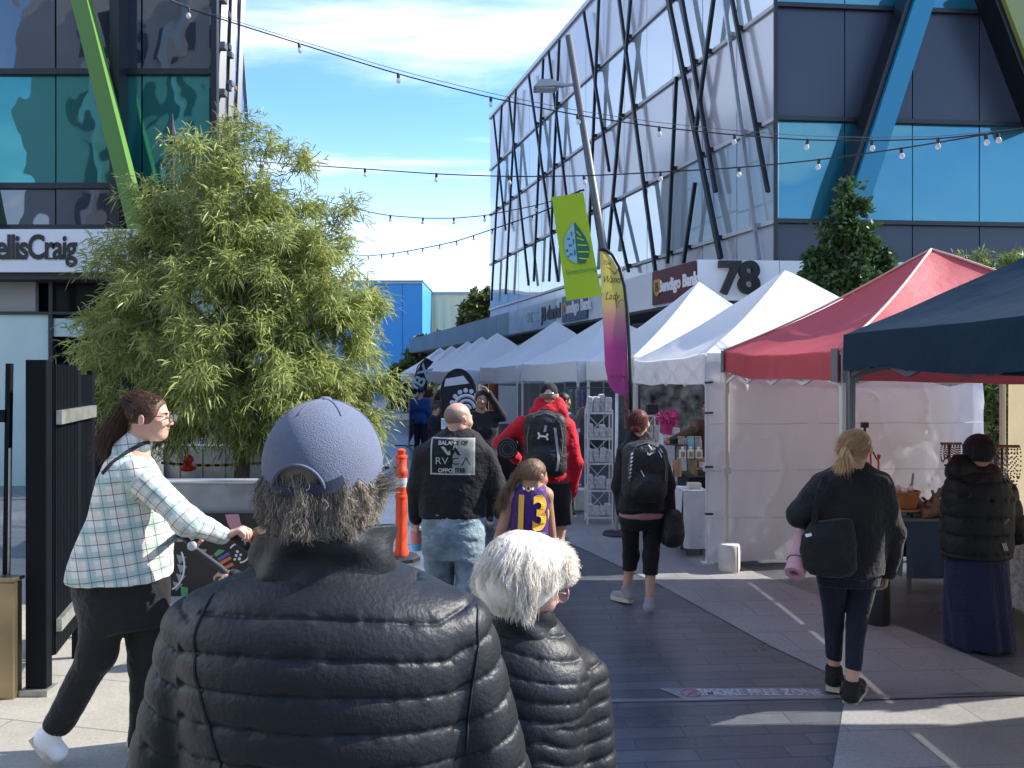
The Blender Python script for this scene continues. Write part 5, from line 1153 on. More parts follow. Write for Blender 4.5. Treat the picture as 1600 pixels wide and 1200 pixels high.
def man_jacket():
    Y = 1.42
    base = V3(P(505, 592, Y)[0], Y, 0)
    hc = P(509, 749, Y - .02) ; neck = P(512, 880, Y + .01)
    hp, o, ax = head_prims(hc, 8, .25, -4, neck)
    shL, shR = P(325, 992, Y), P(702, 992, Y); elL, elR = P(252, 1275, Y + .02), P(778, 1275, Y + .02); wrL, wrR = P(300, 1440, Y + .18), P(735, 1440, Y + .18)
    hipL, hipR = V3(base[0] - .10, Y + .02, .92), V3(base[0] + .10, Y + .02, .92); knL, knR = V3(base[0] - .11, Y + .03, .50), V3(base[0] + .12, Y + .12, .52); anL, anR = V3(base[0] - .12, Y - .06, .09), V3(base[0] + .13, Y + .16, .09)
    core = [Cap(shL, shR, .06), Cap(neck, (hipL + hipR) / 2, .09), Cap(hipL, hipR, .09)] + limb(shL, elL, wrL, .045, .04, .03) + limb(shR, elR, wrR, .045, .04, .03) + limb(hipL, knL, anL, .07, .05, .04) + limb(hipR, knR, anR, .07, .05, .04)
    hands = hand_prims(wrL, V3(.15, .5, -.8), V3(.9, .2, .2), 1.05, .6, -1) + hand_prims(wrR, V3(-.15, .5, -.8), V3(-.9, .2, .2), 1.05, .6, 1)
    pr_ = person(base, 'person in a black padded jacket and faded blue cap, walking away nearest the viewer', hp + core + hands, M['skinB'], .007)
    face_parts(pr_, o, ax, .25)
    # jacket
    rows = rows_px(Y, [(878, 420, 600, .10, .01), (897, 372, 650, .125, .01), (920, 315, 705, .14, .0), (955, 276, 744, .155, -.01), (1010, 280, 742, .165, -.02), (1130, 288, 732, .17, -.02), (1200, 290, 728, .165, -.01), (1300, 290, 730, .16, 0), (1400, 290, 730, .16, .01), (1440, 292, 728, .155, .01)])
    J = [Loft(rows, k=.05)] + [Cap(shL, elL, .084, .080, k=.016), Cap(elL, wrL, .080, .058), Cap(shR, elR, .084, .080, k=.016), Cap(elR, wrR, .078, .058)]
    zc = P(0, 962, Y - .14)[2]
    def tor(V):
        x = V[:, 0] - base[0]; t = (V[:, 2] - zc + .02 * x + .38 * x * x + .012 * noise(V, 5, 2)) / .0585; return np.where(t > .45, .45, t)
    jo = sdf_obj('jacket', J, M['nylon'], pr_, .0040, .03, quilt_fn(tor, [(shL + (elL - shL) * -.1, elL, .098, .062), (elL, wrL, .1, .06), (shR + (elR - shR) * -.1, elR, .098, .062), (elR, wrR, .1, .06)], .0082))
    # collar: stand-up ring with folds
    mb = MB(); cc = P(508, 874, Y + .005)
    def col(u, t):
        a = 2 * math.pi * u; zt = -.045 + .098 * t; rr = 1.08 + .06 * (1 - t) + .05 * math.sin(t * 8.5 + 1) * .5
        p = cc + V3(math.cos(a) * .118 * rr, math.sin(a) * .098 * rr - .004 + .012 * (1 - t), zt + .010 * math.cos(a + .4) - .012 * math.sin(a)); 
        return p + V3(math.cos(a), math.sin(a), 0) * (.005 * math.sin(3 * a + t * 7) + .004 * math.sin(7 * a - t * 5))
    mb.grid(col, 70, 16); mb.grid(lambda u, t: col(u, 1) + (col(u, 1) - col(u, .9)) * 0 + V3(-math.cos(2 * math.pi * u) * .012 * t, -math.sin(2 * math.pi * u) * .012 * t, .004 * math.sin(math.pi * t) - .05 * max(0, t - .6)), 70, 5)
    mb.build('collar', M['nylon'], jo, True)
    # yoke seams running down from the shoulder to the armpit
    tr = bvh(jo)
    for pts in ([(302, 950), (292, 1000), (300, 1060), (322, 1120), (345, 1180), (352, 1215)], [(726, 945), (742, 985), (744, 1040), (736, 1090), (728, 1150), (724, 1215)]):
        w_ = wrap([P(x, y, Y - .15) for x, y in np.array([[np.interp(t, np.arange(6), [q[0] for q in pts]), np.interp(t, np.arange(6), [q[1] for q in pts])] for t in np.linspace(0, 5, 40)])], tr, (0, 1, 0), .0015)
        mb = MB(); mb.tube(w_, .0024, 6); mb.build('seam', M['nylon'], jo, True)
    # trousers and shoes
    to = sdf_obj('trousers', [Cap(hipL, hipR, .125, k=.06)] + limb(hipL, knL, anL + V3(0, 0, .02), .105, .08, .065) + limb(hipR, knR, anR + V3(0, 0, .02), .105, .08, .065), M['denim'], pr_, .014, .03, folds(.012, 7, 3))
    for an, dy in ((anL, .2), (anR, .2)): shoe(pr_, an, an + V3(0, dy, -.055), M['blackshoe'], M['sole'], 1.15)
    # cap
    r_, f_, u_ = ax; cc = hc + u_ * .030 - f_ * .012; R3 = (.1035, .122, .115)
    rim = hc - u_ * .032
    capn = unit(u_ + f_ * .10 - r_ * .10)
    ow = P(474, 764, Y - .10)
    prs = [Ell(cc, R3, ax), Plane(rim, -capn), Cap(ow + V3(0, -.2, .0), ow + V3(0, .06, -.004), .0455, .0455, k=.003, sub=True), Ell(cc, np.array(R3) - .0095, ax, k=.002, sub=True)]
    co = sdf_obj('cap', prs, M['capblue'], pr_, .0035, .006, None)
    mb = MB(); bt = cc + u_ * .115 ; mb.lathe(bt, [(.013, -.004), (.012, .002), (.007, .005), (0, .006)], 14, ax); mb.build('button', M['capblue'], co, True)
    for a in np.linspace(0, 2 * math.pi, 7)[:-1] + 1.35:
        mb = MB(); mb.tube([cc + u_ * R3[2] * math.cos(t) * 1.004 + (r_ * math.cos(a) * R3[0] + f_ * math.sin(a) * R3[1]) * math.sin(t) * 1.004 for t in np.linspace(.05, 1.38 if abs(math.sin(a) + 1) > .4 else .75, 16)], .0014, 5); mb.build('panel_seam', M['capblue'], co, True)
    mb = MB(); ar = [ow + V3(.0465 * math.cos(t), 0, .0465 * math.sin(t)) for t in np.linspace(-.15, math.pi + .15, 24)]
    tr = bvh(co); ar2 = []
    for p in ar:
        h = tr.ray_cast(Vector(p + V3(0, -.4, 0)), Vector((0, 1, 0))); ar2.append(np.array(h[0]) if h[0] is not None else p)
    def ellp(x, z, k=1.0):
        q = (V3(x, 0, z) - cc); a_ = ((q @ r_) / R3[0]); b_ = ((q @ u_) / R3[2]); return None
    def on_cap(x, z, k=1.006):
        best = None
        lo, hi = Y - .3, Y
        for _ in range(40):
            m_ = (lo + hi) / 2; q = V3(x, m_, z) - cc; v = ((q @ r_) / R3[0]) ** 2 + ((q @ f_) / R3[1]) ** 2 + ((q @ u_) / R3[2]) ** 2
            if v > k: lo = m_
            else: hi = m_
        return V3(x, hi, z)
    mb.tube([on_cap(ow[0] + .047 * math.cos(t), ow[2] + .047 * math.sin(t)) for t in np.linspace(0, math.pi, 24)], .0028, 6); mb.build('opening_edge', M['capblue'], co, True)
    mb = MB()
    st = [on_cap(x, ow[2] + .001 - .0 + .012 * ((x - ow[0]) / .06) ** 2 * (1 if x > ow[0] else .6), 1.01) for x in np.linspace(ow[0] - .06, ow[0] + .075, 24)]
    for i in range(23): mb.bar(st[i], st[i + 1], .0035, .016, up=(0, 0, 1))
    mb.build('strap', mat('dark blue strap', (.018, .022, .045), .7), co)
    mb = MB(); q = hc + f_ * .11 - u_ * .0
    mb.grid(lambda u, t: q + r_ * (.085 * (2 * u - 1)) + f_ * (.075 * t * math.sqrt(max(0, 1 - (2 * u - 1) ** 2)) ) - u_ * (.02 * t + .02 * (2 * u - 1) ** 2), 16, 6); mb.build('brim', M['capblue'], co, True)
    # hair: wavy mass below the cap, tuft through the opening
    hcen = hc + u_ * .012; RR = (.092, .108, .11)
    sdf_obj('crown_hair', [Ell(cc, (.0915, .1085, .101), ax)], M['hgrey'], pr_, .006, .01, lambda V: .003 * fbm(V * V3(1, 1, .5), 28, 3, 2))
    under = sdf_obj('hair', [Ell(hcen - u_ * .028 - f_ * .014, (.094, .098, .092), ax), Plane(hcen + f_ * .055, f_), Plane(hcen - u_ * .085, -u_), Ell(hc + V3(.075, .02, -.095), (.03, .06, .04), k=.02, sub=True)], M['hgrey'], pr_, .006, .01, lambda V: .004 * fbm(V * V3(1, 1, .5), 28, 3, 2))
    pts, nn = ell_points(hcen - u_ * .01, RR, ax, 11000, lambda u: (u[:, 2] < .22) & (u[:, 2] > -.52) & (u[:, 1] < .45))
    down = V3(0, 0, -1); gap = pts[:, 0] > hc[0] + .055
    ln = np.where(gap, .030, .050) * np.interp(pts[:, 2], [hc[2] - .1, hc[2]], [.62, 1.0])
    cl = np.stack([noise(pts, 26, 3), noise(pts, 26, 5), noise(pts, 26, 7) * .6], 1)
    V, Fq = strands(pts + nn * .002, nn * .34 + down * .8 + cl * 1.7, ln, 9, .6, .12, 1.0, .0006, .10); mesh_obj('hair_strands', V, Fq, M['hgrey'], under)
    pts, nn = ell_points(hcen - u_ * .012 - f_ * .004, (.096, .110, .108), ax, 330, lambda u: (u[:, 2] < .15) & (u[:, 2] > -.52) & (u[:, 1] < .45)); cl = np.stack([noise(pts, 18, 13), noise(pts, 18, 15), noise(pts, 18, 17) * .5], 1)
    q, nq, dq = locks(pts, nn, nn * .22 + down * .9 + cl * 2.2, 22, .0028); V, Fq = strands(q, dq, np.where(q[:, 0] > hc[0] + .055, .030, .047), 9, nq * .1 + down * .5, .19, .9, .0007, .05, lock=22); mesh_obj('hair_strands', V, Fq, M['hgrey'], under)
    pts, nn = ell_points(hcen + u_ * .012, (.098, .112, .115), ax, 9000, lambda u: (u[:, 1] < -.3) & (u[:, 2] < .45) & (u[:, 2] > -.15))
    m_ = ((pts[:, 0] - ow[0]) ** 2 + (pts[:, 2] - ow[2]) ** 2 < .045 ** 2) & (pts[:, 2] > ow[2] - .012); pts, nn = pts[m_], nn[m_]; cl = np.stack([noise(pts, 30, 3), noise(pts, 30, 5), noise(pts, 30, 7)], 1)
    V, Fq = strands(pts - nn * .004, nn * .25 + V3(.35, 0, -.8) + cl * 1.6, .05, 8, .5, .12, 1.4, .0008, .14); mesh_obj('hair_strands', V, Fq, M['hgrey'], under)
    pts = np.tile(hc + r_ * .094 - u_ * .012, (120, 1)) + rng.normal(0, .009, (120, 3)); V, Fq = strands(pts, np.tile(V3(.9, -.2, .12), (120, 1)), .05, 7, V3(0, 0, .5), .08, 1.2, .0007, .22); mesh_obj('hair_strands', V, Fq, M['hgrey'], under)
    return pr_
man_jacket()
# ------------------------------------------------------------ lady with white hair
def lady_white():
    Y = 1.86; base = V3(P(838, 592, Y)[0], Y, 0); hc = P(815, 914, Y); s = .212
    neck = P(812, 1010, Y + .01); hp, o, ax = head_prims(hc, 66, s, -16, neck); r_, f_, u_ = ax
    shL, shR = P(750, 1060, Y - .05), P(908, 1060, Y + .05); elL, elR = P(715, 1290, Y - .05), P(925, 1240, Y + .03); wrL, wrR = P(735, 1420, Y + .12), P(890, 1400, Y + .17)
    hipL, hipR = V3(base[0] - .1, Y, .82), V3(base[0] + .09, Y, .82); knL, knR = V3(base[0] - .1, Y + .06, .44), V3(base[0] + .1, Y, .44); anL, anR = V3(base[0] - .1, Y + .1, .085), V3(base[0] + .1, Y - .12, .085)
    core = [Cap(shL, shR, .05), Cap(neck, (hipL + hipR) / 2, .08), Cap(hipL, hipR, .08)] + limb(shL, elL, wrL, .04, .036, .026) + limb(shR, elR, wrR, .04, .036, .026) + limb(hipL, knL, anL, .07, .05, .035) + limb(hipR, knR, anR, .07, .05, .035)
    hands = hand_prims(wrL, V3(.1, .5, -.8), V3(.9, .2, .2), .92, .5, -1) + hand_prims(wrR, V3(-.1, .5, -.8), V3(-.9, .2, .2), .92, .5, 1)
    pr_ = person(base, 'person with short white hair, rose glasses and black padded jacket, beside the capped person', hp + core + hands, M['skinA'], .007)
    face_parts(pr_, o, ax, s)
    rows = rows_px(Y, [(958, 762, 858, .075, .02), (980, 742, 882, .10, .02), (1012, 730, 905, .125, .01), (1045, 722, 925, .14, 0), (1130, 728, 914, .155, -.01), (1200, 730, 912, .155, -.01), (1330, 728, 918, .155, 0), (1400, 724, 922, .16, 0)])
    J = [Loft(rows, k=.05), Cap(shL, elL, .066, .064, k=.04), Cap(elL, wrL, .062, .046), Cap(shR, elR, .068, .066, k=.04), Cap(elR, wrR, .064, .048)]
    zc = P(0, 1060, Y)[2]
    def tor(V):
        x = V[:, 0] - base[0] - .01; return (V[:, 2] - zc + .28 * np.abs(x) * (V[:, 2] < zc - .06) + .22 * x + .015 * noise(V, 6, 3)) / .041
    jo = sdf_obj('jacket', J, M['nylon'], pr_, .0048, .03, quilt_fn(tor, [(shL, elL, .095, .043), (elL, wrL, .08, .043), (shR + (elR - shR) * -.1, elR, .10, .043), (elR, wrR, .085, .043)], .0068))
    mb = MB(); cc = P(812, 955, Y + .005)
    def col(u, t):
        a = 2 * math.pi * u; rr = 1.12 - .12 * t
        return cc + V3(math.cos(a) * .082 * rr, math.sin(a) * .078 * rr, -.03 + .058 * t - .012 * math.cos(a) + .01 * math.sin(a)) + V3(math.cos(a), math.sin(a), 0) * .003 * math.sin(5 * a + t * 6)
    mb.grid(col, 60, 10); mb.grid(lambda u, t: col(u, 1) - V3(math.cos(2 * math.pi * u), math.sin(2 * math.pi * u), 0) * .010 * t - V3(0, 0, .03 * max(0, t - .5)), 60, 4); mb.build('collar', M['nylon'], jo, True)
    sdf_obj('trousers', [Cap(hipL, hipR, .12, k=.06)] + limb(hipL, knL, anL, .10, .075, .06) + limb(hipR, knR, anR, .10, .075, .06), M['charcoal'], pr_, .014, .03, folds(.01, 7, 5))
    for an in (anL, anR): shoe(pr_, an, an + V3(.03, .19, -.05), M['blackshoe'], M['sole'])
    # hair: full white bob
    hcen = hc + u_ * .030 - f_ * .004 + r_ * .004
    un = sdf_obj('hair', [Ell(hcen + u_ * .004, (.096, .106, .096), ax), Ell(hcen - u_ * .045 - f_ * .03, (.086, .078, .066), ax), Ell(hcen + f_ * .060 + u_ * .040, (.074, .054, .044), ax), Ell(hcen + f_ * .108 - u_ * .085, (.11, .098, .10), ax, k=.02, sub=True)], M['hwhite'], pr_, .005, .03, lambda V: .006 * fbm(V * V3(1, 1, .4), 30, 3, 6))
    pts, nn = ell_points(hcen, (.096, .106, .096), ax, 15000, lambda u: (u[:, 1] < .75) & (u[:, 2] > -.62) & ~((u[:, 1] > -.02) & (u[:, 2] < .12)) & ~((u[:, 1] > .22) & (u[:, 2] < .42)))
    cl = np.stack([noise(pts, 20, 3), noise(pts, 20, 5), noise(pts, 20, 7)], 1)
    crown = hcen + u_ * .10 - f_ * .03; away = pts - crown; away /= np.maximum(.02, np.linalg.norm(away, axis=1))[:, None]
    V, Fq = strands(pts, nn * .04 + (away - nn * np.sum(away * nn, 1)[:, None]) * 1.0 + cl * .8 + V3(0, 0, -.25), .050, 8, .35, .05, 1.0, .0006, .07); mesh_obj('hair_strands', V, Fq, M['hwhite'], un)
    pts, nn = ell_points(hcen, (.097, .109, .095), ax, 420, lambda u: (u[:, 1] < .3) & (u[:, 2] > -.55) & ~((u[:, 1] > -.05) & (u[:, 2] < .25))); cl = np.stack([noise(pts, 14, 3), noise(pts, 14, 5), noise(pts, 14, 7)], 1); away = pts - crown; away /= np.maximum(.02, np.linalg.norm(away, axis=1))[:, None]
    q, nq, dq = locks(pts, nn, (away - nn * np.sum(away * nn, 1)[:, None]) + nn * .12 + cl * 1.1 + V3(0, 0, -.3), 20, .0026); V, Fq = strands(q, dq, .058, 8, V3(0, 0, -.5), .12, .8, .0007, .05, lock=20); mesh_obj('hair_strands', V, Fq, M['hwhite'], un)
    pts, nn = ell_points(hcen + f_ * .060 + u_ * .040, (.075, .055, .045), ax, 2600, lambda u: (u[:, 1] > -.1)); cl = np.stack([noise(pts, 20, 3), noise(pts, 20, 5), noise(pts, 20, 7)], 1)
    V, Fq = strands(pts, nn * .2 + r_ * .5 + f_ * .3 + cl, .024, 7, .3, .08, 1.1, .0009, .14); mesh_obj('hair_strands', V, Fq, M['hwhite'], un)
    # glasses
    mb = MB()
    for sg in (-1, 1):
        c = o(.145 * sg, .47, .015); mb.tube([c + r_ * .027 * math.cos(a) + u_ * .021 * math.sin(a) for a in np.linspace(0, 2 * math.pi, 19)], .0018, 5); mb.tube([o(.26 * sg, .44, .04), o(.34 * sg, .1, .05), o(.345 * sg, -.05, .03)], .0018, 5)
    mb.tube([o(-.03, .49, .03), o(.03, .49, .03)], .0018, 5); g_ = mb.build('glasses', M['pinkf'], pr_, True)
    mb = MB()
    for sg in (-1, 1): c = o(.145 * sg, .47, .015); mb.prism([c + r_ * .026 * math.cos(a) + u_ * .020 * math.sin(a) for a in np.linspace(0, 2 * math.pi, 17)[:-1]], f_, .001)
    mb.build('lens', M['lens'], g_)
lady_white()
# ------------------------------------------------------------ woman in the plaid shirt pushing a pram
def plaid_mat():
    m = bpy.data.materials.new('plaid flannel'); m.use_nodes = True; t = m.node_tree; b = t.nodes['Principled BSDF']; L = t.links.new
    b.inputs['Roughness'].default_value = .85; b.inputs['Sheen Weight'].default_value = .2
    at = t.nodes.new('ShaderNodeAttribute'); at.attribute_name = 'weave'; sp_ = t.nodes.new('ShaderNodeSeparateXYZ'); L(at.outputs['Vector'], sp_.inputs[0])
    def band(src, per, off, w, soft):
        a = t.nodes.new('ShaderNodeMath'); a.operation = 'MULTIPLY_ADD'; L(src, a.inputs[0]); a.inputs[1].default_value = 1 / per; a.inputs[2].default_value = off
        f = t.nodes.new('ShaderNodeMath'); f.operation = 'FRACT'; L(a.outputs[0], f.inputs[0]); s_ = t.nodes.new('ShaderNodeMath'); s_.operation = 'SUBTRACT'; L(f.outputs[0], s_.inputs[0]); s_.inputs[1].default_value = .5
        q = t.nodes.new('ShaderNodeMath'); q.operation = 'ABSOLUTE'; L(s_.outputs[0], q.inputs[0]); r = t.nodes.new('ShaderNodeMapRange'); L(q.outputs[0], r.inputs[0]); r.inputs[1].default_value = w + soft; r.inputs[2].default_value = w; return r.outputs[0]
    col = None
    base = (.70, .70, .63, 1)
    prev = base
    for (ax_, per, off, w, soft, c, k) in ((0, .115, .2, .16, .03, (.30, .44, .40, 1), .62), (1, .115, .3, .16, .03, (.30, .44, .40, 1), .62), (0, .115, .62, .06, .03, (.60, .50, .36, 1), .35), (1, .115, .72, .06, .03, (.60, .50, .36, 1), .35), (0, .115, .25, .018, .008, (.05, .06, .075, 1), .55), (1, .115, .35, .018, .008, (.05, .06, .075, 1), .7), (0, .115, .75, .018, .008, (.07, .05, .075, 1), .75), (1, .115, .85, .018, .008, (.07, .05, .075, 1), .75)):
        f = band(sp_.outputs[ax_], per, off, w, soft); ml = t.nodes.new('ShaderNodeMath'); ml.operation = 'MULTIPLY'; L(f, ml.inputs[0]); ml.inputs[1].default_value = k
        mx_ = t.nodes.new('ShaderNodeMix'); mx_.data_type = 'RGBA'; L(ml.outputs[0], mx_.inputs['Factor']); mx_.inputs['B'].default_value = c
        if isinstance(prev, tuple): mx_.inputs['A'].default_value = prev
        else: L(prev, mx_.inputs['A'])
        prev = mx_.outputs['Result']
    L(prev, b.inputs['Base Color'])
    tc = t.nodes.new('ShaderNodeTexCoord'); n = t.nodes.new('ShaderNodeTexNoise'); n.inputs['Scale'].default_value = 25; n.inputs['Detail'].default_value = 5; L(tc.outputs['Object'], n.inputs['Vector'])
    bn = t.nodes.new('ShaderNodeBump'); bn.inputs['Strength'].default_value = .5; bn.inputs['Distance'].default_value = .01; L(n.outputs[0], bn.inputs['Height']); L(bn.outputs[0], b.inputs['Normal'])
    return m
def weave(o, torso_c, segs):
    """per vertex cloth coordinates: torso by x and z, sleeves along and round the arm"""
    me = o.data; n = len(me.vertices); v = np.zeros(n * 3); me.vertices.foreach_get('co', v); v = v.reshape(-1, 3) + np.array(wloc(o))
    uv = np.stack([(v[:, 0] - torso_c[0]) * .985 + .17 * (v[:, 2] - torso_c[2]) + .55 * (v[:, 1] - torso_c[1]), v[:, 2] - .12 * (v[:, 0] - torso_c[0]), np.zeros(n)], 1)
    best = np.full(n, 1e9)
    for (a, b, r, off) in segs:
        a, b = np.asarray(a, float), np.asarray(b, float); ba = unit(b - a); L_ = np.linalg.norm(b - a); u = (v - a) @ ba; q = np.clip(u, 0, L_); w = v - (a + ba * q[:, None]); d = np.linalg.norm(w, axis=1)
        m = (d < r) & (d < best) & (u > .04); best[m] = d[m]; u1, u2, _ = basis(ba); ang = np.arctan2(w @ u1, w @ u2); uv[m, 0] = (u + off)[m]; uv[m, 1] = (ang * .075)[m]
    at = me.attributes.new('weave', 'FLOAT_VECTOR', 'POINT'); at.data.foreach_set('vector', uv.astype(np.float32).ravel())
def lady_plaid():
    Y = 3.85; s = .225; base = V3(P(185, 592, Y)[0], Y, 0); hc = P(234, 652, Y); neck = P(208, 712, Y)
    hp, o, ax = head_prims(hc, 84, s, -4, neck); r_, f_, u_ = ax
    shN, shF = P(213, 738, Y - .16), P(222, 735, Y + .16); elN, wrN = P(292, 812, Y - .17), P(352, 838, Y - .06); elF, wrF = P(262, 822, Y + .2), P(284, 832, Y + .16)
    hip = P(188, 915, Y); hipF, hipN = hip + V3(.0, .08, 0), hip + V3(-.0, -.08, 0)
    knB, anB = P(152, 1022, Y - .07), P(92, 1130, Y - .09); knFr, anFr = P(232, 1035, Y + .08), P(222, 1165, Y + .09)
    core = [Cap(shN, shF, .05), Cap(neck, hip, .08)] + limb(shN, elN, wrN, .04, .036, .028) + limb(shF, elF, wrF, .04, .036, .028) + limb(hipN, knB, anB, .07, .05, .036) + limb(hipF, knFr, anFr, .07, .05, .036)
    hands = hand_prims(wrN, P(366, 832, Y) - P(352, 838, Y), V3(.3, .1, -1), .95, .85, 1) + hand_prims(wrF, V3(1, 0, .1), V3(.3, 0, -1), .95, .85, -1)
    pr_ = person(base, 'person with long brown ponytail and pale plaid shirt pushing a pram', hp + core + hands, M['skinA'], .0055, .016)
    face_parts(pr_, o, ax, s)
    rows = rows_px(Y, [(706, 186, 222, .08, 0), (720, 172, 234, .13, 0), (745, 163, 246, .175, 0), (800, 148, 262, .185, 0), (850, 126, 268, .20, 0), (885, 113, 266, .21, 0), (902, 110, 264, .215, 0)])
    so_ = sdf_obj('shirt', [Loft(rows, k=.04), Cap(shN, elN, .073, .066, k=.05), Cap(elN, wrN - (wrN - elN) * .08, .066, .048, k=.03), Cap(shF, elF, .07, .062, k=.05), Cap(elF, wrF - (wrF - elF) * .1, .06, .046, k=.03), Cap(P(199, 703, Y), P(216, 690, Y), .062, .066, k=.03)], plaid_mat(), pr_, .0075, .03, [folds(.016, 5, 3, (1, 1, .6)), folds(.010, 13, 5, (1, 1, .7))])
    weave(so_, P(190, 800, Y), [(shN, elN, .11, 0), (elN, wrN, .09, .31), (shF, elF, .1, 0)])
    mb = MB(); pts = [(152, 742), (165, 725), (185, 706), (203, 696), (222, 692)]; tr = bvh(so_)
    mb.tube(wrap([P(x, y, Y - .19) for x, y in zip(np.interp(np.linspace(0, 4, 24), range(5), [p[0] for p in pts]), np.interp(np.linspace(0, 4, 24), range(5), [p[1] for p in pts]))], tr, (0, 1, 0), .002), .010, 8); mb.build('bag_strap', M['knitblack'], pr_, True)
    sdf_obj('trousers', [Loft(rows_px(Y, [(890, 116, 262, .17, 0), (920, 116, 262, .18, 0), (950, 122, 262, .17, 0), (975, 130, 258, .16, 0)]), k=.05), Cap(P(168, 940, Y - .07), knB, .115, .085), Cap(knB, anB, .085, .068), Cap(P(222, 940, Y + .06), knFr, .11, .085), Cap(knFr, anFr, .085, .066), Plane(anB + unit(anB - knB) * .03, unit(anB - knB))], M['blackc'], pr_, .009, .035, folds(.012, 8, 7))
    an = P(84, 1140, Y - .09); toe = P(90, 1190, Y - .06); sh_ = []
    hl = P(58, 1152, Y - .09)
    so2 = sdf_obj('shoe', [Cap(P(70, 1152, Y - .09), P(92, 1176, Y - .08), .048, .042), Cap(P(84, 1142, Y - .09), P(74, 1158, Y - .09), .046, .046), Plane(P(86, 1136, Y - .09), unit(anB - knB) * -1)], M['white'], pr_, .006, .02)
    a, b = P(50, 1153, Y - .09), P(84, 1191, Y - .08); dv = unit(b - a); up = unit(np.cross(dv, (0, 1, 0))); up = up if up[0] > 0 else -up; mb = MB()
    poly = [a + (b - a) * t + V3(0, 1, 0) * w for t, w in ((0, .03), (.3, .038), (.7, .044), (1, .02))]; poly += [a + (b - a) * t - V3(0, 1, 0) * w for t, w in ((1, .02), (.7, .044), (.3, .038), (0, .03))]; mb.prism(poly, up, .024); mb.build('sole', M['sole'], so2)
    shoe(pr_, V3(anFr[0], anFr[1], .085), V3(anFr[0] + .19, anFr[1], .035), M['white'], M['white'])
    # hair: swept back into a ponytail
    hcen = hc + u_ * .028 - f_ * .014
    hp_ = [Ell(hcen, (.083, .102, .090), ax), Ell(hc + f_ * .105 - u_ * .03, (.12, .062, .12), ax, k=.02, sub=True), Ell(hc - u_ * .10 + f_ * .03, (.2, .075, .05), ax, k=.02, sub=True), Ell(o(.4, -.03, -.06), (.02, .022, .034), ax, k=.01, sub=True), Ell(o(-.4, -.03, -.06), (.02, .022, .034), ax, k=.01, sub=True)]
    un = sdf_obj('hair', hp_, M['hbrown'], pr_, .005, .012, lambda V: .0025 * fbm(V * V3(.4, 1, 1), 45, 2, 2))
    knot = P(203, 624, Y)
    pts, nn = ell_points(hcen, (.084, .103, .091), ax, 3600, lambda u: (u[:, 1] < .52 + .25 * u[:, 2]) & (u[:, 2] > -.55) & ~((u[:, 1] > .1) & (u[:, 2] < -.12)))
    dv = knot - pts; ln = np.linalg.norm(dv, axis=1); V, Fq = strands(pts + nn * .001, dv / ln[:, None] + nn * .35, np.minimum(ln * .95, .11), 6, V3(0, 0, -.1), .02, 1, .0010, .05); 
    mesh_obj('hair_strands', V, Fq, M['hbrown'], un)
    n_ = 2200; pts = knot + rng.normal(0, .014, (n_, 3)); tgt = P(170, 702, Y) + rng.normal(0, 1, (n_, 3)) * V3(.030, .035, .03); dv = tgt - pts; ln = np.linalg.norm(dv, axis=1)
    V, Fq = strands(pts, dv / ln[:, None] + V3(-.12, 0, .10), ln * 1.0, 9, V3(.10, 0, -.25), .03, .8, .0014, .05); mesh_obj('ponytail', V, Fq, M['hbrown'], un)
    mb = MB(); mb.tube([knot + V3(.0, .02 * math.cos(a), .02 * math.sin(a)) for a in np.linspace(0, 6.3, 15)], .007, 6); mb.build('hair_tie', M['black'], un, True)
    mb = MB()
    for sg in (-1, 1):
        c = o(.13 * sg, .50, .015); q = [c + r_ * .026 * x + u_ * .019 * y for x, y in ((-1, .7), (-.8, 1), (.8, 1), (1, .7), (.9, -.6), (.5, -1), (-.5, -1), (-.9, -.6), (-1, .7))]; mb.tube(q, .0024, 5); mb.tube([o(.25 * sg, .48, .045), o(.33 * sg, .15, .05), o(.345 * sg, -.02, .03)], .0024, 5)
    g_ = mb.build('glasses', M['frameg'], pr_, True)
    mb = MB()
    for sg in (-1, 1): c = o(.13 * sg, .50, .015); mb.prism([c + r_ * .025 * math.cos(a) + u_ * .018 * math.sin(a) for a in np.linspace(0, 2 * math.pi, 17)[:-1]], f_, .001)
    mb.build('lens', M['lens'], g_)
lady_plaid()
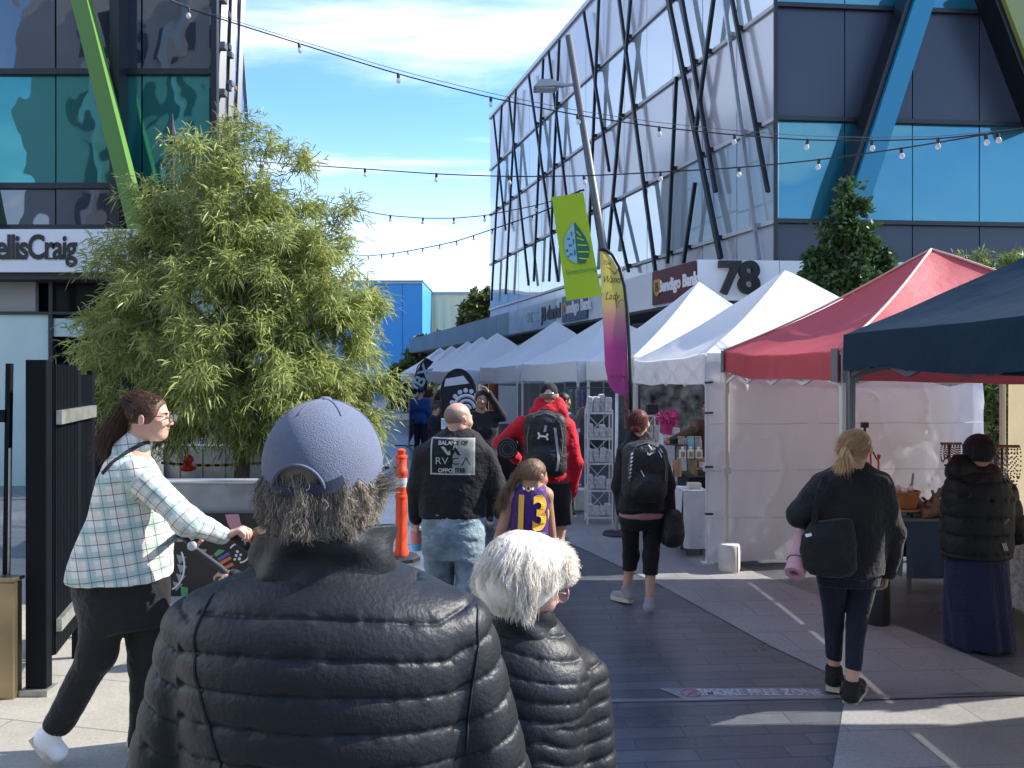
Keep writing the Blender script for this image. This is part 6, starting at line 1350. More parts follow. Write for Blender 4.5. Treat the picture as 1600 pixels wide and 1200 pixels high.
# ------------------------------------------------------------ pram with a child beside it
def pram():
    Y = 3.9; root = thing('pram', V3(P(400, 592, Y)[0], Y, 0), 'black pram with foam handlebar pushed by the person in plaid', 'pram')
    mb = MB()
    for dy in (-.22, .22):
        mb.tube([P(283, 836, Y + dy), P(305, 858, Y + dy), P(345, 888, Y + dy), P(430, 965, Y + dy), P(520, 1105, Y + dy)], [.014, .016, .018, .016, .014], 8)
        mb.tube([P(400, 935, Y + dy), P(350, 1150, Y + dy)], .013, 8)
    mb.tube([P(520, 1105, Y - .22), P(520, 1105, Y + .22)], .012, 8); mb.tube([P(350, 1150, Y - .26), P(350, 1150, Y + .26)], .012, 8); mb.build('frame', M['blackp'], root, True)
    mb = MB(); mb.tube([P(283, 836, Y - .22), P(281, 834, Y), P(283, 836, Y + .22)], .019, 10); mb.tube([P(363, 838, Y - .1), P(382, 852, Y - .08), P(402, 862, Y + .02)], .021, 10); mb.build('handlebar', mat('foam grip', (.014, .014, .016), .6), root, True)
    mb = MB(); mb.ball(P(300, 853, Y - .235), (.024, .012, .024), 12); mb.build('hinge', M['greytrim'], root, True)
    sdf_obj('hood', [Ell(P(440, 880, Y), (.16, .2, .2)), Ell(P(440, 880, Y), (.145, .185, .185), sub=True, k=.004), Plane(P(425, 905, Y), V3(0, 0, -1)), Plane(P(460, 880, Y), V3(1, 0, 0))], cloth('navy hood', (.012, .016, .03)), root, .011, .02)
    sdf_obj('seat', [Box(P(440, 985, Y), (.2, .17, .05), None, .03), Box(P(400, 940, Y), (.04, .17, .16), None, .03)], M['knitblack'], root, .012, .03)
    for (px, py, r_) in ((350, 1170, .12), (520, 1120, .09)):
        for dy in (-.26, .26):
            c = P(px, py, Y + dy); c[2] = r_ + .002; ax = np.array([V3(1, 0, 0), V3(0, 0, 1), V3(0, -1, 0)]); mb = MB(); mb.lathe(c, [(r_ * .72, -.02), (r_ * .96, -.02), (r_, -.008), (r_, .008), (r_ * .96, .02), (r_ * .72, .02), (r_ * .72, -.02)], 22, ax); w_ = mb.build('wheel', M['blackp'], root, True)
            mb = MB(); mb.lathe(c, [(.02, -.015), (r_ * .73, -.008), (r_ * .73, .008), (.02, .015)], 16, ax); mb.build('rim', M['greytrim'], w_)
    # child seated in the pram
    hc = P(414, 848, Y - .02); L, o, ax = head_prims(hc, 70, .17, 0, P(412, 882, Y)); tor = [Cap(P(415, 900, Y), P(430, 965, Y), .07, .08), Cap(P(405, 895, Y - .08), P(382, 908, Y - .16), .028, .024), Cap(P(382, 908, Y - .16), P(362, 898, Y - .21), .024, .018), Cap(P(435, 965, Y - .05), P(490, 985, Y - .05), .05, .04), Cap(P(435, 965, Y + .05), P(490, 985, Y + .05), .05, .04)]
    ch_ = person(V3(hc[0] + .03, Y, .5), 'small child in dark jacket sitting in the pram, hand on its frame', L + tor + hand_prims(P(360, 897, Y - .215), V3(-1, -.1, .1), V3(0, .3, -1), .55, .6, 1), M['skinA'], .0055, .014)
    jk = sdf_obj('jacket', [Cap(P(413, 892, Y), P(430, 965, Y), .085, .10), Cap(P(405, 895, Y - .08), P(382, 908, Y - .16), .042, .038), Cap(P(382, 908, Y - .16), P(366, 899, Y - .21), .038, .030)], M['knitblack'], ch_, .009, .02, folds(.008, 12, 2))
    sdf_obj('hair', [Ell(hc + V3(-.008, 0, .025), (.074, .068, .062)), Ell(hc + V3(.06, 0, -.03), (.07, .07, .07), k=.02, sub=True)], M['hlight'], ch_, .006, .01, lambda V: .003 * fbm(V, 40, 2, 2))
    face_parts(ch_, o, ax, .17)
pram()
# ------------------------------------------------------------ people in the street
def decal_grid(tree, corner_px, Y, nu, nv, off=.004, sub=None):
    """rectangle given by four photo points laid onto a garment"""
    tl, tr, br, bl_ = [np.array(c, float) for c in corner_px]; mb = MB(); pts = []
    for j in range(nv + 1):
        for i in range(nu + 1):
            u, t = i / nu, j / nv; q = (tl * (1 - u) + tr * u) * (1 - t) + (bl_ * (1 - u) + br * u) * t; pts.append(P(q[0], q[1], Y - .14))
    pts = wrap(pts, tree, (0, 1, 0), off)
    fs = [(j * (nu + 1) + i, j * (nu + 1) + i + 1, (j + 1) * (nu + 1) + i + 1, (j + 1) * (nu + 1) + i)[::-1] for j in range(nv) for i in range(nu)]
    return mb.add(pts, fs)
def decal_text(mb, tree, s, px, py, Y, size, off=.007, roll=0., **kw):
    v, f = text_mesh(s, size, **kw); c = P(px, py, Y - .14); a = R(roll); r = V3(math.cos(a), 0, math.sin(a)); u = V3(-math.sin(a), 0, math.cos(a))
    w = wrap([c + r * p[0] + u * p[1] for p in v], tree, (0, 1, 0), off); return mb.add(w, f)
def decal_poly(mb, tree, pts, Y, off=.007):
    return mb.add(wrap([P(x, y, Y - .14) for x, y in pts], tree, (0, 1, 0), off), [tuple(range(len(pts)))[::-1]])
def legs(hipL, hipR, knL, knR, anL, anR, a=.105, b=.075, c=.055): return [Cap(hipL, knL, a, b), Cap(knL, anL, b, c), Cap(hipR, knR, a, b), Cap(knR, anR, b, c)]

def bald_man():
    Y = 5.5; s = .235; base = V3(P(707, 592, Y)[0], Y, 0); hc = P(717, 655, Y); neck = P(709, 690, Y)
    hp, o, ax = head_prims(hc, 52, s, -3, neck); shL, shR = P(662, 712, Y), P(760, 714, Y); elL, wrL = P(652, 762, Y + .02), P(650, 810, Y + .08); elR, wrR = P(777, 765, Y), P(783, 800, Y + .06)
    hL, hR = P(683, 835, Y), P(731, 835, Y); kL, kR = P(687, 925, Y + .05), P(735, 920, Y - .04); aL, aR = P(688, 985, Y + .12), P(741, 1000, Y - .10)
    aL[2] = .09; aR[2] = .10
    core = [Cap(shL, shR, .06), Cap(neck, (hL + hR) / 2, .1), Cap(hL, hR, .1)] + limb(shL, elL, wrL, .05, .043, .032) + limb(shR, elR, wrR, .05, .043, .032) + legs(hL, hR, kL, kR, aL, aR, .08, .055, .04)
    hands = hand_prims(wrL, V3(-.1, .15, -1), V3(.6, .5, 0), 1.05, .7, -1) + hand_prims(wrR, V3(.05, .15, -1), V3(-.6, .5, 0), 1.05, .6, 1)
    p = person(base, 'bald person in black sweatshirt with square back print and washed jeans', hp + core + hands, M['skinA'], .0075, .018); face_parts(p, o, ax, s)
    sdf_obj('hair', [Ell(o(0, -.075, .105), (.342 * s, .42 * s, .36 * s), ax), Plane(o(0, .12, 0), ax[1]), Plane(o(0, 0, -.22), -ax[2]), Ell(o(0, -.02, .46), (.34 * s, .36 * s, .24 * s), ax, sub=True, k=.02), Ell(o(.36, .0, -.06), (.03, .03, .04), ax, sub=True, k=.01)], M['stub'], p, .006, .01)
    rows = rows_px(Y, [(667, 699, 735, .075, .02), (676, 686, 748, .095, .01), (689, 668, 758, .12, 0), (704, 656, 766, .135, 0), (740, 654, 766, .15, 0), (790, 656, 760, .155, 0), (806, 657, 758, .15, 0)])
    top = sdf_obj('sweatshirt', [Loft(rows, k=.04), Cap(shL, elL, .074, .066, k=.05), Cap(elL, wrL, .064, .050), Cap(shR, elR, .074, .066, k=.05), Cap(elR, wrR, .064, .050), Cap(neck - V3(0, 0, .03), neck + V3(0, 0, .05), .08, .074)], M['charcoal'], p, .0085, .03, [folds(.018, 5, 2, (1, 1, .8)), folds(.008, 14, 4)])
    t = bvh(top); decal_grid(t, [(672, 684), (742, 687), (741, 743), (672, 741)], Y, 22, 18, .003)
    M['printg'] = mat('grey green print', (.24, .25, .22), .8, var=(18, .15)); M['printw'] = mat('off white print', (.40, .41, .38), .8)
    fr = MB()
    for (a, b, c, d) in ((672, 684, 742, 686.2), (672, 739, 742, 741.5)): m_ = decal_grid(t, [(a, b), (c, b + 1), (c, b + 3.2), (a, b + 2.4)], Y, 24, 1, .005); fr.add(m_.v, m_.f)
    for x in (672, 739.6): m_ = decal_grid(t, [(x, 685), (x + 2.4, 685), (x + 2.4, 741), (x, 741)], Y, 1, 20, .005); fr.add(m_.v, m_.f)
    fr.build('print_frame', M['printw'], top)
    decal_grid(t, [(708.5, 684), (740, 687), (740, 741), (706, 742)], Y, 12, 18, .0045).build('print_panel', M['printg'], top)
    lt = MB(); dk = MB(); k = Y / F
    for (s_, py, sz) in (('BALANCE OF', 692.5, 8.5 * k), ('OPPOSITES', 735, 8.5 * k)):
        decal_text(lt, t, s_[:5], 698 if 'B' in s_[:1] else 698, py, Y, sz, .012, bold=.0015); decal_text(dk, t, s_[5:], 719, py, Y, sz, .012, bold=.0015)
    decal_poly(lt, t, [(688, 698), (694, 698), (700, 706), (703, 703), (704, 711), (699, 711)], Y, .008); decal_poly(dk, t, [(703.5, 711), (711, 698), (720, 711), (715, 711), (711, 705), (708, 711)], Y, .008)
    decal_text(lt, t, 'RV', 690, 720.5, Y, 15 * k, .008, sx=1.15); decal_text(dk, t, 'C', 711, 721, Y, 15 * k, .008, sx=1.15)
    for a, b in (((722, 727), (728, 715)), ((728, 715), (735, 727))):
        m_ = decal_grid(t, [(a[0] - .9, a[1]), (a[0] + .9, a[1]), (b[0] + .9, b[1]), (b[0] - .9, b[1])], Y, 1, 4, .008); dk.add(m_.v, m_.f)
    lt.build('print_lettering', M['printw'], top); dk.build('dark_print_lettering', M['charcoal'], top)
    for w_, e_ in ((wrL, elL), (wrR, elR)): d = unit(w_ - e_); sdf_obj('cuff', [Cap(w_ - d * .035, w_ + d * .008, .046, .042), Plane(w_ + d * .012, d)], M['charcoal'], top, .007, .01)
    sdf_obj('jeans', [Loft(rows_px(Y, [(798, 660, 755, .15, 0), (830, 660, 757, .16, 0), (860, 664, 754, .15, 0), (870, 668, 752, .14, 0)]), k=.05)] + legs(hL + V3(.01, 0, 0), hR, kL, kR, aL, aR, .118, .092, .082), M['denim'], p, .009, .035, [folds(.016, 7, 3, (1, 1, 1.5)), folds(.009, 17, 5, (1, 1, 1.6))])
    mb = MB()
    for cx_ in (683, 735): mb.add(*(lambda m_: (m_.v, m_.f))(decal_grid(bvh(p.children[-1]), [(cx_ - 14, 832), (cx_ + 14, 832), (cx_ + 14, 834), (cx_ - 14, 834)], Y, 8, 1, .004)))
    mb.build('pocket_seam', M['navycloth'], p)
    for a in (aL, aR): shoe(p, a, a + V3(.03, .2, -.055), M['white'], M['sole'], 1.1)
    # slushy cup in the left hand
    c = P(651, 852, Y + .10); cu = thing('drink_cup', c, 'pink and blue slush drink cup held by the bald person', 'cup')
    k_ = Y / F; mb = MB(); mb.lathe(P(651, 860, Y + .12), [(7.5 * k_, 0), (8.5 * k_, 12 * k_)], 18); mb.build('blue_slush', mat('blue slush', (.20, .50, .82), .3), cu, True, angle=40)
    mb = MB(); mb.lathe(P(651, 848, Y + .12), [(8.5 * k_, 0), (10 * k_, 20 * k_)], 18); mb.build('pink_slush', mat('pink slush', (.85, .25, .25), .3), cu, True, angle=40)
    mb = MB(); mb.lathe(P(651, 828, Y + .12), [(10.8 * k_, 0), (10.8 * k_, 2 * k_), (6 * k_, 5 * k_), (0, 6 * k_)], 18); mb.build('lid', M['bulbglass'], cu, True, angle=40)
bald_man()

def girl():
    Y = 4.55; s = .205; base = V3(P(828, 592, Y)[0], Y, 0); hc = P(834, 744, Y); neck = P(830, 772, Y)
    hp, o, ax = head_prims(hc, 42, s, -6, neck, .9); shL, shR = P(801, 776, Y), P(852, 774, Y); elL, wrL = P(781, 842, Y + .02), P(788, 806, Y + .16); elR, wrR = P(862, 850, Y + .08), P(858, 905, Y + .14)
    hL, hR = V3(base[0] - .075, Y, .70), V3(base[0] + .075, Y, .70); kL, kR = V3(base[0] - .08, Y + .04, .40), V3(base[0] + .08, Y - .03, .40); aL, aR = V3(base[0] - .08, Y + .10, .075), V3(base[0] + .08, Y - .1, .08)
    core = [Cap(shL, shR, .048), Cap(neck, (hL + hR) / 2, .085), Cap(hL, hR, .085)] + limb(shL, elL, wrL, .044, .035, .026) + limb(shR, elR, wrR, .042, .034, .025) + legs(hL, hR, kL, kR, aL, aR, .075, .052, .036)
    hands = hand_prims(wrL, V3(.1, .5, .5), V3(.8, 0, -.3), .8, .8, 1) + hand_prims(wrR, V3(0, .3, -1), V3(-.8, .3, 0), .8, .5, 1)
    p = person(base, 'child with ponytail in purple basketball jersey number 13', hp + core + hands, M['skinB'], .007, .018); face_parts(p, o, ax, s)
    rows = rows_px(Y, [(753, 816, 845, .05, 0), (762, 804, 854, .085, 0), (778, 796, 859, .10, 0), (830, 798, 857, .105, 0), (880, 794, 862, .12, 0), (905, 792, 864, .125, 0)])
    top = sdf_obj('jersey', [Loft(rows, k=.03), Ell(shL + V3(-.055, 0, .0), (.035, .07, .08), sub=True, k=.02), Ell(shR + V3(.055, 0, .0), (.035, .07, .08), sub=True, k=.02), Cap(neck + V3(0, 0, .0), neck + V3(0, 0, .07), .052, .06, sub=True, k=.01)], M['purple'], p, .0065, .02, [folds(.006, 9, 3)])
    t = bvh(top); k = Y / F; nb = MB(); decal_text(nb, t, '13', 829, 806, Y, 72 * k, .013, -2, bold=.008, sx=.72, space=1.12); nb.build('number', M['yellow'], top)
    em = MB(); c = (826, 766)
    for i in range(12):
        a, b = 2 * math.pi * i / 12, 2 * math.pi * (i + 1) / 12; m_ = decal_grid(t, [(c[0] + 4.2 * math.cos(a), c[1] + 4.2 * math.sin(a)), (c[0] + 4.2 * math.cos(b), c[1] + 4.2 * math.sin(b)), (c[0] + 2.2 * math.cos(b), c[1] + 2.2 * math.sin(b)), (c[0] + 2.2 * math.cos(a), c[1] + 2.2 * math.sin(a))], Y, 1, 1, .006); em.add(m_.v, m_.f)
    em.build('badge', M['yellow'], top); em = MB()
    for sg in (-1, 1): decal_poly(em, t, [(c[0] + sg * 5, c[1] - 1), (c[0] + sg * 10, c[1] - 3), (c[0] + sg * 8, c[1] + 1.5), (c[0] + sg * 5.5, c[1] + 2)], Y, .006)
    em.build('badge_wing', M['signw'], top)
    em = MB(); m_ = decal_grid(t, [(857, 800), (861, 800), (866, 890), (860, 890)], Y, 2, 10, .004); em.add(m_.v, m_.f); em.build('side_stripe', M['yellow'], top)
    sdf_obj('shorts', [Loft([(.56, base[0], Y, .17, .13), (.70, base[0], Y, .155, .125), (.80, base[0], Y, .14, .11)]), Cap(V3(base[0], Y, .5), V3(base[0], Y, .62), .012, .01, sub=True, k=.04)], M['purple'], p, .011, .03)
    for a in (aL, aR): shoe(p, a, a + V3(.03, .17, -.05), M['white'], M['sole'], .9)
    hcen = o(0, -.05, .12); un = sdf_obj('hair', [Ell(hcen, (.355 * s, .44 * s, .395 * s), ax), Plane(o(0, .20, .1), unit(ax[1] - ax[2] * .35)), Plane(o(0, 0, -.18), unit(-ax[2] + ax[1] * .5)), Ell(o(.36, 0, -.05), (.02, .025, .035), ax, sub=True, k=.01)], M['hlight'], p, .006, .01, lambda V: .002 * fbm(V, 50, 2, 2))
    kn = o(-.30, -.42, .0); pts, nn = ell_points(hcen, (.36 * s, .445 * s, .40 * s), ax, 1500, lambda u: (u[:, 1] < .5) & (u[:, 2] > -.5)); dv = kn - pts; ln = np.linalg.norm(dv, axis=1)
    V, Fq = strands(pts, dv / ln[:, None] + nn * .3, np.minimum(ln, .09), 5, V3(0, 0, -.1), .02, 1, .0012, .05); mesh_obj('hair_strands', V, Fq, M['hlight'], un)
    n_ = 480; pts = kn + rng.normal(0, .010, (n_, 3)); tg = P(785, 792, Y + .0) + rng.normal(0, 1, (n_, 3)) * V3(.012, .02, .03); dv = tg - pts; ln = np.linalg.norm(dv, axis=1)
    V, Fq = strands(pts, dv / ln[:, None] + V3(-.15, -.1, .1), ln * 1.0, 8, V3(.1, 0, -.2), .09, 2.2, .0016, .08); mesh_obj('ponytail', V, Fq, M['hlight'], un)
girl()

def backpack(name_label, c, w, h, d, yaw, group=None, tilt=0.):
    r, f, u = yawv(yaw); ax = np.array([r, f, u]); root = thing('backpack', c - u * h * .5, name_label, 'backpack', group)
    body = sdf_obj('body', [Box(c, (w * .5, d * .5, h * .5), ax, min(w, d) * .42), Ell(c + u * h * .22 - f * d * .02, (w * .43, d * .55, h * .33), ax), Ell(c - u * h * .22 - f * d * .30, (w * .40, d * .38, h * .26), ax, k=.02)], M['packblack'], root, .0075, .03, [folds(.009, 9, 6), folds(.005, 22, 3)])
    mb = MB()
    for sg in (-1, 1): mb.tube([c + r * (w * .42 * sg * q) + u * (h * z) - f * (d * y) for q, z, y in ((.95, -.12, .46), (1.0, .12, .46), (.86, .34, .44), (.5, .47, .40), (.0, .51, .36))], .0045, 5)
    mb.build('zip', M['trim'], root)
    mb = MB(); mb.tube([c + r * x * w + u * (h * (.50 + z)) + f * (d * .2) for x, z in ((-.1, .0), (-.07, .06), (.07, .06), (.1, .0))], .008, 6); mb.build('top_handle', M['packblack'], root)
    return root, body, ax
def strap(mb, pts, w=.05, t=.012, up=(0, 1, 0)):
    for i in range(len(pts) - 1): mb.bar(pts[i], pts[i + 1], w, t, up=up, ch=.003)

def red_man():
    Y = 7.5; s = .24; base = V3(P(855, 592, Y)[0], Y, 0); hc = P(858, 618, Y); neck = P(856, 645, Y)
    hp, o, ax = head_prims(hc, 12, s, -4, neck); shL, shR = P(817, 664, Y), P(886, 668, Y); elL, wrL = P(783, 692, Y + .02), P(806, 716, Y + .25); elR, wrR = P(898, 725, Y), P(891, 772, Y + .05)
    hL, hR = P(843, 760, Y), P(873, 760, Y); kL, kR = P(842, 825, Y + .08), P(874, 828, Y - .03); aL, aR = P(842, 880, Y + .12), P(870, 885, Y - .1); aL[2] = .09; aR[2] = .09
    core = [Cap(shL, shR, .06), Cap(neck, (hL + hR) / 2, .1), Cap(hL, hR, .1)] + limb(shL, elL, wrL, .05, .043, .032) + limb(shR, elR, wrR, .05, .043, .032) + legs(hL, hR, kL, kR, aL, aR, .085, .062, .042)
    hands = hand_prims(wrL, V3(.3, .9, -.2), V3(.5, 0, -.9), 1.05, .7, -1) + hand_prims(wrR, V3(.0, .1, -1), V3(-.8, .3, 0), 1.05, .6, 1)
    p = person(base, 'tall person in red hooded jumper and black cap carrying a black backpack', hp + core + hands, M['skinA'], .009, .02); face_parts(p, o, ax, s)
    rows = rows_px(Y, [(636, 842, 874, .10, 0), (650, 826, 884, .12, 0), (662, 810, 890, .135, 0), (690, 812, 892, .155, 0), (730, 817, 893, .16, 0), (750, 822, 892, .155, 0)])
    top = sdf_obj('jumper', [Loft(rows, k=.05), Cap(shL, elL, .085, .075, k=.06), Cap(elL, wrL, .072, .056), Cap(shR, elR, .085, .075, k=.06), Cap(elR, wrR, .073, .056), Cap(P(838, 645, Y - .06), P(876, 646, Y - .06), .075, .075, k=.05), Cap(P(846, 633, Y), P(869, 633, Y), .085, .085, k=.04)], M['redcloth'], p, .0095, .03, [folds(.018, 5.5, 3), folds(.010, 13, 6)])
    sdf_obj('shorts', [Loft(rows_px(Y, [(745, 826, 890, .15, 0), (775, 824, 893, .16, 0), (818, 822, 896, .155, 0)])), Cap(P(858, 830, Y), P(858, 795, Y), .02, .012, sub=True, k=.05)], M['blackc'], p, .011, .03, folds(.01, 8))
    sdf_obj('shirt_hem', [Loft(rows_px(Y, [(742, 826, 890, .152, 0), (754, 826, 891, .158, 0)]))], cloth('green shirt', (.015, .10, .065)), p, .012, .02)
    for a in (aL, aR): shoe(p, a, a + V3(0, .21, -.055), M['blackshoe'], M['sole'], 1.15)
    r_, f_, u_ = ax; cc = o(0, -.04, .15)
    cap_ = sdf_obj('cap', [Ell(cc, (.365 * s, .45 * s, .40 * s), ax), Plane(cc - u_ * .03, -u_), Cap(o(.05, -.7, .10), o(.05, -.2, .10), .032, .032, sub=True, k=.004)], M['blackshoe'], p, .006, .01)
    mb = MB(); mb.grid(lambda u, t: o(0, .35, .08) + r_ * (.08 * (2 * u - 1)) + f_ * (.07 * t * math.sqrt(max(0, 1 - (2 * u - 1) ** 2))), 12, 4); mb.build('brim', M['blackshoe'], cap_)
    mb = MB(); mb.tube([o(.05 + .17 * math.cos(a), -.47, .06 + .0 * math.sin(a)) + f_ * .012 * (1 - math.sin(a)) for a in np.linspace(math.pi, 0, 9)], .010, 6, flat=None); mb.build('cap_strap', M['greytrim'], cap_)
    sdf_obj('hair', [Ell(o(0, -.07, .0), (.345 * s, .43 * s, .30 * s), ax), Plane(o(0, .05, 0), f_), Plane(o(0, 0, -.18), -u_)], M['stub'], p, .007, .01)
    # backpack, straps and logo
    bp, body, bax = backpack('black backpack with white crossed logo on the person in red', P(852, 695, Y - .22), .40, .60, .22, 4, 'backpacks')
    mb = MB()
    for sx in (-1, 1): strap(mb, [P(852 + sx * 24, y, Y + dy) for y, dy in ((672, -.20), (660, -.13), (652, -.06), (650, .03))], .06, .014, (0, 0, 1))
    mb.build('shoulder_strap', M['packblack'], bp)
    t = bvh(body); mb = MB(); lx, ly = 848, 681; k = 1.0
    for (x0, y0, x1, y1) in ((-7, -4, -5, 0), (-5, 0, -7, 4), (-5, 0, 5, 0), (7, -4, 5, 0), (5, 0, 7, 4)):
        a = np.array([lx + x0, ly + y0 + x0 * .12]); b = np.array([lx + x1, ly + y1 + x1 * .12]); d = (b - a) / max(1e-6, np.linalg.norm(b - a)); n = np.array([-d[1], d[0]]) * 1.5
        m_ = decal_grid(t, [a - n - d * 1, b - n + d * 1, b + n + d * 1, a + n - d * 1], Y - .15, 3, 1, .006); mb.add(m_.v, m_.f)
    mb.build('logo', M['signw'], bp)
    mb = MB()
    for (x0, y0, x1, y1, w_) in ((866, 668, 872, 715, .014), (872, 715, 869, 735, .02), (852, 664, 850, 674, .02)):
        m_ = decal_grid(t, [(x0 - 1.5, y0), (x0 + 2.5, y0), (x1 + 2.5, y1), (x1 - 1.5, y1)], Y - .15, 2, 8, .006); mb.add(m_.v, m_.f)
    mb.build('silver_panel', M['greytrim'], bp)
    # rolled mat
    k = Y / F; c = P(793, 701, Y - .10); ym = thing('exercise_mat', c, 'rolled black exercise mat under the arm of the person in red', 'exercise mat')
    axm = np.array([V3(1, 0, 0), V3(0, 0, 1), V3(0, -1, 0)]); mb = MB(); mb.lathe(c, [(6 * k, .0), (16 * k, .0), (17 * k, -.006), (17 * k, -.5), (16 * k, -.506), (6 * k, -.506)], 28, axm); mb.build('roll', M['blackmat'], ym, True, angle=40)
    mb = MB(); mb.tube([c + V3(r_ * math.cos(a), -.002, r_ * math.sin(a)) for a, r_ in zip(np.linspace(0, 16, 70), np.linspace(6 * k, 16.5 * k, 70))], .0025, 4); mb.build('spiral_edge', M['trim'], ym)
red_man()

def backpack_woman():
    Y = 6.4; s = .225; base = V3(P(1000, 592, Y)[0], Y, 0); hc = P(998, 661, Y); neck = P(999, 692, Y)
    hp, o, ax = head_prims(hc, 22, s, 0, neck); shL, shR = P(975, 708, Y), P(1030, 708, Y); elL, wrL = P(967, 760, Y + .04), P(971, 800, Y + .12); elR, wrR = P(1044, 755, Y), P(1047, 795, Y)
    hL, hR = P(984, 812, Y), P(1020, 812, Y); kL, kR = P(986, 868, Y + .10), P(1017, 868, Y - .02); aL, aR = P(979, 922, Y + .1), P(1015, 940, Y - .08)
    core = [Cap(shL, shR, .05), Cap(neck, (hL + hR) / 2, .08), Cap(hL, hR, .08)] + limb(shL, elL, wrL, .04, .035, .026) + limb(shR, elR, wrR, .04, .035, .026) + legs(hL, hR, kL, kR, aL, aR, .075, .052, .034)
    hands = hand_prims(wrL, V3(.1, .3, -1), V3(.8, .3, 0), .92, .6, -1) + hand_prims(wrR, V3(.05, .05, -1), V3(-.8, .3, 0), .92, .9, 1)
    p = person(base, 'person with dark red hair, black jacket and cropped black leggings wearing a backpack', hp + core + hands, M['skinA'], .008, .018); face_parts(p, o, ax, s)
    rows = rows_px(Y, [(676, 984, 1013, .07, .02), (688, 979, 1022, .095, .01), (698, 970, 1034, .11, 0), (730, 968, 1037, .125, 0), (765, 970, 1036, .125, 0), (797, 966, 1040, .14, 0)])
    top = sdf_obj('jacket', [Loft(rows, k=.04), Cap(shL, elL, .062, .056, k=.05), Cap(elL, wrL, .054, .042), Cap(shR, elR, .062, .056, k=.05), Cap(elR, wrR, .054, .042), Cap(P(990, 684, Y), P(1007, 684, Y), .065, k=.03)], M['knitblack'], p, .009, .03, [folds(.015, 7, 3), folds(.007, 16, 3)])
    sdf_obj('shirt', [Loft(rows_px(Y, [(797, 975, 1030, .12, 0), (803, 967, 1038, .14, 0), (808, 968, 1037, .14, 0)]))], M['pinkcloth'], p, .009, .02, folds(.006, 14))
    sdf_obj('leggings', [Loft(rows_px(Y, [(796, 970, 1036, .125, 0), (814, 968, 1037, .13, 0), (826, 974, 1031, .11, 0)]), k=.03)] + legs(hL, hR, kL, kR, aL, aR, .082, .066, .056) + [Plane(P(980, 895, Y), V3(0, 0, -1))], M['blackc'], p, .0085, .03, folds(.006, 10))
    for a, d in ((aL, (-.10, .17)), (aR, (.0, .2))): shoe(p, a - V3(0, 0, .0), V3(a[0] + d[0], a[1] + d[1] * .9, a[2] - .075), M['greyshoe'], M['sole'], 1.0)
    mb = MB()
    hcen = o(0, -.05, .11); un = sdf_obj('hair', [Ell(hcen, (.37 * s, .455 * s, .40 * s), ax), Ell(o(-.02, -.46, -.18), (.045, .045, .04), ax, k=.02), Plane(o(0, .22, .1), unit(ax[1] - ax[2] * .3)), Plane(o(0, 0, -.32), unit(-ax[2]))], M['hred'], p, .006, .015, lambda V: .004 * fbm(V, 45, 2, 2))
    pts, nn = ell_points(hcen, (.372 * s, .46 * s, .405 * s), ax, 1800, lambda u: (u[:, 1] < .5) & (u[:, 2] > -.7)); kn = o(-.02, -.48, -.2); dv = kn - pts; ln = np.linalg.norm(dv, axis=1)
    V, Fq = strands(pts, dv / ln[:, None] + nn * .4, np.minimum(ln, .09), 5, V3(0, 0, -.1), .03, 1, .0013, .08); mesh_obj('hair_strands', V, Fq, M['hred'], un)
    bp, body, bax = backpack('black backpack with white swoosh on the person with dark red hair', P(1007, 738, Y - .21), .36, .48, .23, -3, 'backpacks')
    mb = MB()
    for sx in (-1, 1): strap(mb, [P(1002 + sx * 20, y, Y + dy) for y, dy in ((718, -.17), (706, -.12), (698, -.06), (697, .03))], .055, .014, (0, 0, 1))
    mb.build('shoulder_strap', M['packblack'], bp)
    t = bvh(body); mb = MB(); decal_poly(mb, t, [(1008, 704), (1008.5, 709), (1012, 710), (1022, 704.5), (1012, 707), (1010, 706)], Y - .12, .006); mb.build('logo', M['signw'], bp)
    mb = MB()
    for k_ in range(7): m_ = decal_grid(t, [(983.5 - k_ * .6 + 1.5, 706 + k_ * 6), (987 - k_ * .6 + 1, 706 + k_ * 6), (986 - k_ * .6, 710 + k_ * 6), (982.5 - k_ * .6 + 1, 710 + k_ * 6)], Y - .12, 1, 2, .006); mb.add(m_.v, m_.f)
    mb.build('side_lettering', M['signw'], bp)
    mb = MB()
    for (x0, y0, x1, y1) in ((1012, 694, 1016, 701), (1027, 703, 1032, 714), (1030, 700, 1033, 706), (999, 733, 1004, 743)): m_ = decal_grid(t, [(x0 - .8, y0), (x0 + .8, y0), (x1 + .8, y1), (x1 - .8, y1)], Y - .12, 1, 4, .007); mb.add(m_.v, m_.f)
    mb.build('zip_pull', M['pwhite'], bp)
    # black carry bag in the right hand
    bg_ = thing('shoulder_bag', P(1050, 850, Y), 'big black carry bag in the right hand of the backpack wearer', 'bag')
    sdf_obj('body', [Box(P(1049, 822, Y + .0), (.085, .14, .15), None, .07), Ell(P(1049, 832, Y), (.10, .16, .12))], M['packblack'], bg_, .009, .04, [folds(.014, 7, 4), folds(.006, 17, 3)])
    mb = MB(); mb.tube([P(1043, 806, Y - .05), P(1046, 792, Y), P(1048, 789, Y + .01), P(1051, 793, Y + .03), P(1055, 806, Y + .06)], .009, 6); mb.build('handle', M['packblack'], bg_)
backpack_woman()

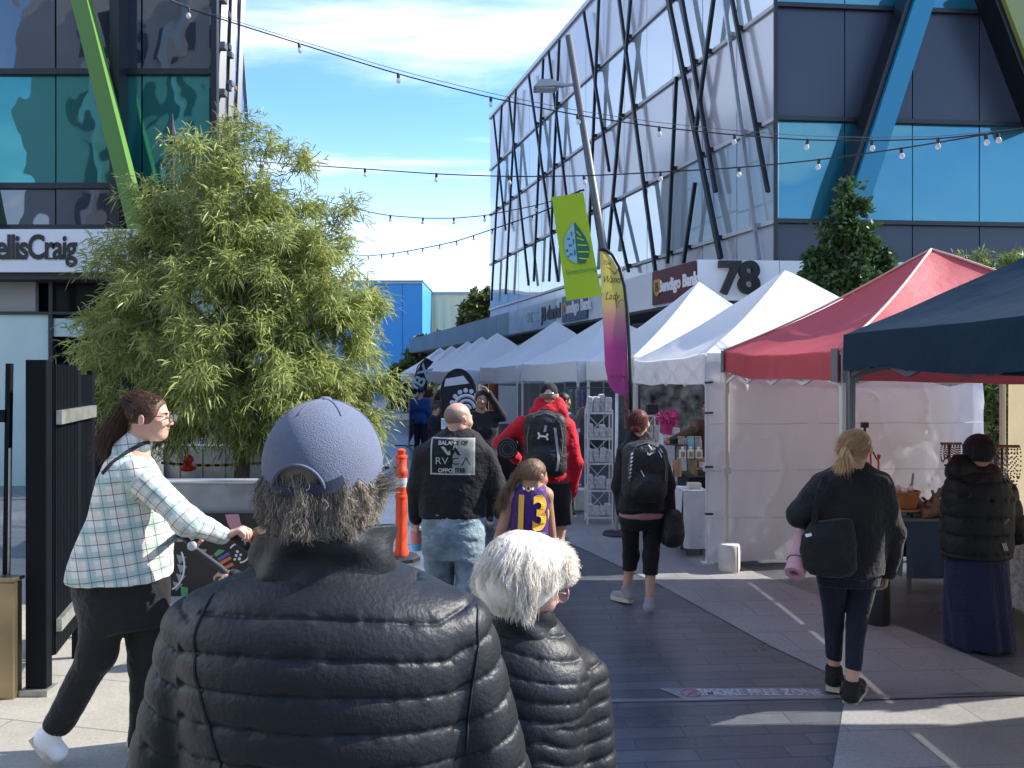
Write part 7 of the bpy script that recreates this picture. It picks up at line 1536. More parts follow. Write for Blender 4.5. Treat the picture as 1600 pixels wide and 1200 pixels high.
def blonde_woman():
    Y = 4.58; s = .222; base = V3(P(1325, 592, Y)[0], Y, 0); hc = P(1338, 700, Y); neck = P(1332, 738, Y)
    hp, o, ax = head_prims(hc, 32, s, -4, neck); shL, shR = P(1288, 757, Y), P(1373, 757, Y); elL, wrL = P(1250, 802, Y - .02), P(1278, 822, Y + .14); elR, wrR = P(1393, 830, Y), P(1386, 893, Y + .06)
    hL, hR = P(1300, 895, Y), P(1349, 895, Y); kL, kR = P(1303, 975, Y + .10), P(1338, 978, Y + .0); aL, aR = P(1303, 1042, Y + .10), P(1331, 1066, Y - .04)
    core = [Cap(shL, shR, .05), Cap(neck, (hL + hR) / 2, .08), Cap(hL, hR, .09)] + limb(shL, elL, wrL, .04, .036, .027) + limb(shR, elR, wrR, .04, .036, .027) + legs(hL, hR, kL, kR, aL, aR, .08, .054, .034)
    hands = hand_prims(wrL, V3(.5, .5, -.6), V3(.3, 0, -.9), .92, .8, -1) + hand_prims(wrR, V3(-.1, .15, -1), V3(-.8, .3, 0), .92, .6, 1)
    p = person(base, 'blonde person in black jumper and navy leggings walking beside the red canopy', hp + core + hands, M['skinA'], .0068, .016); face_parts(p, o, ax, s)
    rows = rows_px(Y, [(724, 1312, 1354, .07, .02), (733, 1296, 1366, .10, .01), (744, 1280, 1378, .12, 0), (760, 1272, 1388, .135, 0), (800, 1270, 1390, .14, 0), (850, 1268, 1384, .15, 0), (895, 1274, 1378, .155, 0)])
    sdf_obj('jumper', [Loft(rows, k=.05), Cap(shL, elL, .078, .068, k=.06), Cap(elL, wrL, .066, .050), Cap(shR, elR, .082, .076, k=.06), Cap(elR, wrR, .072, .046), Cap(P(1318, 733, Y), P(1347, 733, Y), .055, k=.03)], M['knitblack'], p, .008, .03, [folds(.020, 5, 3), folds(.008, 13, 5)])
    sdf_obj('leggings', [Loft(rows_px(Y, [(880, 1280, 1374, .13, 0), (900, 1277, 1374, .14, 0), (912, 1280, 1372, .13, 0)]), k=.04)] + legs(hL, hR, kL, kR, aL, aR, .088, .056, .043) + [Plane(P(1316, 1040, Y), V3(-.14, 0, -1))], M['navycloth'], p, .0075, .014, folds(.004, 12))
    for a, toe in ((aL, P(1309, 1078, Y + .26)), (aR, P(1346, 1097, Y + .16))):
        toe = toe.copy(); toe[2] = max(.03, a[2] - .09); a2 = a - V3(0, 0, .025); so2 = shoe(p, a2, toe, M['blackshoe'], M['sole'], 1.12)
    mb = MB()
    for a in (aL, aR): mb.lathe(a - V3(0, 0, .045), [(.042, -.03), (.043, 0), (.040, .03)], 14)
    mb.build('sock', M['white'], p, True)
    r_, f_, u_ = ax; hcen = o(0, -.05, .12)
    un = sdf_obj('hair', [Ell(hcen, (.375 * s, .455 * s, .40 * s), ax), Plane(o(0, .22, .1), unit(f_ - u_ * .3)), Plane(o(0, 0, -.24), unit(-u_ + f_ * .4)), Ell(o(.40, .02, -.06), (.02, .025, .035), ax, sub=True, k=.01)], M['hblond'], p, .006, .012, lambda V: .003 * fbm(V, 45, 2, 2))
    kn = P(1322, 704, Y - .115); pts, nn = ell_points(hcen, (.378 * s, .46 * s, .405 * s), ax, 2800, lambda u: (u[:, 1] < .5) & (u[:, 2] > -.62)); dv = kn - pts; ln = np.linalg.norm(dv, axis=1)
    V, Fq = strands(pts, dv / ln[:, None] + nn * .45, np.minimum(ln * .9, .11), 6, V3(0, 0, -.15), .03, 1, .0011, .07); mesh_obj('hair_strands', V, Fq, M['hblond'], un)
    n_ = 1100; pts = kn + rng.normal(0, .010, (n_, 3)); tg = P(1321, 733, Y - .13) + rng.normal(0, 1, (n_, 3)) * V3(.028, .02, .02); dv = tg - pts; ln = np.linalg.norm(dv, axis=1)
    V, Fq = strands(pts, dv / ln[:, None] + V3(-.35, -.3, .35), ln, 7, V3(.25, .25, -.5), .03, 1, .0014, .06); mesh_obj('ponytail', V, Fq, M['hblond'], un)
    mb = MB(); mb.tube([kn + V3(.018 * math.cos(a), .01 * math.sin(a), .012 * math.sin(a)) for a in np.linspace(0, 6.3, 12)], .005, 5); mb.build('hair_tie', M['black'], un, True)
    tb = thing('shoulder_bag', P(1295, 890, Y - .16), 'slouchy black tote bag with white label on the blonde person', 'bag')
    body = sdf_obj('body', [Loft(rows_px(Y - .17, [(812, 1268, 1330, .03, .02), (835, 1254, 1335, .06, 0), (865, 1250, 1338, .075, 0), (888, 1256, 1334, .06, 0), (896, 1266, 1326, .04, 0)])), Ell(P(1296, 885, Y - .17), (.14, .07, .05))], M['knitblack'], tb, .008, .04, [folds(.014, 7, 8), folds(.006, 16, 2)])
    t = bvh(body); mb = decal_grid(t, [(1262, 840), (1279, 835), (1280, 843), (1263, 849)], Y - .17, 4, 2, .004); mb.build('label', M['pwhite'], tb)
    mb = MB(); strap(mb, [P(x, y, Y + dy) for x, y, dy in ((1272, 818, -.17), (1276, 790, -.165), (1281, 765, -.15), (1287, 748, -.08), (1290, 744, 0), (1290, 750, .1))], .03, .006, (0, 1, 0)); mb.build('strap', M['knitblack'], tb)
    a, b = P(1266, 818, Y + .10), P(1241, 897, Y - .14); d = unit(b - a); u1, u2, _ = basis(d); axm = np.array([u1, u2, d]); L_ = np.linalg.norm(b - a); mt = thing('exercise_mat', b, 'rolled pink exercise mat tucked behind the black tote bag', 'exercise mat')
    r0 = .058; mb = MB(); mb.lathe(a, [(.018, 0), (r0 * .95, 0), (r0, .006), (r0, L_ - .006), (r0 * .95, L_), (.03, L_), (.028, L_ - .1)], 26, axm); mb.build('roll', M['pinkmat'], mt, True, angle=40)
    mb = MB(); q = a + d * (L_ - .09); mb.tube([q + (u1 * math.cos(t_) + u2 * math.sin(t_)) * (r0 + .003) for t_ in np.linspace(0, 6.3, 20)], .005, 5); mb.build('band', M['trim'], mt)
blonde_woman()

def beanie_woman():
    Y = 5.45; s = .225; base = V3(P(1530, 592, Y)[0], Y, 0); hc = P(1530, 708, Y); neck = P(1526, 745, Y)
    hp, o, ax = head_prims(hc, 40, s, -18, neck); shL, shR = P(1498, 770, Y), P(1566, 768, Y + .05); elL, wrL = P(1488, 830, Y + .12), P(1520, 850, Y + .30); elR, wrR = P(1586, 832, Y + .10), P(1570, 838, Y + .34)
    hL, hR = V3(base[0] - .09, Y, .75), V3(base[0] + .09, Y, .75); kL, kR = V3(base[0] - .1, Y, .42), V3(base[0] + .1, Y, .42); aL, aR = V3(base[0] - .08, Y, .09), V3(base[0] + .13, Y, .09)
    core = [Cap(shL, shR, .05), Cap(neck, (hL + hR) / 2, .08), Cap(hL, hR, .09)] + limb(shL, elL, wrL, .04, .036, .027) + limb(shR, elR, wrR, .04, .036, .027) + legs(hL, hR, kL, kR, aL, aR, .08, .054, .036)
    hands = hand_prims(wrL, V3(.2, 1, 0), V3(.3, 0, -.9), .92, .5, -1) + hand_prims(wrR, V3(-.2, 1, 0), V3(-.3, 0, -.9), .92, .5, 1)
    p = person(base, 'person in black beanie, black padded jacket and long navy skirt at the stall', hp + core + hands, M['skinB'], .008, .018); face_parts(p, o, ax, s)
    rows = rows_px(Y, [(738, 1492, 1560, .11, 0), (752, 1480, 1572, .14, 0), (775, 1476, 1580, .16, 0), (820, 1474, 1580, .17, 0), (862, 1470, 1578, .18, 0), (868, 1471, 1577, .178, 0)])
    J = [Loft(rows, k=.05), Cap(shL, elL, .088, .078, k=.05), Cap(elL, wrL, .075, .058), Cap(shR, elR, .092, .082, k=.05), Cap(elR, wrR, .078, .06)]
    zc = P(0, 778, Y)[2]
    M['nylon2'] = mat('dull black nylon', (.008, .009, .011), .6, 0, .3, bump=(20, .3)); jo = sdf_obj('jacket', J, M['nylon2'], p, .0075, .03, quilt_fn(lambda V: (V[:, 2] - zc + .012 * noise(V, 5, 2)) / .125, [(shR, elR, .13, .12), (shL, elL, .13, .12)], .016))
    sdf_obj('hood', [Cap(P(1496, 735, Y - .02), P(1548, 742, Y - .02), .075, .075), Cap(P(1500, 722, Y), P(1520, 728, Y + .05), .06, .06)], M['nylon2'], jo, .008, .04, folds(.012, 9))
    sdf_obj('beanie', [Ell(o(0, -.06, .10), (.44 * s, .52 * s, .50 * s), ax), Plane(o(0, .2, .0), unit(ax[1] - ax[2] * .8))], M['knitblack'], p, .007, .02, lambda V: .003 * np.sin(V[:, 0] * 300) + .003 * fbm(V, 20))
    sk = [Loft([(P(0, y, Y)[2], P((l + r) / 2, 0, Y)[0], Y, (r - l) / 2 * Y / F, d) for y, l, r, d in ((855, 1482, 1572, .16), (880, 1480, 1574, .17), (940, 1478, 1578, .19), (1000, 1480, 1582, .21), (1006, 1480, 1583, .21))])]
    def pleat(V): a = np.arctan2(V[:, 1] - Y, V[:, 0] - base[0]); k_ = np.clip((P(0, 860, Y)[2] - V[:, 2]) / .5, 0, 1); return k_ * (.007 * np.sin(a * 7 + 1 + V[:, 2] * 3 + 2 * noise(V, 3, 2)) + .004 * np.sin(a * 15 + V[:, 2] * 4)) + .022 * fbm(V * V3(1, 1, .25), 6)
    sdf_obj('skirt', sk, M['skirt'], p, .009, .03, pleat)
    for a in (aL, aR): shoe(p, a, a + V3(.08, .17, -.05), M['blackshoe'], M['blackshoe'])
    t = bvh(jo); mb = decal_grid(t, [(1498, 748), (1507, 748), (1506, 751), (1499, 751)], Y, 3, 1, .006); mb.build('logo', M['printw'], jo); mb = MB()
    for k_ in range(3): m_ = decal_grid(t, [(1559 + k_ * 3, 847), (1561 + k_ * 3, 847), (1566 + k_ * 3, 859), (1564 + k_ * 3, 859)], Y, 1, 3, .008); mb.add(m_.v, m_.f)
    mb.build('logo', M['printw'], jo)
beanie_woman()
# ------------------------------------------------------------ people farther down the street
def standing(label, px, Y, hgt, yaw, top, leg, hair, skin, arms=None, longhair=False, h=.012, lean=0.):
    x = P(px, 592, Y)[0]; k = hgt / 1.75; s = .23 * k ** .5; r, f, u = yawv(yaw); b = V3(x, Y, 0)
    q = lambda a, d, z: b + r * a * k + f * (d * k + lean * z) + V3(0, 0, z * k)
    hc = q(0, .03, 1.62); neck = q(0, -.01, 1.44); hp, o, ax = head_prims(hc, yaw, s, -6, neck)
    shL, shR = q(-.18, 0, 1.40), q(.18, 0, 1.40); A = arms or {}
    elL, wrL = A.get('L', (q(-.24, -.02, 1.12), q(-.22, .08, .88))); elR, wrR = A.get('R', (q(.24, -.02, 1.12), q(.22, .08, .88)))
    hL, hR, kL, kR, aL, aR = q(-.09, 0, .92), q(.09, 0, .92), q(-.10, .03, .50), q(.10, -.01, .50), q(-.11, .0, .09), q(.11, -.04, .09)
    core = [Cap(shL, shR, .05 * k), Cap(neck, (hL + hR) / 2, .08 * k), Cap(hL, hR, .08 * k)] + limb(shL, elL, wrL, .042 * k, .037 * k, .028 * k) + limb(shR, elR, wrR, .042 * k, .037 * k, .028 * k) + legs(hL, hR, kL, kR, aL, aR, .07 * k, .05 * k, .036 * k)
    hands = hand_prims(wrL, unit(wrL - elL), f if wrL[2] < elL[2] else -u, .98 * k, .5, -1) + hand_prims(wrR, unit(wrR - elR), f if wrR[2] < elR[2] else -u, .98 * k, .5, 1)
    p = person(b, label, hp + core + hands, skin, .0085 if Y < 12 else .0105, .018); face_parts(p, o, ax, s)
    e = lambda c: 1.0
    T = [Cap(q(-.13, 0, 1.37), q(.13, 0, 1.37), .10 * k), Cap(q(-.10, .01, 1.22), q(.10, .01, 1.22), .13 * k, k=.08), Cap(q(-.08, .02, 1.02), q(.08, .02, 1.02), .125 * k, k=.08), Cap(q(-.08, .01, .90), q(.08, .01, .90), .13 * k, k=.08), Plane(q(0, 0, .84), V3(0, 0, -1)), Cap(shL, elL, .066 * k, .057 * k, k=.05), Cap(elL, wrL, .056 * k, .044 * k), Cap(shR, elR, .066 * k, .057 * k, k=.05), Cap(elR, wrR, .056 * k, .044 * k)]
    sdf_obj('top', T, top, p, h, .03, folds(.012, 7, 3))
    sdf_obj('trousers', [Cap(hL, hR, .115 * k, k=.06)] + legs(hL, hR, kL, kR, aL, aR, .10 * k, .075 * k, .06 * k), leg, p, h, .03, folds(.010, 8, 3))
    for a in (aL, aR): shoe(p, a, a + f * .19 * k - V3(0, 0, .055), M['blackshoe'], M['sole'], k, h=.01)
    H_ = [Ell(o(0, -.05, .125), (.36 * s, .45 * s, .40 * s), ax), Plane(o(0, .20, .1), unit(ax[1] - ax[2] * .6)), Plane(o(0, 0, -.12 if not longhair else -.3), unit(-ax[2] + ax[1] * .5))]
    un = sdf_obj('hair', H_, hair, p, .008, .012, lambda V: .004 * fbm(V, 40, 2, 2))
    if longhair:
        n_ = 700; pts, nn = ell_points(o(0, -.05, .1), (.36 * s, .45 * s, .4 * s), ax, n_, lambda w: (w[:, 1] < .1) & (w[:, 2] < .4)); V, Fq = strands(pts, nn * .4 + V3(0, 0, -1), .22, 6, .3, .05, 1.5, .003, .1); mesh_obj('hair_strands', V, Fq, hair, un)
    return p, o, ax
M['bluecloth'] = cloth('blue work shirt', (.015, .055, .19)); M['browncloth'] = cloth('brown knit', (.09, .045, .03)); M['greycloth'] = cloth('grey knit', (.20, .20, .20)); M['mauve'] = cloth('mauve top', (.22, .12, .14))
x_ = 9.6
def arm_up():
    Y = 10.2; R0 = (P(786, 652, Y - .02), P(764, 615, Y - .06)); 
    standing('person in black facing the viewer with one arm raised over the head', 752, Y, 1.76, 172, M['knitblack'], M['blackc'], M['hdark'], M['skinC'], {'L': R0})
arm_up()
standing('person in blue shirt standing under the far tents by the UBX flag', 657, 18.5, 1.72, 20, M['bluecloth'], M['navycloth'], M['hdark'], M['skinC'])
standing('person in dark top with glasses talking under the far white tents', 689, 16.8, 1.70, 120, M['browncloth'], M['blackc'], M['hbrown'], M['skinA'], longhair=True)
standing('short child in black standing before the person with glasses', 680, 15.6, 1.38, 110, M['knitblack'], M['blackc'], M['hbrown'], M['skinA'])
standing('person in mauve top half hidden among the far stalls', 671, 20.5, 1.68, 60, M['mauve'], M['blackc'], M['hbrown'], M['skinA'], longhair=True)
Yv = 10.6
standing('shopper in grey knit reaching to the white wire rack, beside the person in red', 878, Yv, 1.72, 60, M['greycloth'], M['blackc'], M['hdark'], M['skinC'], {'R': (P(894, 668, Yv - .1), P(906, 646, Yv - .2)), 'L': (P(884, 700, Yv + .2), P(890, 720, Yv + .3))})
Yv = 9.6
standing('stall holder in brown reaching over the soap table beside the white side wall', 1108, Yv, 1.66, 215, M['browncloth'], M['blackc'], M['hdark'], M['skinC'], {'R': (P(1082, 672, Yv - .15), P(1050, 688, Yv - .3))})

# ------------------------------------------------------------ stall goods
def tcloth(a, b, Y0, Y1, zt, zb, m_, label, wav=.02, name='trestle_table', legm='poleG', ang=0., skirt=1.):
    """table with draped cloth: x from a to b, y from Y0 to Y1"""
    root = thing(name, ((a + b) / 2, (Y0 + Y1) / 2, 0), label, 'table'); mb = MB(); q = [V3(a, Y0, zt), V3(b, Y0, zt), V3(b, Y1, zt), V3(a, Y1, zt)]; cen = sum(q) / 4
    mb.grid(lambda u, t: V3(a + (b - a) * u, Y0 + (Y1 - Y0) * t, zt + .003 * math.sin(u * 9 + t * 7)), 14, 8)
    for i in range(4):
        A, Bq = q[i], q[(i + 1) % 4]; o_ = unit(((A + Bq) / 2 - cen) * V3(1, 1, 0)); L_ = np.linalg.norm(Bq - A)
        mb.grid(lambda u, t, A=A, Bq=Bq, o_=o_, L_=L_, i=i: A + (Bq - A) * u + o_ * (.004 + wav * t * (1 + math.sin(u * L_ * 26 + i) + .5 * math.sin(u * L_ * 47 + 2 * i))) - V3(0, 0, (zt - zb) * t * (1 + .03 * math.sin(u * L_ * 9 + i))), int(max(12, L_ * 30)), 10)
    mb.build('cloth', m_, root, True, angle=60)
    mb = MB(); mb.box((cen[0], cen[1], zt - .02), ((b - a) / 2 - .01, (Y1 - Y0) / 2 - .01, .015)); mb.build('top', M['poleG'], root)
    for x in (a + .06, b - .06):
        for y in (Y0 + .06, Y1 - .06): mb = MB(); mb.bar((x, y, 0.001), (x, y, zt - .035), .03, .03); mb.build('leg', M[legm], root)
    return root
M['bluetab'] = cloth('slate blue cloth', (.045, .085, .13), .8); M['blacktab'] = cloth('black cloth', (.010, .010, .012), .8); M['whitetab'] = cloth('white cloth', (.68, .69, .72), .8); M['pattab'] = mat('grey patterned cloth', (.30, .29, .28), .8, var=(28, .5)); M['wood'] = mat('light wood', (.36, .22, .11), .6, var=(9, .25), bump=(30, .3, (1, 8, 8))); M['terra'] = mat('terracotta', (.36, .13, .05), .65, var=(10, .15)); M['drift'] = mat('driftwood', (.20, .155, .11), .85, bump=(30, .8), var=(20, .4)); M['cream'] = mat('cream label bottle', (.70, .66, .52), .35); M['kraft'] = mat('kraft paper', (.38, .23, .13), .8, var=(20, .1)); M['grijar'] = mat('grey jar', (.28, .27, .26), .4); M['packet'] = mat('clear packet', (.66, .66, .65), .35, 0, .6, var=(22, .3), isl=.2, bump=(25, .8)); M['pinkfl'] = mat('pink flowers', (.70, .05, .30), .6, isl=.4)
def item(name, label, cat, mb_or, m_, group=None, smooth=False, angle=None, kind=None):
    v = np.array(mb_or.v); b = V3((v[:, 0].min() + v[:, 0].max()) / 2, (v[:, 1].min() + v[:, 1].max()) / 2, v[:, 2].min())
    o = mb_or.build(name, m_, None, smooth, b, angle); return props(o, label, cat, group, kind)
# red stall
x0, x1 = P(1392, 0, 7.0)[0], P(1560, 0, 7.0)[0]; zt_ = .645
tcloth(3.46, 4.72, 6.75, 7.45, zt_, .16, M['bluetab'], 'stall table with slate blue cloth under the red canopy', .012)
c = P(1408, 800, 7.0); c[2] = zt_ + .004
bs = thing('bowl_stand', c, 'low turned wooden stand under the terracotta bowl', 'stand'); mb = MB(); mb.lathe(c + V3(0, 0, .055), [(.14, 0), (.15, .008), (.15, .022), (.0, .022)], 24); mb.build('top', M['wood'], bs, True, angle=40)
for a in np.linspace(0, 2 * math.pi, 5)[:-1] + .5: mb = MB(); p_ = c + V3(.10 * math.cos(a), .10 * math.sin(a), 0); mb.tube([p_, p_ + V3(0, 0, .056)], .012, 8); mb.build('leg', M['black'], bs)
mb = MB(); mb.lathe(c + V3(0, 0, .079), [(.10, 0), (.125, .01), (.142, .07), (.150, .135), (.158, .14), (.158, .158), (.140, .158), (.125, .06), (0, .05)], 30); item('bowl', 'terracotta bowl on a low wooden stand on the blue table', 'bowl', mb, M['terra'], None, True, 50)
mb = MB()
for k in range(9): mb.ball(c + V3(rng.uniform(-.09, .09), rng.uniform(-.09, .09), .235 + rng.uniform(0, .02)), .03, 8)
item('stones', 'pale tumbled pieces heaped in the terracotta bowl', 'stones', mb, M['whitetab'], None, True, kind='stuff')
mb = MB(); mb.tube([c + V3(.07, 0, .24), c + V3(.10, 0, .30), c + V3(.11, 0, .39)], [.018, .012, .010], 8); item('scoop', 'thin scoop handle sticking out of the terracotta bowl', 'scoop', mb, M['grijar'], None, True)
dr = P(1452, 803, 6.98); dr[2] = zt_ + .004; prs = []
for k in range(16):
    a = dr + V3(rng.uniform(-.10, .10), rng.uniform(-.08, .08), rng.uniform(.02, .05)); b = dr + V3(rng.uniform(-.16, .16), rng.uniform(-.1, .1), rng.uniform(.06, .27)); prs.append(Cap(a, b, .026, .014))
prs.append(Ell(dr + V3(0, 0, .05), (.11, .09, .05)))
V, Fq = solid(prs, .007, .02, folds(.014, 22, 3)); o = mesh_obj('driftwood', V, Fq, M['drift'], None, True, dr); props(o, 'gnarled driftwood piece on the blue table beside the bowl', 'driftwood')
mb = MB(); q = P(1437, 786, 7.2); q[2] = zt_ + .004; mb.box(q + V3(0, 0, .05), (.10, .05, .05), ch=.02); item('folded_cloth', 'folded blue cloth parcel behind the driftwood', 'folded cloth', mb, M['bluetab'])
M['bead'] = mat('brown beads', (.17, .075, .045), .4, isl=.6)
def neck_stand(px0, px1, py0, py1, Y, label, rail='blackp'):
    a, b = P(px0, py0, Y), P(px1, py0, Y); z1 = P(0, py1, Y)[2]; root = thing('necklace_stand', ((a[0] + b[0]) / 2, Y, zt_), label, 'jewellery stand', 'necklace stands'); mb = MB(); mb.bar(a, b, .02, .02)
    xm = (a[0] + b[0]) / 2; mb.tube([(xm, Y + .03, zt_ + .004), (xm, Y + .03, a[2])], .01, 8); mb.box((xm, Y + .03, zt_ + .01), (.08, .06, .006)); mb.build('stand', M[rail], root)
    n = max(4, int((px1 - px0) / 4.5))
    for i in range(n):
        x = a[0] + (b[0] - a[0]) * (i + .5) / n; L_ = (a[2] - z1) * rng.uniform(.75, 1.0); mb = MB()
        for t in np.linspace(0, 2 * math.pi, 22)[:-1]: mb.ball((x + .020 * math.sin(t), Y - .015 - .006 * math.cos(t), a[2] - L_ / 2 + L_ / 2 * math.cos(t)), .0085, 6)
        mb.build('necklace', M['bead'], root, True)
neck_stand(1470, 1502, 693, 722, 6.9, 'rack of brown bead necklaces against the white side wall'); neck_stand(1546, 1592, 697, 760, 6.7, 'rack of long bead necklaces right of the beanie wearer'); neck_stand(1476, 1500, 727, 750, 7.2, 'small lower necklace rack beside the beanie wearer')
hk = thing('hook_stand', P(1360, 800, 7.1), 'stand with red cords on curled black hooks behind the blonde person', 'hook stand'); mb = MB(); a = P(1352, 805, 7.1); a[2] = .01; mb.tube([a, P(1352, 700, 7.1), P(1354, 690, 7.1)], .012, 8); mb.box(P(1351, 664, 7.1), (.03, .02, .025)); mb.tube([P(1352, 690, 7.1), P(1351, 666, 7.1)], .012, 8)
mb.tube([P(1353, 712, 7.1), P(1358, 705, 7.1), P(1364, 706, 7.1), P(1370, 718, 7.1), P(1374, 716, 7.1), P(1375, 711, 7.1)], .007, 6); mb.box((a[0], 7.1, .01), (.12, .12, .01)); mb.build('stand', M['blackp'], hk, True, angle=40)
for x in (1360, 1372): mb = MB(); mb.tube([P(x, 710, 7.08), P(x + 1, 740, 7.08), P(x + 2, 765, 7.08)], .009, 6); mb.build('red_cord', M['redp'], hk, True)
tcloth(4.0, 4.9, 5.75, 6.3, .74, .07, M['pattab'], 'table under grey patterned cloth at the right edge', .015)
mb = MB(); q = P(1587, 826, 5.85); q[2] = .745; mb.box(q + V3(0, 0, .02), (.05, .05, .02), ch=.004); item('card_box', 'small white card box on the patterned table', 'box', mb, M['whitetab'])
# red tent's tan canvas wall; navy tent's unseen one added to block sun
M['tan'] = mat('tan canvas', (.52, .44, .28), .8, trans=.4, bump=(6, .6), var=(2, .1))
for (root, a, b) in ((tRed, V3(4.95, 4.99, 0), V3(4.99, 7.75, 0)), (tNavy, V3(4.95, 1.95, 0), V3(4.95, 4.72, 0))):
    mb = MB(); mb.grid(lambda u, t: a + (b - a) * u + V3(.03 + .025 * math.sin(u * 11 + t * 2) * (.3 + t), 0, 1.98 - 1.95 * t), 40, 16); mb.build('side_wall', M['tan'], root, True)
# soap stall under the first white tent
tcloth(2.02, 3.1, 8.75, 9.35, .78, .03, M['blacktab'], 'soap table under black cloth beside the white side wall', .01)
tb = tcloth(1.83, 2.10, 8.22, 8.62, .70, .10, M['whitetab'], 'little side table under a white cloth next to the side wall', .02)
mb = MB(); mb.box((1.99, 8.4, .735), (.07, .05, .03), ch=.003); item('card_box', 'white card box on the little white side table', 'box', mb, M['cream'])
sh = thing('wooden_riser', (2.42, 9.0, .785), 'two tier wooden riser of soaps on the black table', 'display riser')
for z, d in ((.96, .14), (.86, .20)): mb = MB(); mb.box((2.42, 9.02 - (d - .14), z), (.30, .09, .012)); mb.build('shelf', M['wood'], sh)
for x in (2.13, 2.71): mb = MB(); mb.box((x, 9.0, .865), (.012, .12, .083)); mb.build('side_panel', M['wood'], sh)
for k, px in enumerate((1066.5, 1079, 1091.5)):
    c = P(px, 717, 8.93); c[2] = .974; b_ = thing('soap_bottle', c, ('cream square bottle with label, left of three on the wooden riser', 'cream square bottle with label, middle of three on the wooden riser', 'cream square bottle with label, right of three on the wooden riser')[k], 'bottle', 'cream bottles on the riser')
    mb = MB(); mb.box(c + V3(0, 0, .052), (.038, .025, .052), ch=.008); mb.build('body', M['cream'], b_); mb = MB(); mb.lathe(c + V3(0, 0, .104), [(.012, 0), (.012, .014), (.018, .016), (.018, .032), (0, .033)], 12); mb.build('cap', M['signw'], b_); mb = MB(); mb.box(c + V3(0, -.026, .05), (.022, .001, .028)); mb.build('label', M['grijar'], b_)
for k, (px, m_) in enumerate(((1064, 'grijar'), (1079, 'lblue'), (1090, 'grijar'))):
    c = P(px, 700, 9.06); c[2] = .974 if k != 9 else 0; mb = MB(); mb.lathe(c + V3(0, 0, .10), [(.045, 0), (.05, .01), (.05, .10), (.04, .12), (.042, .125), (.042, .145), (0, .146)], 16); mb.box(c + V3(0, 0, .05), (.05, .04, .05)); item('jar', ('rounded grey jar behind the cream bottles, nearest the backpack wearer', 'pale blue jar in the middle behind the cream bottles', 'grey jar behind the cream bottles, nearest the white side wall')[k], 'jar', mb, M[m_], 'jars behind the bottles', True, 40)
for k in range(6):
    mb = MB(); x = 2.2 + k * .088; mb.box((x, 8.92, .905), (.034, .03, .032), ch=.005); item('soap_bar', 'small wrapped soap bar, %s from the left on the lower riser tier' % ('first', 'second', 'third', 'fourth', 'fifth', 'sixth')[k], 'soap', mb, M['packet'], 'soap bars on the lower tier')
mb = MB(); c = P(1058, 745, 8.8); c[2] = .785; mb.lathe(c, [(.05, 0), (.05, .19), (.04, .19), (.04, .02)], 18); item('paper_tube', 'brown kraft paper tube on the black table', 'tube', mb, M['kraft'], None, True, 40)
mb = MB(); c = P(1048, 746, 8.78); c[2] = .785; mb.lathe(c, [(.025, 0), (.026, .09), (.012, .11), (.012, .13), (0, .131)], 14); item('soap_bottle', 'slim white bottle beside the brown paper tube', 'bottle', mb, M['signw'], None, True, 40)
# patterned backdrop and shelves in the first tents
M['marble'] = mat('marbled grey backdrop', (.11, .115, .12), .75, var=(7, 1.3), bump=(4, .6)); mb = MB(); q0, q1 = A1 + d1 * 2.85 + n1 * .06, A1 + d1 * 2.85 + n1 * 2.8
mb.grid(lambda u, t: q0 + (q1 - q0) * u + V3(0, .03 * math.sin(u * 26), 1.86 - 1.8 * t), 60, 12); mb.build('backdrop', M['marble'], t1, True)
q0, q1 = A2 + n2 * 1.6 + d2 * .1, A2 + n2 * 1.5 + d2 * 2.7; mb = MB(); mb.grid(lambda u, t: q0 + (q1 - q0) * u + V3(.03 * math.sin(u * 22), 0, 1.86 - 1.8 * t), 40, 10); mb.build('backdrop', M['marble'], t2, True)
def rack(px0, px1, pys, Y, label, dep=.32, fill=True):
    a, b = P(px0, pys[0], Y)[0], P(px1, pys[0], Y)[0]; zs = [P(0, y, Y)[2] for y in pys]; root = thing('wire_rack', ((a + b) / 2, Y + dep / 2, 0), label, 'shelf rack', 'white wire racks'); zt2 = zs[0] + .05
    for x in (a, b):
        for y in (Y, Y + dep): mb = MB(); mb.tube([(x, y, .002), (x, y, zt2)], .011, 8); mb.build('post', M['poleW'], root)
    for z in zs:
        mb = MB(); mb.bar((a, Y, z), (b, Y, z), .014, .02); mb.bar((a, Y + dep, z), (b, Y + dep, z), .014, .02); mb.bar((a, Y, z), (a, Y + dep, z), .014, .02); mb.bar((b, Y, z), (b, Y + dep, z), .014, .02)
        for i in range(9): x = a + (b - a) * (i + .5) / 9; mb.tube([(x, Y, z), (x, Y + dep, z)], .004, 4)
        mb.build('shelf', M['poleW'], root)
    for i in range(len(zs) - 1):
        mb = MB(); mb.tube([(a, Y + dep, zs[i]), (b, Y + dep, zs[i + 1])], .006, 5); mb.tube([(b, Y + dep, zs[i]), (a, Y + dep, zs[i + 1])], .006, 5); mb.build('cross_brace', M['poleW'], root)
    return a, b, zs
Yr = 10.0; a, b, zs = rack(918, 957, (646, 686, 725, 767, 809), Yr, 'tall white wire rack of clear packets left of the backpack wearer')
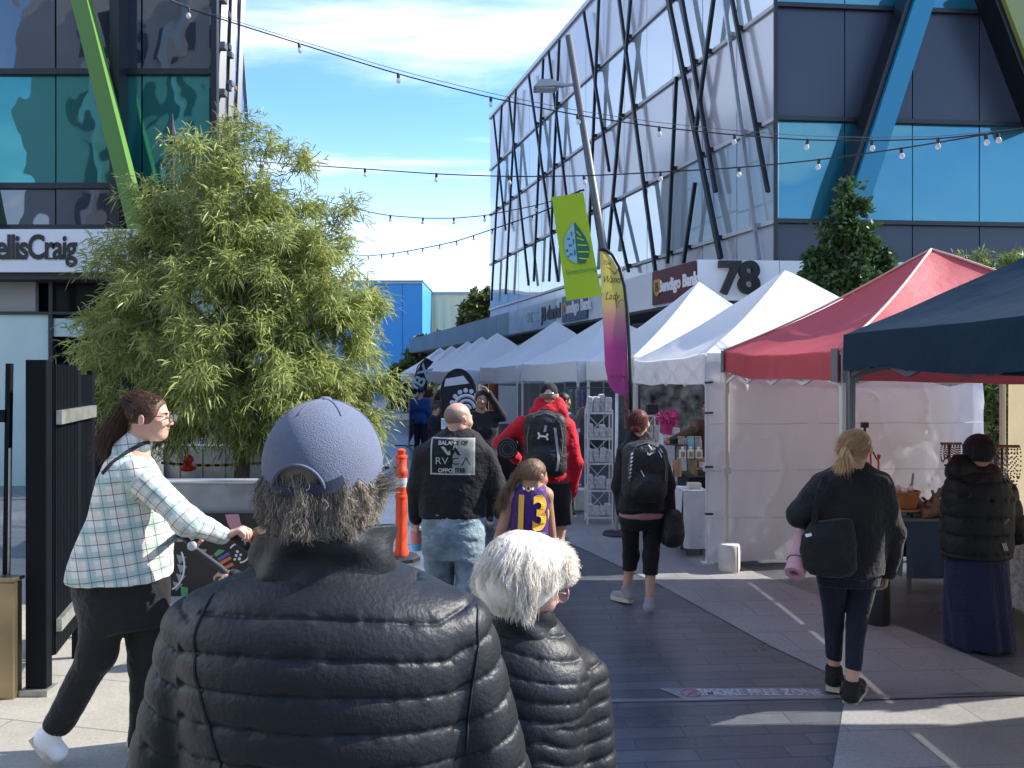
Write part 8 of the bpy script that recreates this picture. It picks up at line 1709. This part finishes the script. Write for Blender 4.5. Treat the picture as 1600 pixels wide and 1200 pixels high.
for i, z in enumerate(zs):
    n = 4; w = (b - a) / n
    for k in range(n):
        hh = (rng.uniform(.12, .20) if i else rng.uniform(.14, .26)); mb = MB(); x = a + (k + .5) * w + rng.normal(0, .006); tl = rng.normal(0, .12)
        ax_ = np.array([V3(math.cos(tl), 0, math.sin(tl)), V3(0, 1, 0), V3(-math.sin(tl), 0, math.cos(tl))]); mb.box((x, Yr + rng.uniform(.05, .14), z + .016 + hh / 2), (w * .50, .05, hh / 2), ax_, ch=.012)
        item('packet', 'white wrapped packet, %s, on the %s shelf of the tall wire rack' % (('leftmost', 'second from left', 'third from left', 'rightmost')[k], ('top', 'second', 'middle', 'fourth', 'lowest')[i]), 'packet', mb, M['packet'], 'packets on the wire rack')
a, b, zs = rack(1008, 1030, (650, 690, 730), 9.9, 'low white wire rack right of the backpack wearer'); zr_ = zs[0] + .012
mb = MB(); c = P(1019, 645, 9.98); c[2] = zr_; mb.box(c + V3(0, 0, .07), (.075, .07, .07), ch=.01); item('storage_box', 'black box on top of the low white rack', 'box', mb, M['blackp'])
for i, z in enumerate(zs[1:]):
    for k in range(3): mb = MB(); x = a + (b - a) * (k + .5) / 3; mb.box((x, 10.0, z + .11), (.025, .06, .10), ch=.005); item('packet', '%s white packet on the %s shelf of the low rack' % (('left', 'middle', 'right')[k], ('middle', 'lowest')[i]), 'packet', mb, M['packet'], 'packets on the low rack')
pf = thing('flower_pot', P(1042, 690, 9.7), 'pink pot of bright pink flowers on the stall', 'flower pot'); c = P(1042, 672, 9.7); mb = MB(); mb.lathe(c - V3(0, 0, .05), [(.06, 0), (.085, .13), (.075, .13), (.0, .11)], 16); mb.build('pot', M['pinkfl'], pf, True, angle=40)
n_ = 260; u_ = rng.normal(0, 1, (n_, 3)); u_ /= np.linalg.norm(u_, axis=1)[:, None]; V, Fq = leaves(c + V3(0, 0, .16) + u_ * V3(.13, .11, .09) * rng.uniform(.3, 1, (n_, 1)), u_, .05, .03); mesh_obj('flowers', V, Fq, M['pinkfl'], pf)
tcloth(P(1034, 0, 9.75)[0], P(1062, 0, 9.75)[0] + .05, 9.6, 9.95, c[2] - .055, .1, M['whitetab'], 'tall little table under a white cloth carrying the pink flowers', .02)
mb = MB(); q = P(1053, 661, 9.72); mb.box(V3(q[0], 9.75, c[2] - .05 + .04), (.07, .06, .035), ch=.004); item('card_box', 'white box beside the pink flower pot', 'box', mb, M['signw'])
hat = P(1056, 690, 9.1); hat[2] = .79 + .33; mb = MB(); mb.lathe(hat, [(.13, 0), (.13, .008), (.07, .012), (.066, .07), (.04, .085), (0, .085)], 22); hs = item('hat', 'black brimmed hat on the soap table', 'hat', mb, M['blackc'], None, True, 40)
mb = MB(); mb.lathe((hat[0], hat[1], .785), [(.06, 0), (.06, .01), (.012, .02), (.012, .33), (0, .33)], 12); item('hat_stand', 'slim stand under the black brimmed hat', 'stand', mb, M['blackp'])
mb = MB(); c = G(905, 799); mb.box(V3(1.02, c[1] + .1, .16), (.12, .10, .155), ch=.012); item('storage_box', 'white plastic box on the ground left of the tall rack', 'box', mb, M['whitep'])
tcloth(.15, .95, 11.3, 12.2, .74, .03, M['blacktab'], 'black clothed table left of the tall white rack', .01)
# grey display board and hanging cloth farther on
db = thing('display_board', P(793, 700, 15.0), 'tall grey display board under the third white tent', 'display board'); a, b = P(779, 603, 15.2), P(808, 662, 15.2); mb = MB(); mb.box((a + b) / 2, ((b[0] - a[0]) / 2, .02, (a[2] - b[2]) / 2)); mb.build('board', mat('grey board', (.30, .32, .34), .6), db)
for x in (a[0] + .03, b[0] - .03): mb = MB(); mb.bar((x, 15.23, 0.001), (x, 15.23, a[2]), .03, .03); mb.build('leg', M['poleG'], db)
tcloth(a[0] - .2, b[0] + .1, 14.3, 14.9, .74, .03, M['blacktab'], 'black clothed table before the grey display board', .01)
for k, (px, cc_) in enumerate(((766, (.30, .12, .02)), (771, (.34, .05, .03)), (776, (.12, .03, .025)), (760, (.05, .04, .05)))):
    p_ = P(px, 598, 16.6); mb = MB(); mb.grid(lambda u, t: p_ + V3(-.035 + .075 * u, .02 * math.sin(u * 6 + k), -.02 - .75 * t), 6, 8)
    o = mb.build('hanging_cloth', mat('hanging cloth', cc_, .8, trans=.2), None, True, p_); props(o, ('orange cloth hanging under the white canopy', 'red cloth hanging under the white canopy', 'maroon cloth hanging under the white canopy', 'dark cloth hanging under the white canopy')[k], 'hanging cloth', 'cloths hung under the canopy')
ss = thing('sign_stand', P(698, 592 + H * F / 12, 12), 'small white notice on a thin stand behind the bald person', 'sign'); p_ = P(697, 662, 12); mb = MB(); mb.box(p_, (.075, .008, .085)); mb.build('board', M['signw'], ss); mb = MB(); mb.tube([(p_[0], 12.02, 0.01), (p_[0], 12.02, p_[2])], .012, 8); mb.lathe((p_[0], 12.02, 0), [(.14, 0), (.14, .015), (0, .02)], 16); mb.build('stand', M['blackp'], ss)
mb = MB()
for k in range(5): mb.box(p_ + V3(-.012, -.010, .05 - k * .022), (.045 if k else .055, .002, .005))
mb.build('print', M['lblue'], ss)

# goods hung along the back of the second and third stalls
M['towelA'] = mat('grey print towel', (.22, .23, .25), .8, var=(16, .6), trans=.15); M['towelB'] = mat('violet print towel', (.12, .11, .22), .8, var=(14, .6), trans=.15); M['towelC'] = mat('sage print towel', (.14, .19, .13), .8, var=(14, .6), trans=.15); M['towelD'] = mat('rose print towel', (.36, .20, .22), .8, var=(14, .5), trans=.15)
rl_ = thing('display_rail', P(930, 592 + H * F / 11.9, 11.9), 'thin rail carrying printed towels behind the tall wire rack', 'rail'); mb = MB(); mb.tube([P(884, 606, 11.9), P(1000, 606, 11.9)], .012, 6); mb.build('rail', M['poleG'], rl_)
for px in (886, 998): mb = MB(); q = P(px, 606, 11.9); mb.tube([(q[0], 11.9, .002), q], .012, 6); mb.build('post', M['poleG'], rl_)
for k, (px, w, m_, lab) in enumerate(((892, 9, 'towelC', 'sage printed towel at the left end of the display rail'), (902, 8, 'towelA', 'grey printed towel second from the left on the display rail'), (912, 9, 'towelB', 'violet printed towel near the left of the display rail'), (968, 9, 'towelA', 'grey printed towel on the display rail right of the tall rack'), (979, 9, 'towelD', 'rose printed towel on the display rail behind the backpack wearer'), (990, 8, 'towelC', 'sage printed towel at the right end of the display rail'))):
    p_ = P(px, 608, 11.88); k_ = 11.88 / F; mb = MB(); hh = .52 + .1 * math.sin(k * 2.1)
    mb.grid(lambda u, t: p_ + V3((u - .5) * w * k_, -.02 + .018 * math.sin(u * 7 + k) * (.4 + t), -hh * t), 8, 8); o = mb.build('hanging_towel', M[m_], None, True, p_); props(o, lab, 'towel', 'printed towels on the rail')
for k in range(4):
    x = 2.62 + k * .11; mb = MB(); r_ = .036 + .008 * (k % 2); mb.lathe((x, 9.22, .786), [(r_ * .9, 0), (r_, .01), (r_, .10), (r_ * .7, .12), (r_ * .7, .15), (0, .151)], 14)
    item('jar', '%s plain jar at the back right of the soap table' % ('first', 'second', 'third', 'fourth')[k], 'jar', mb, M[('cream', 'grijar', 'cream', 'terra')[k]], 'jars at the back of the soap table', True, 40)
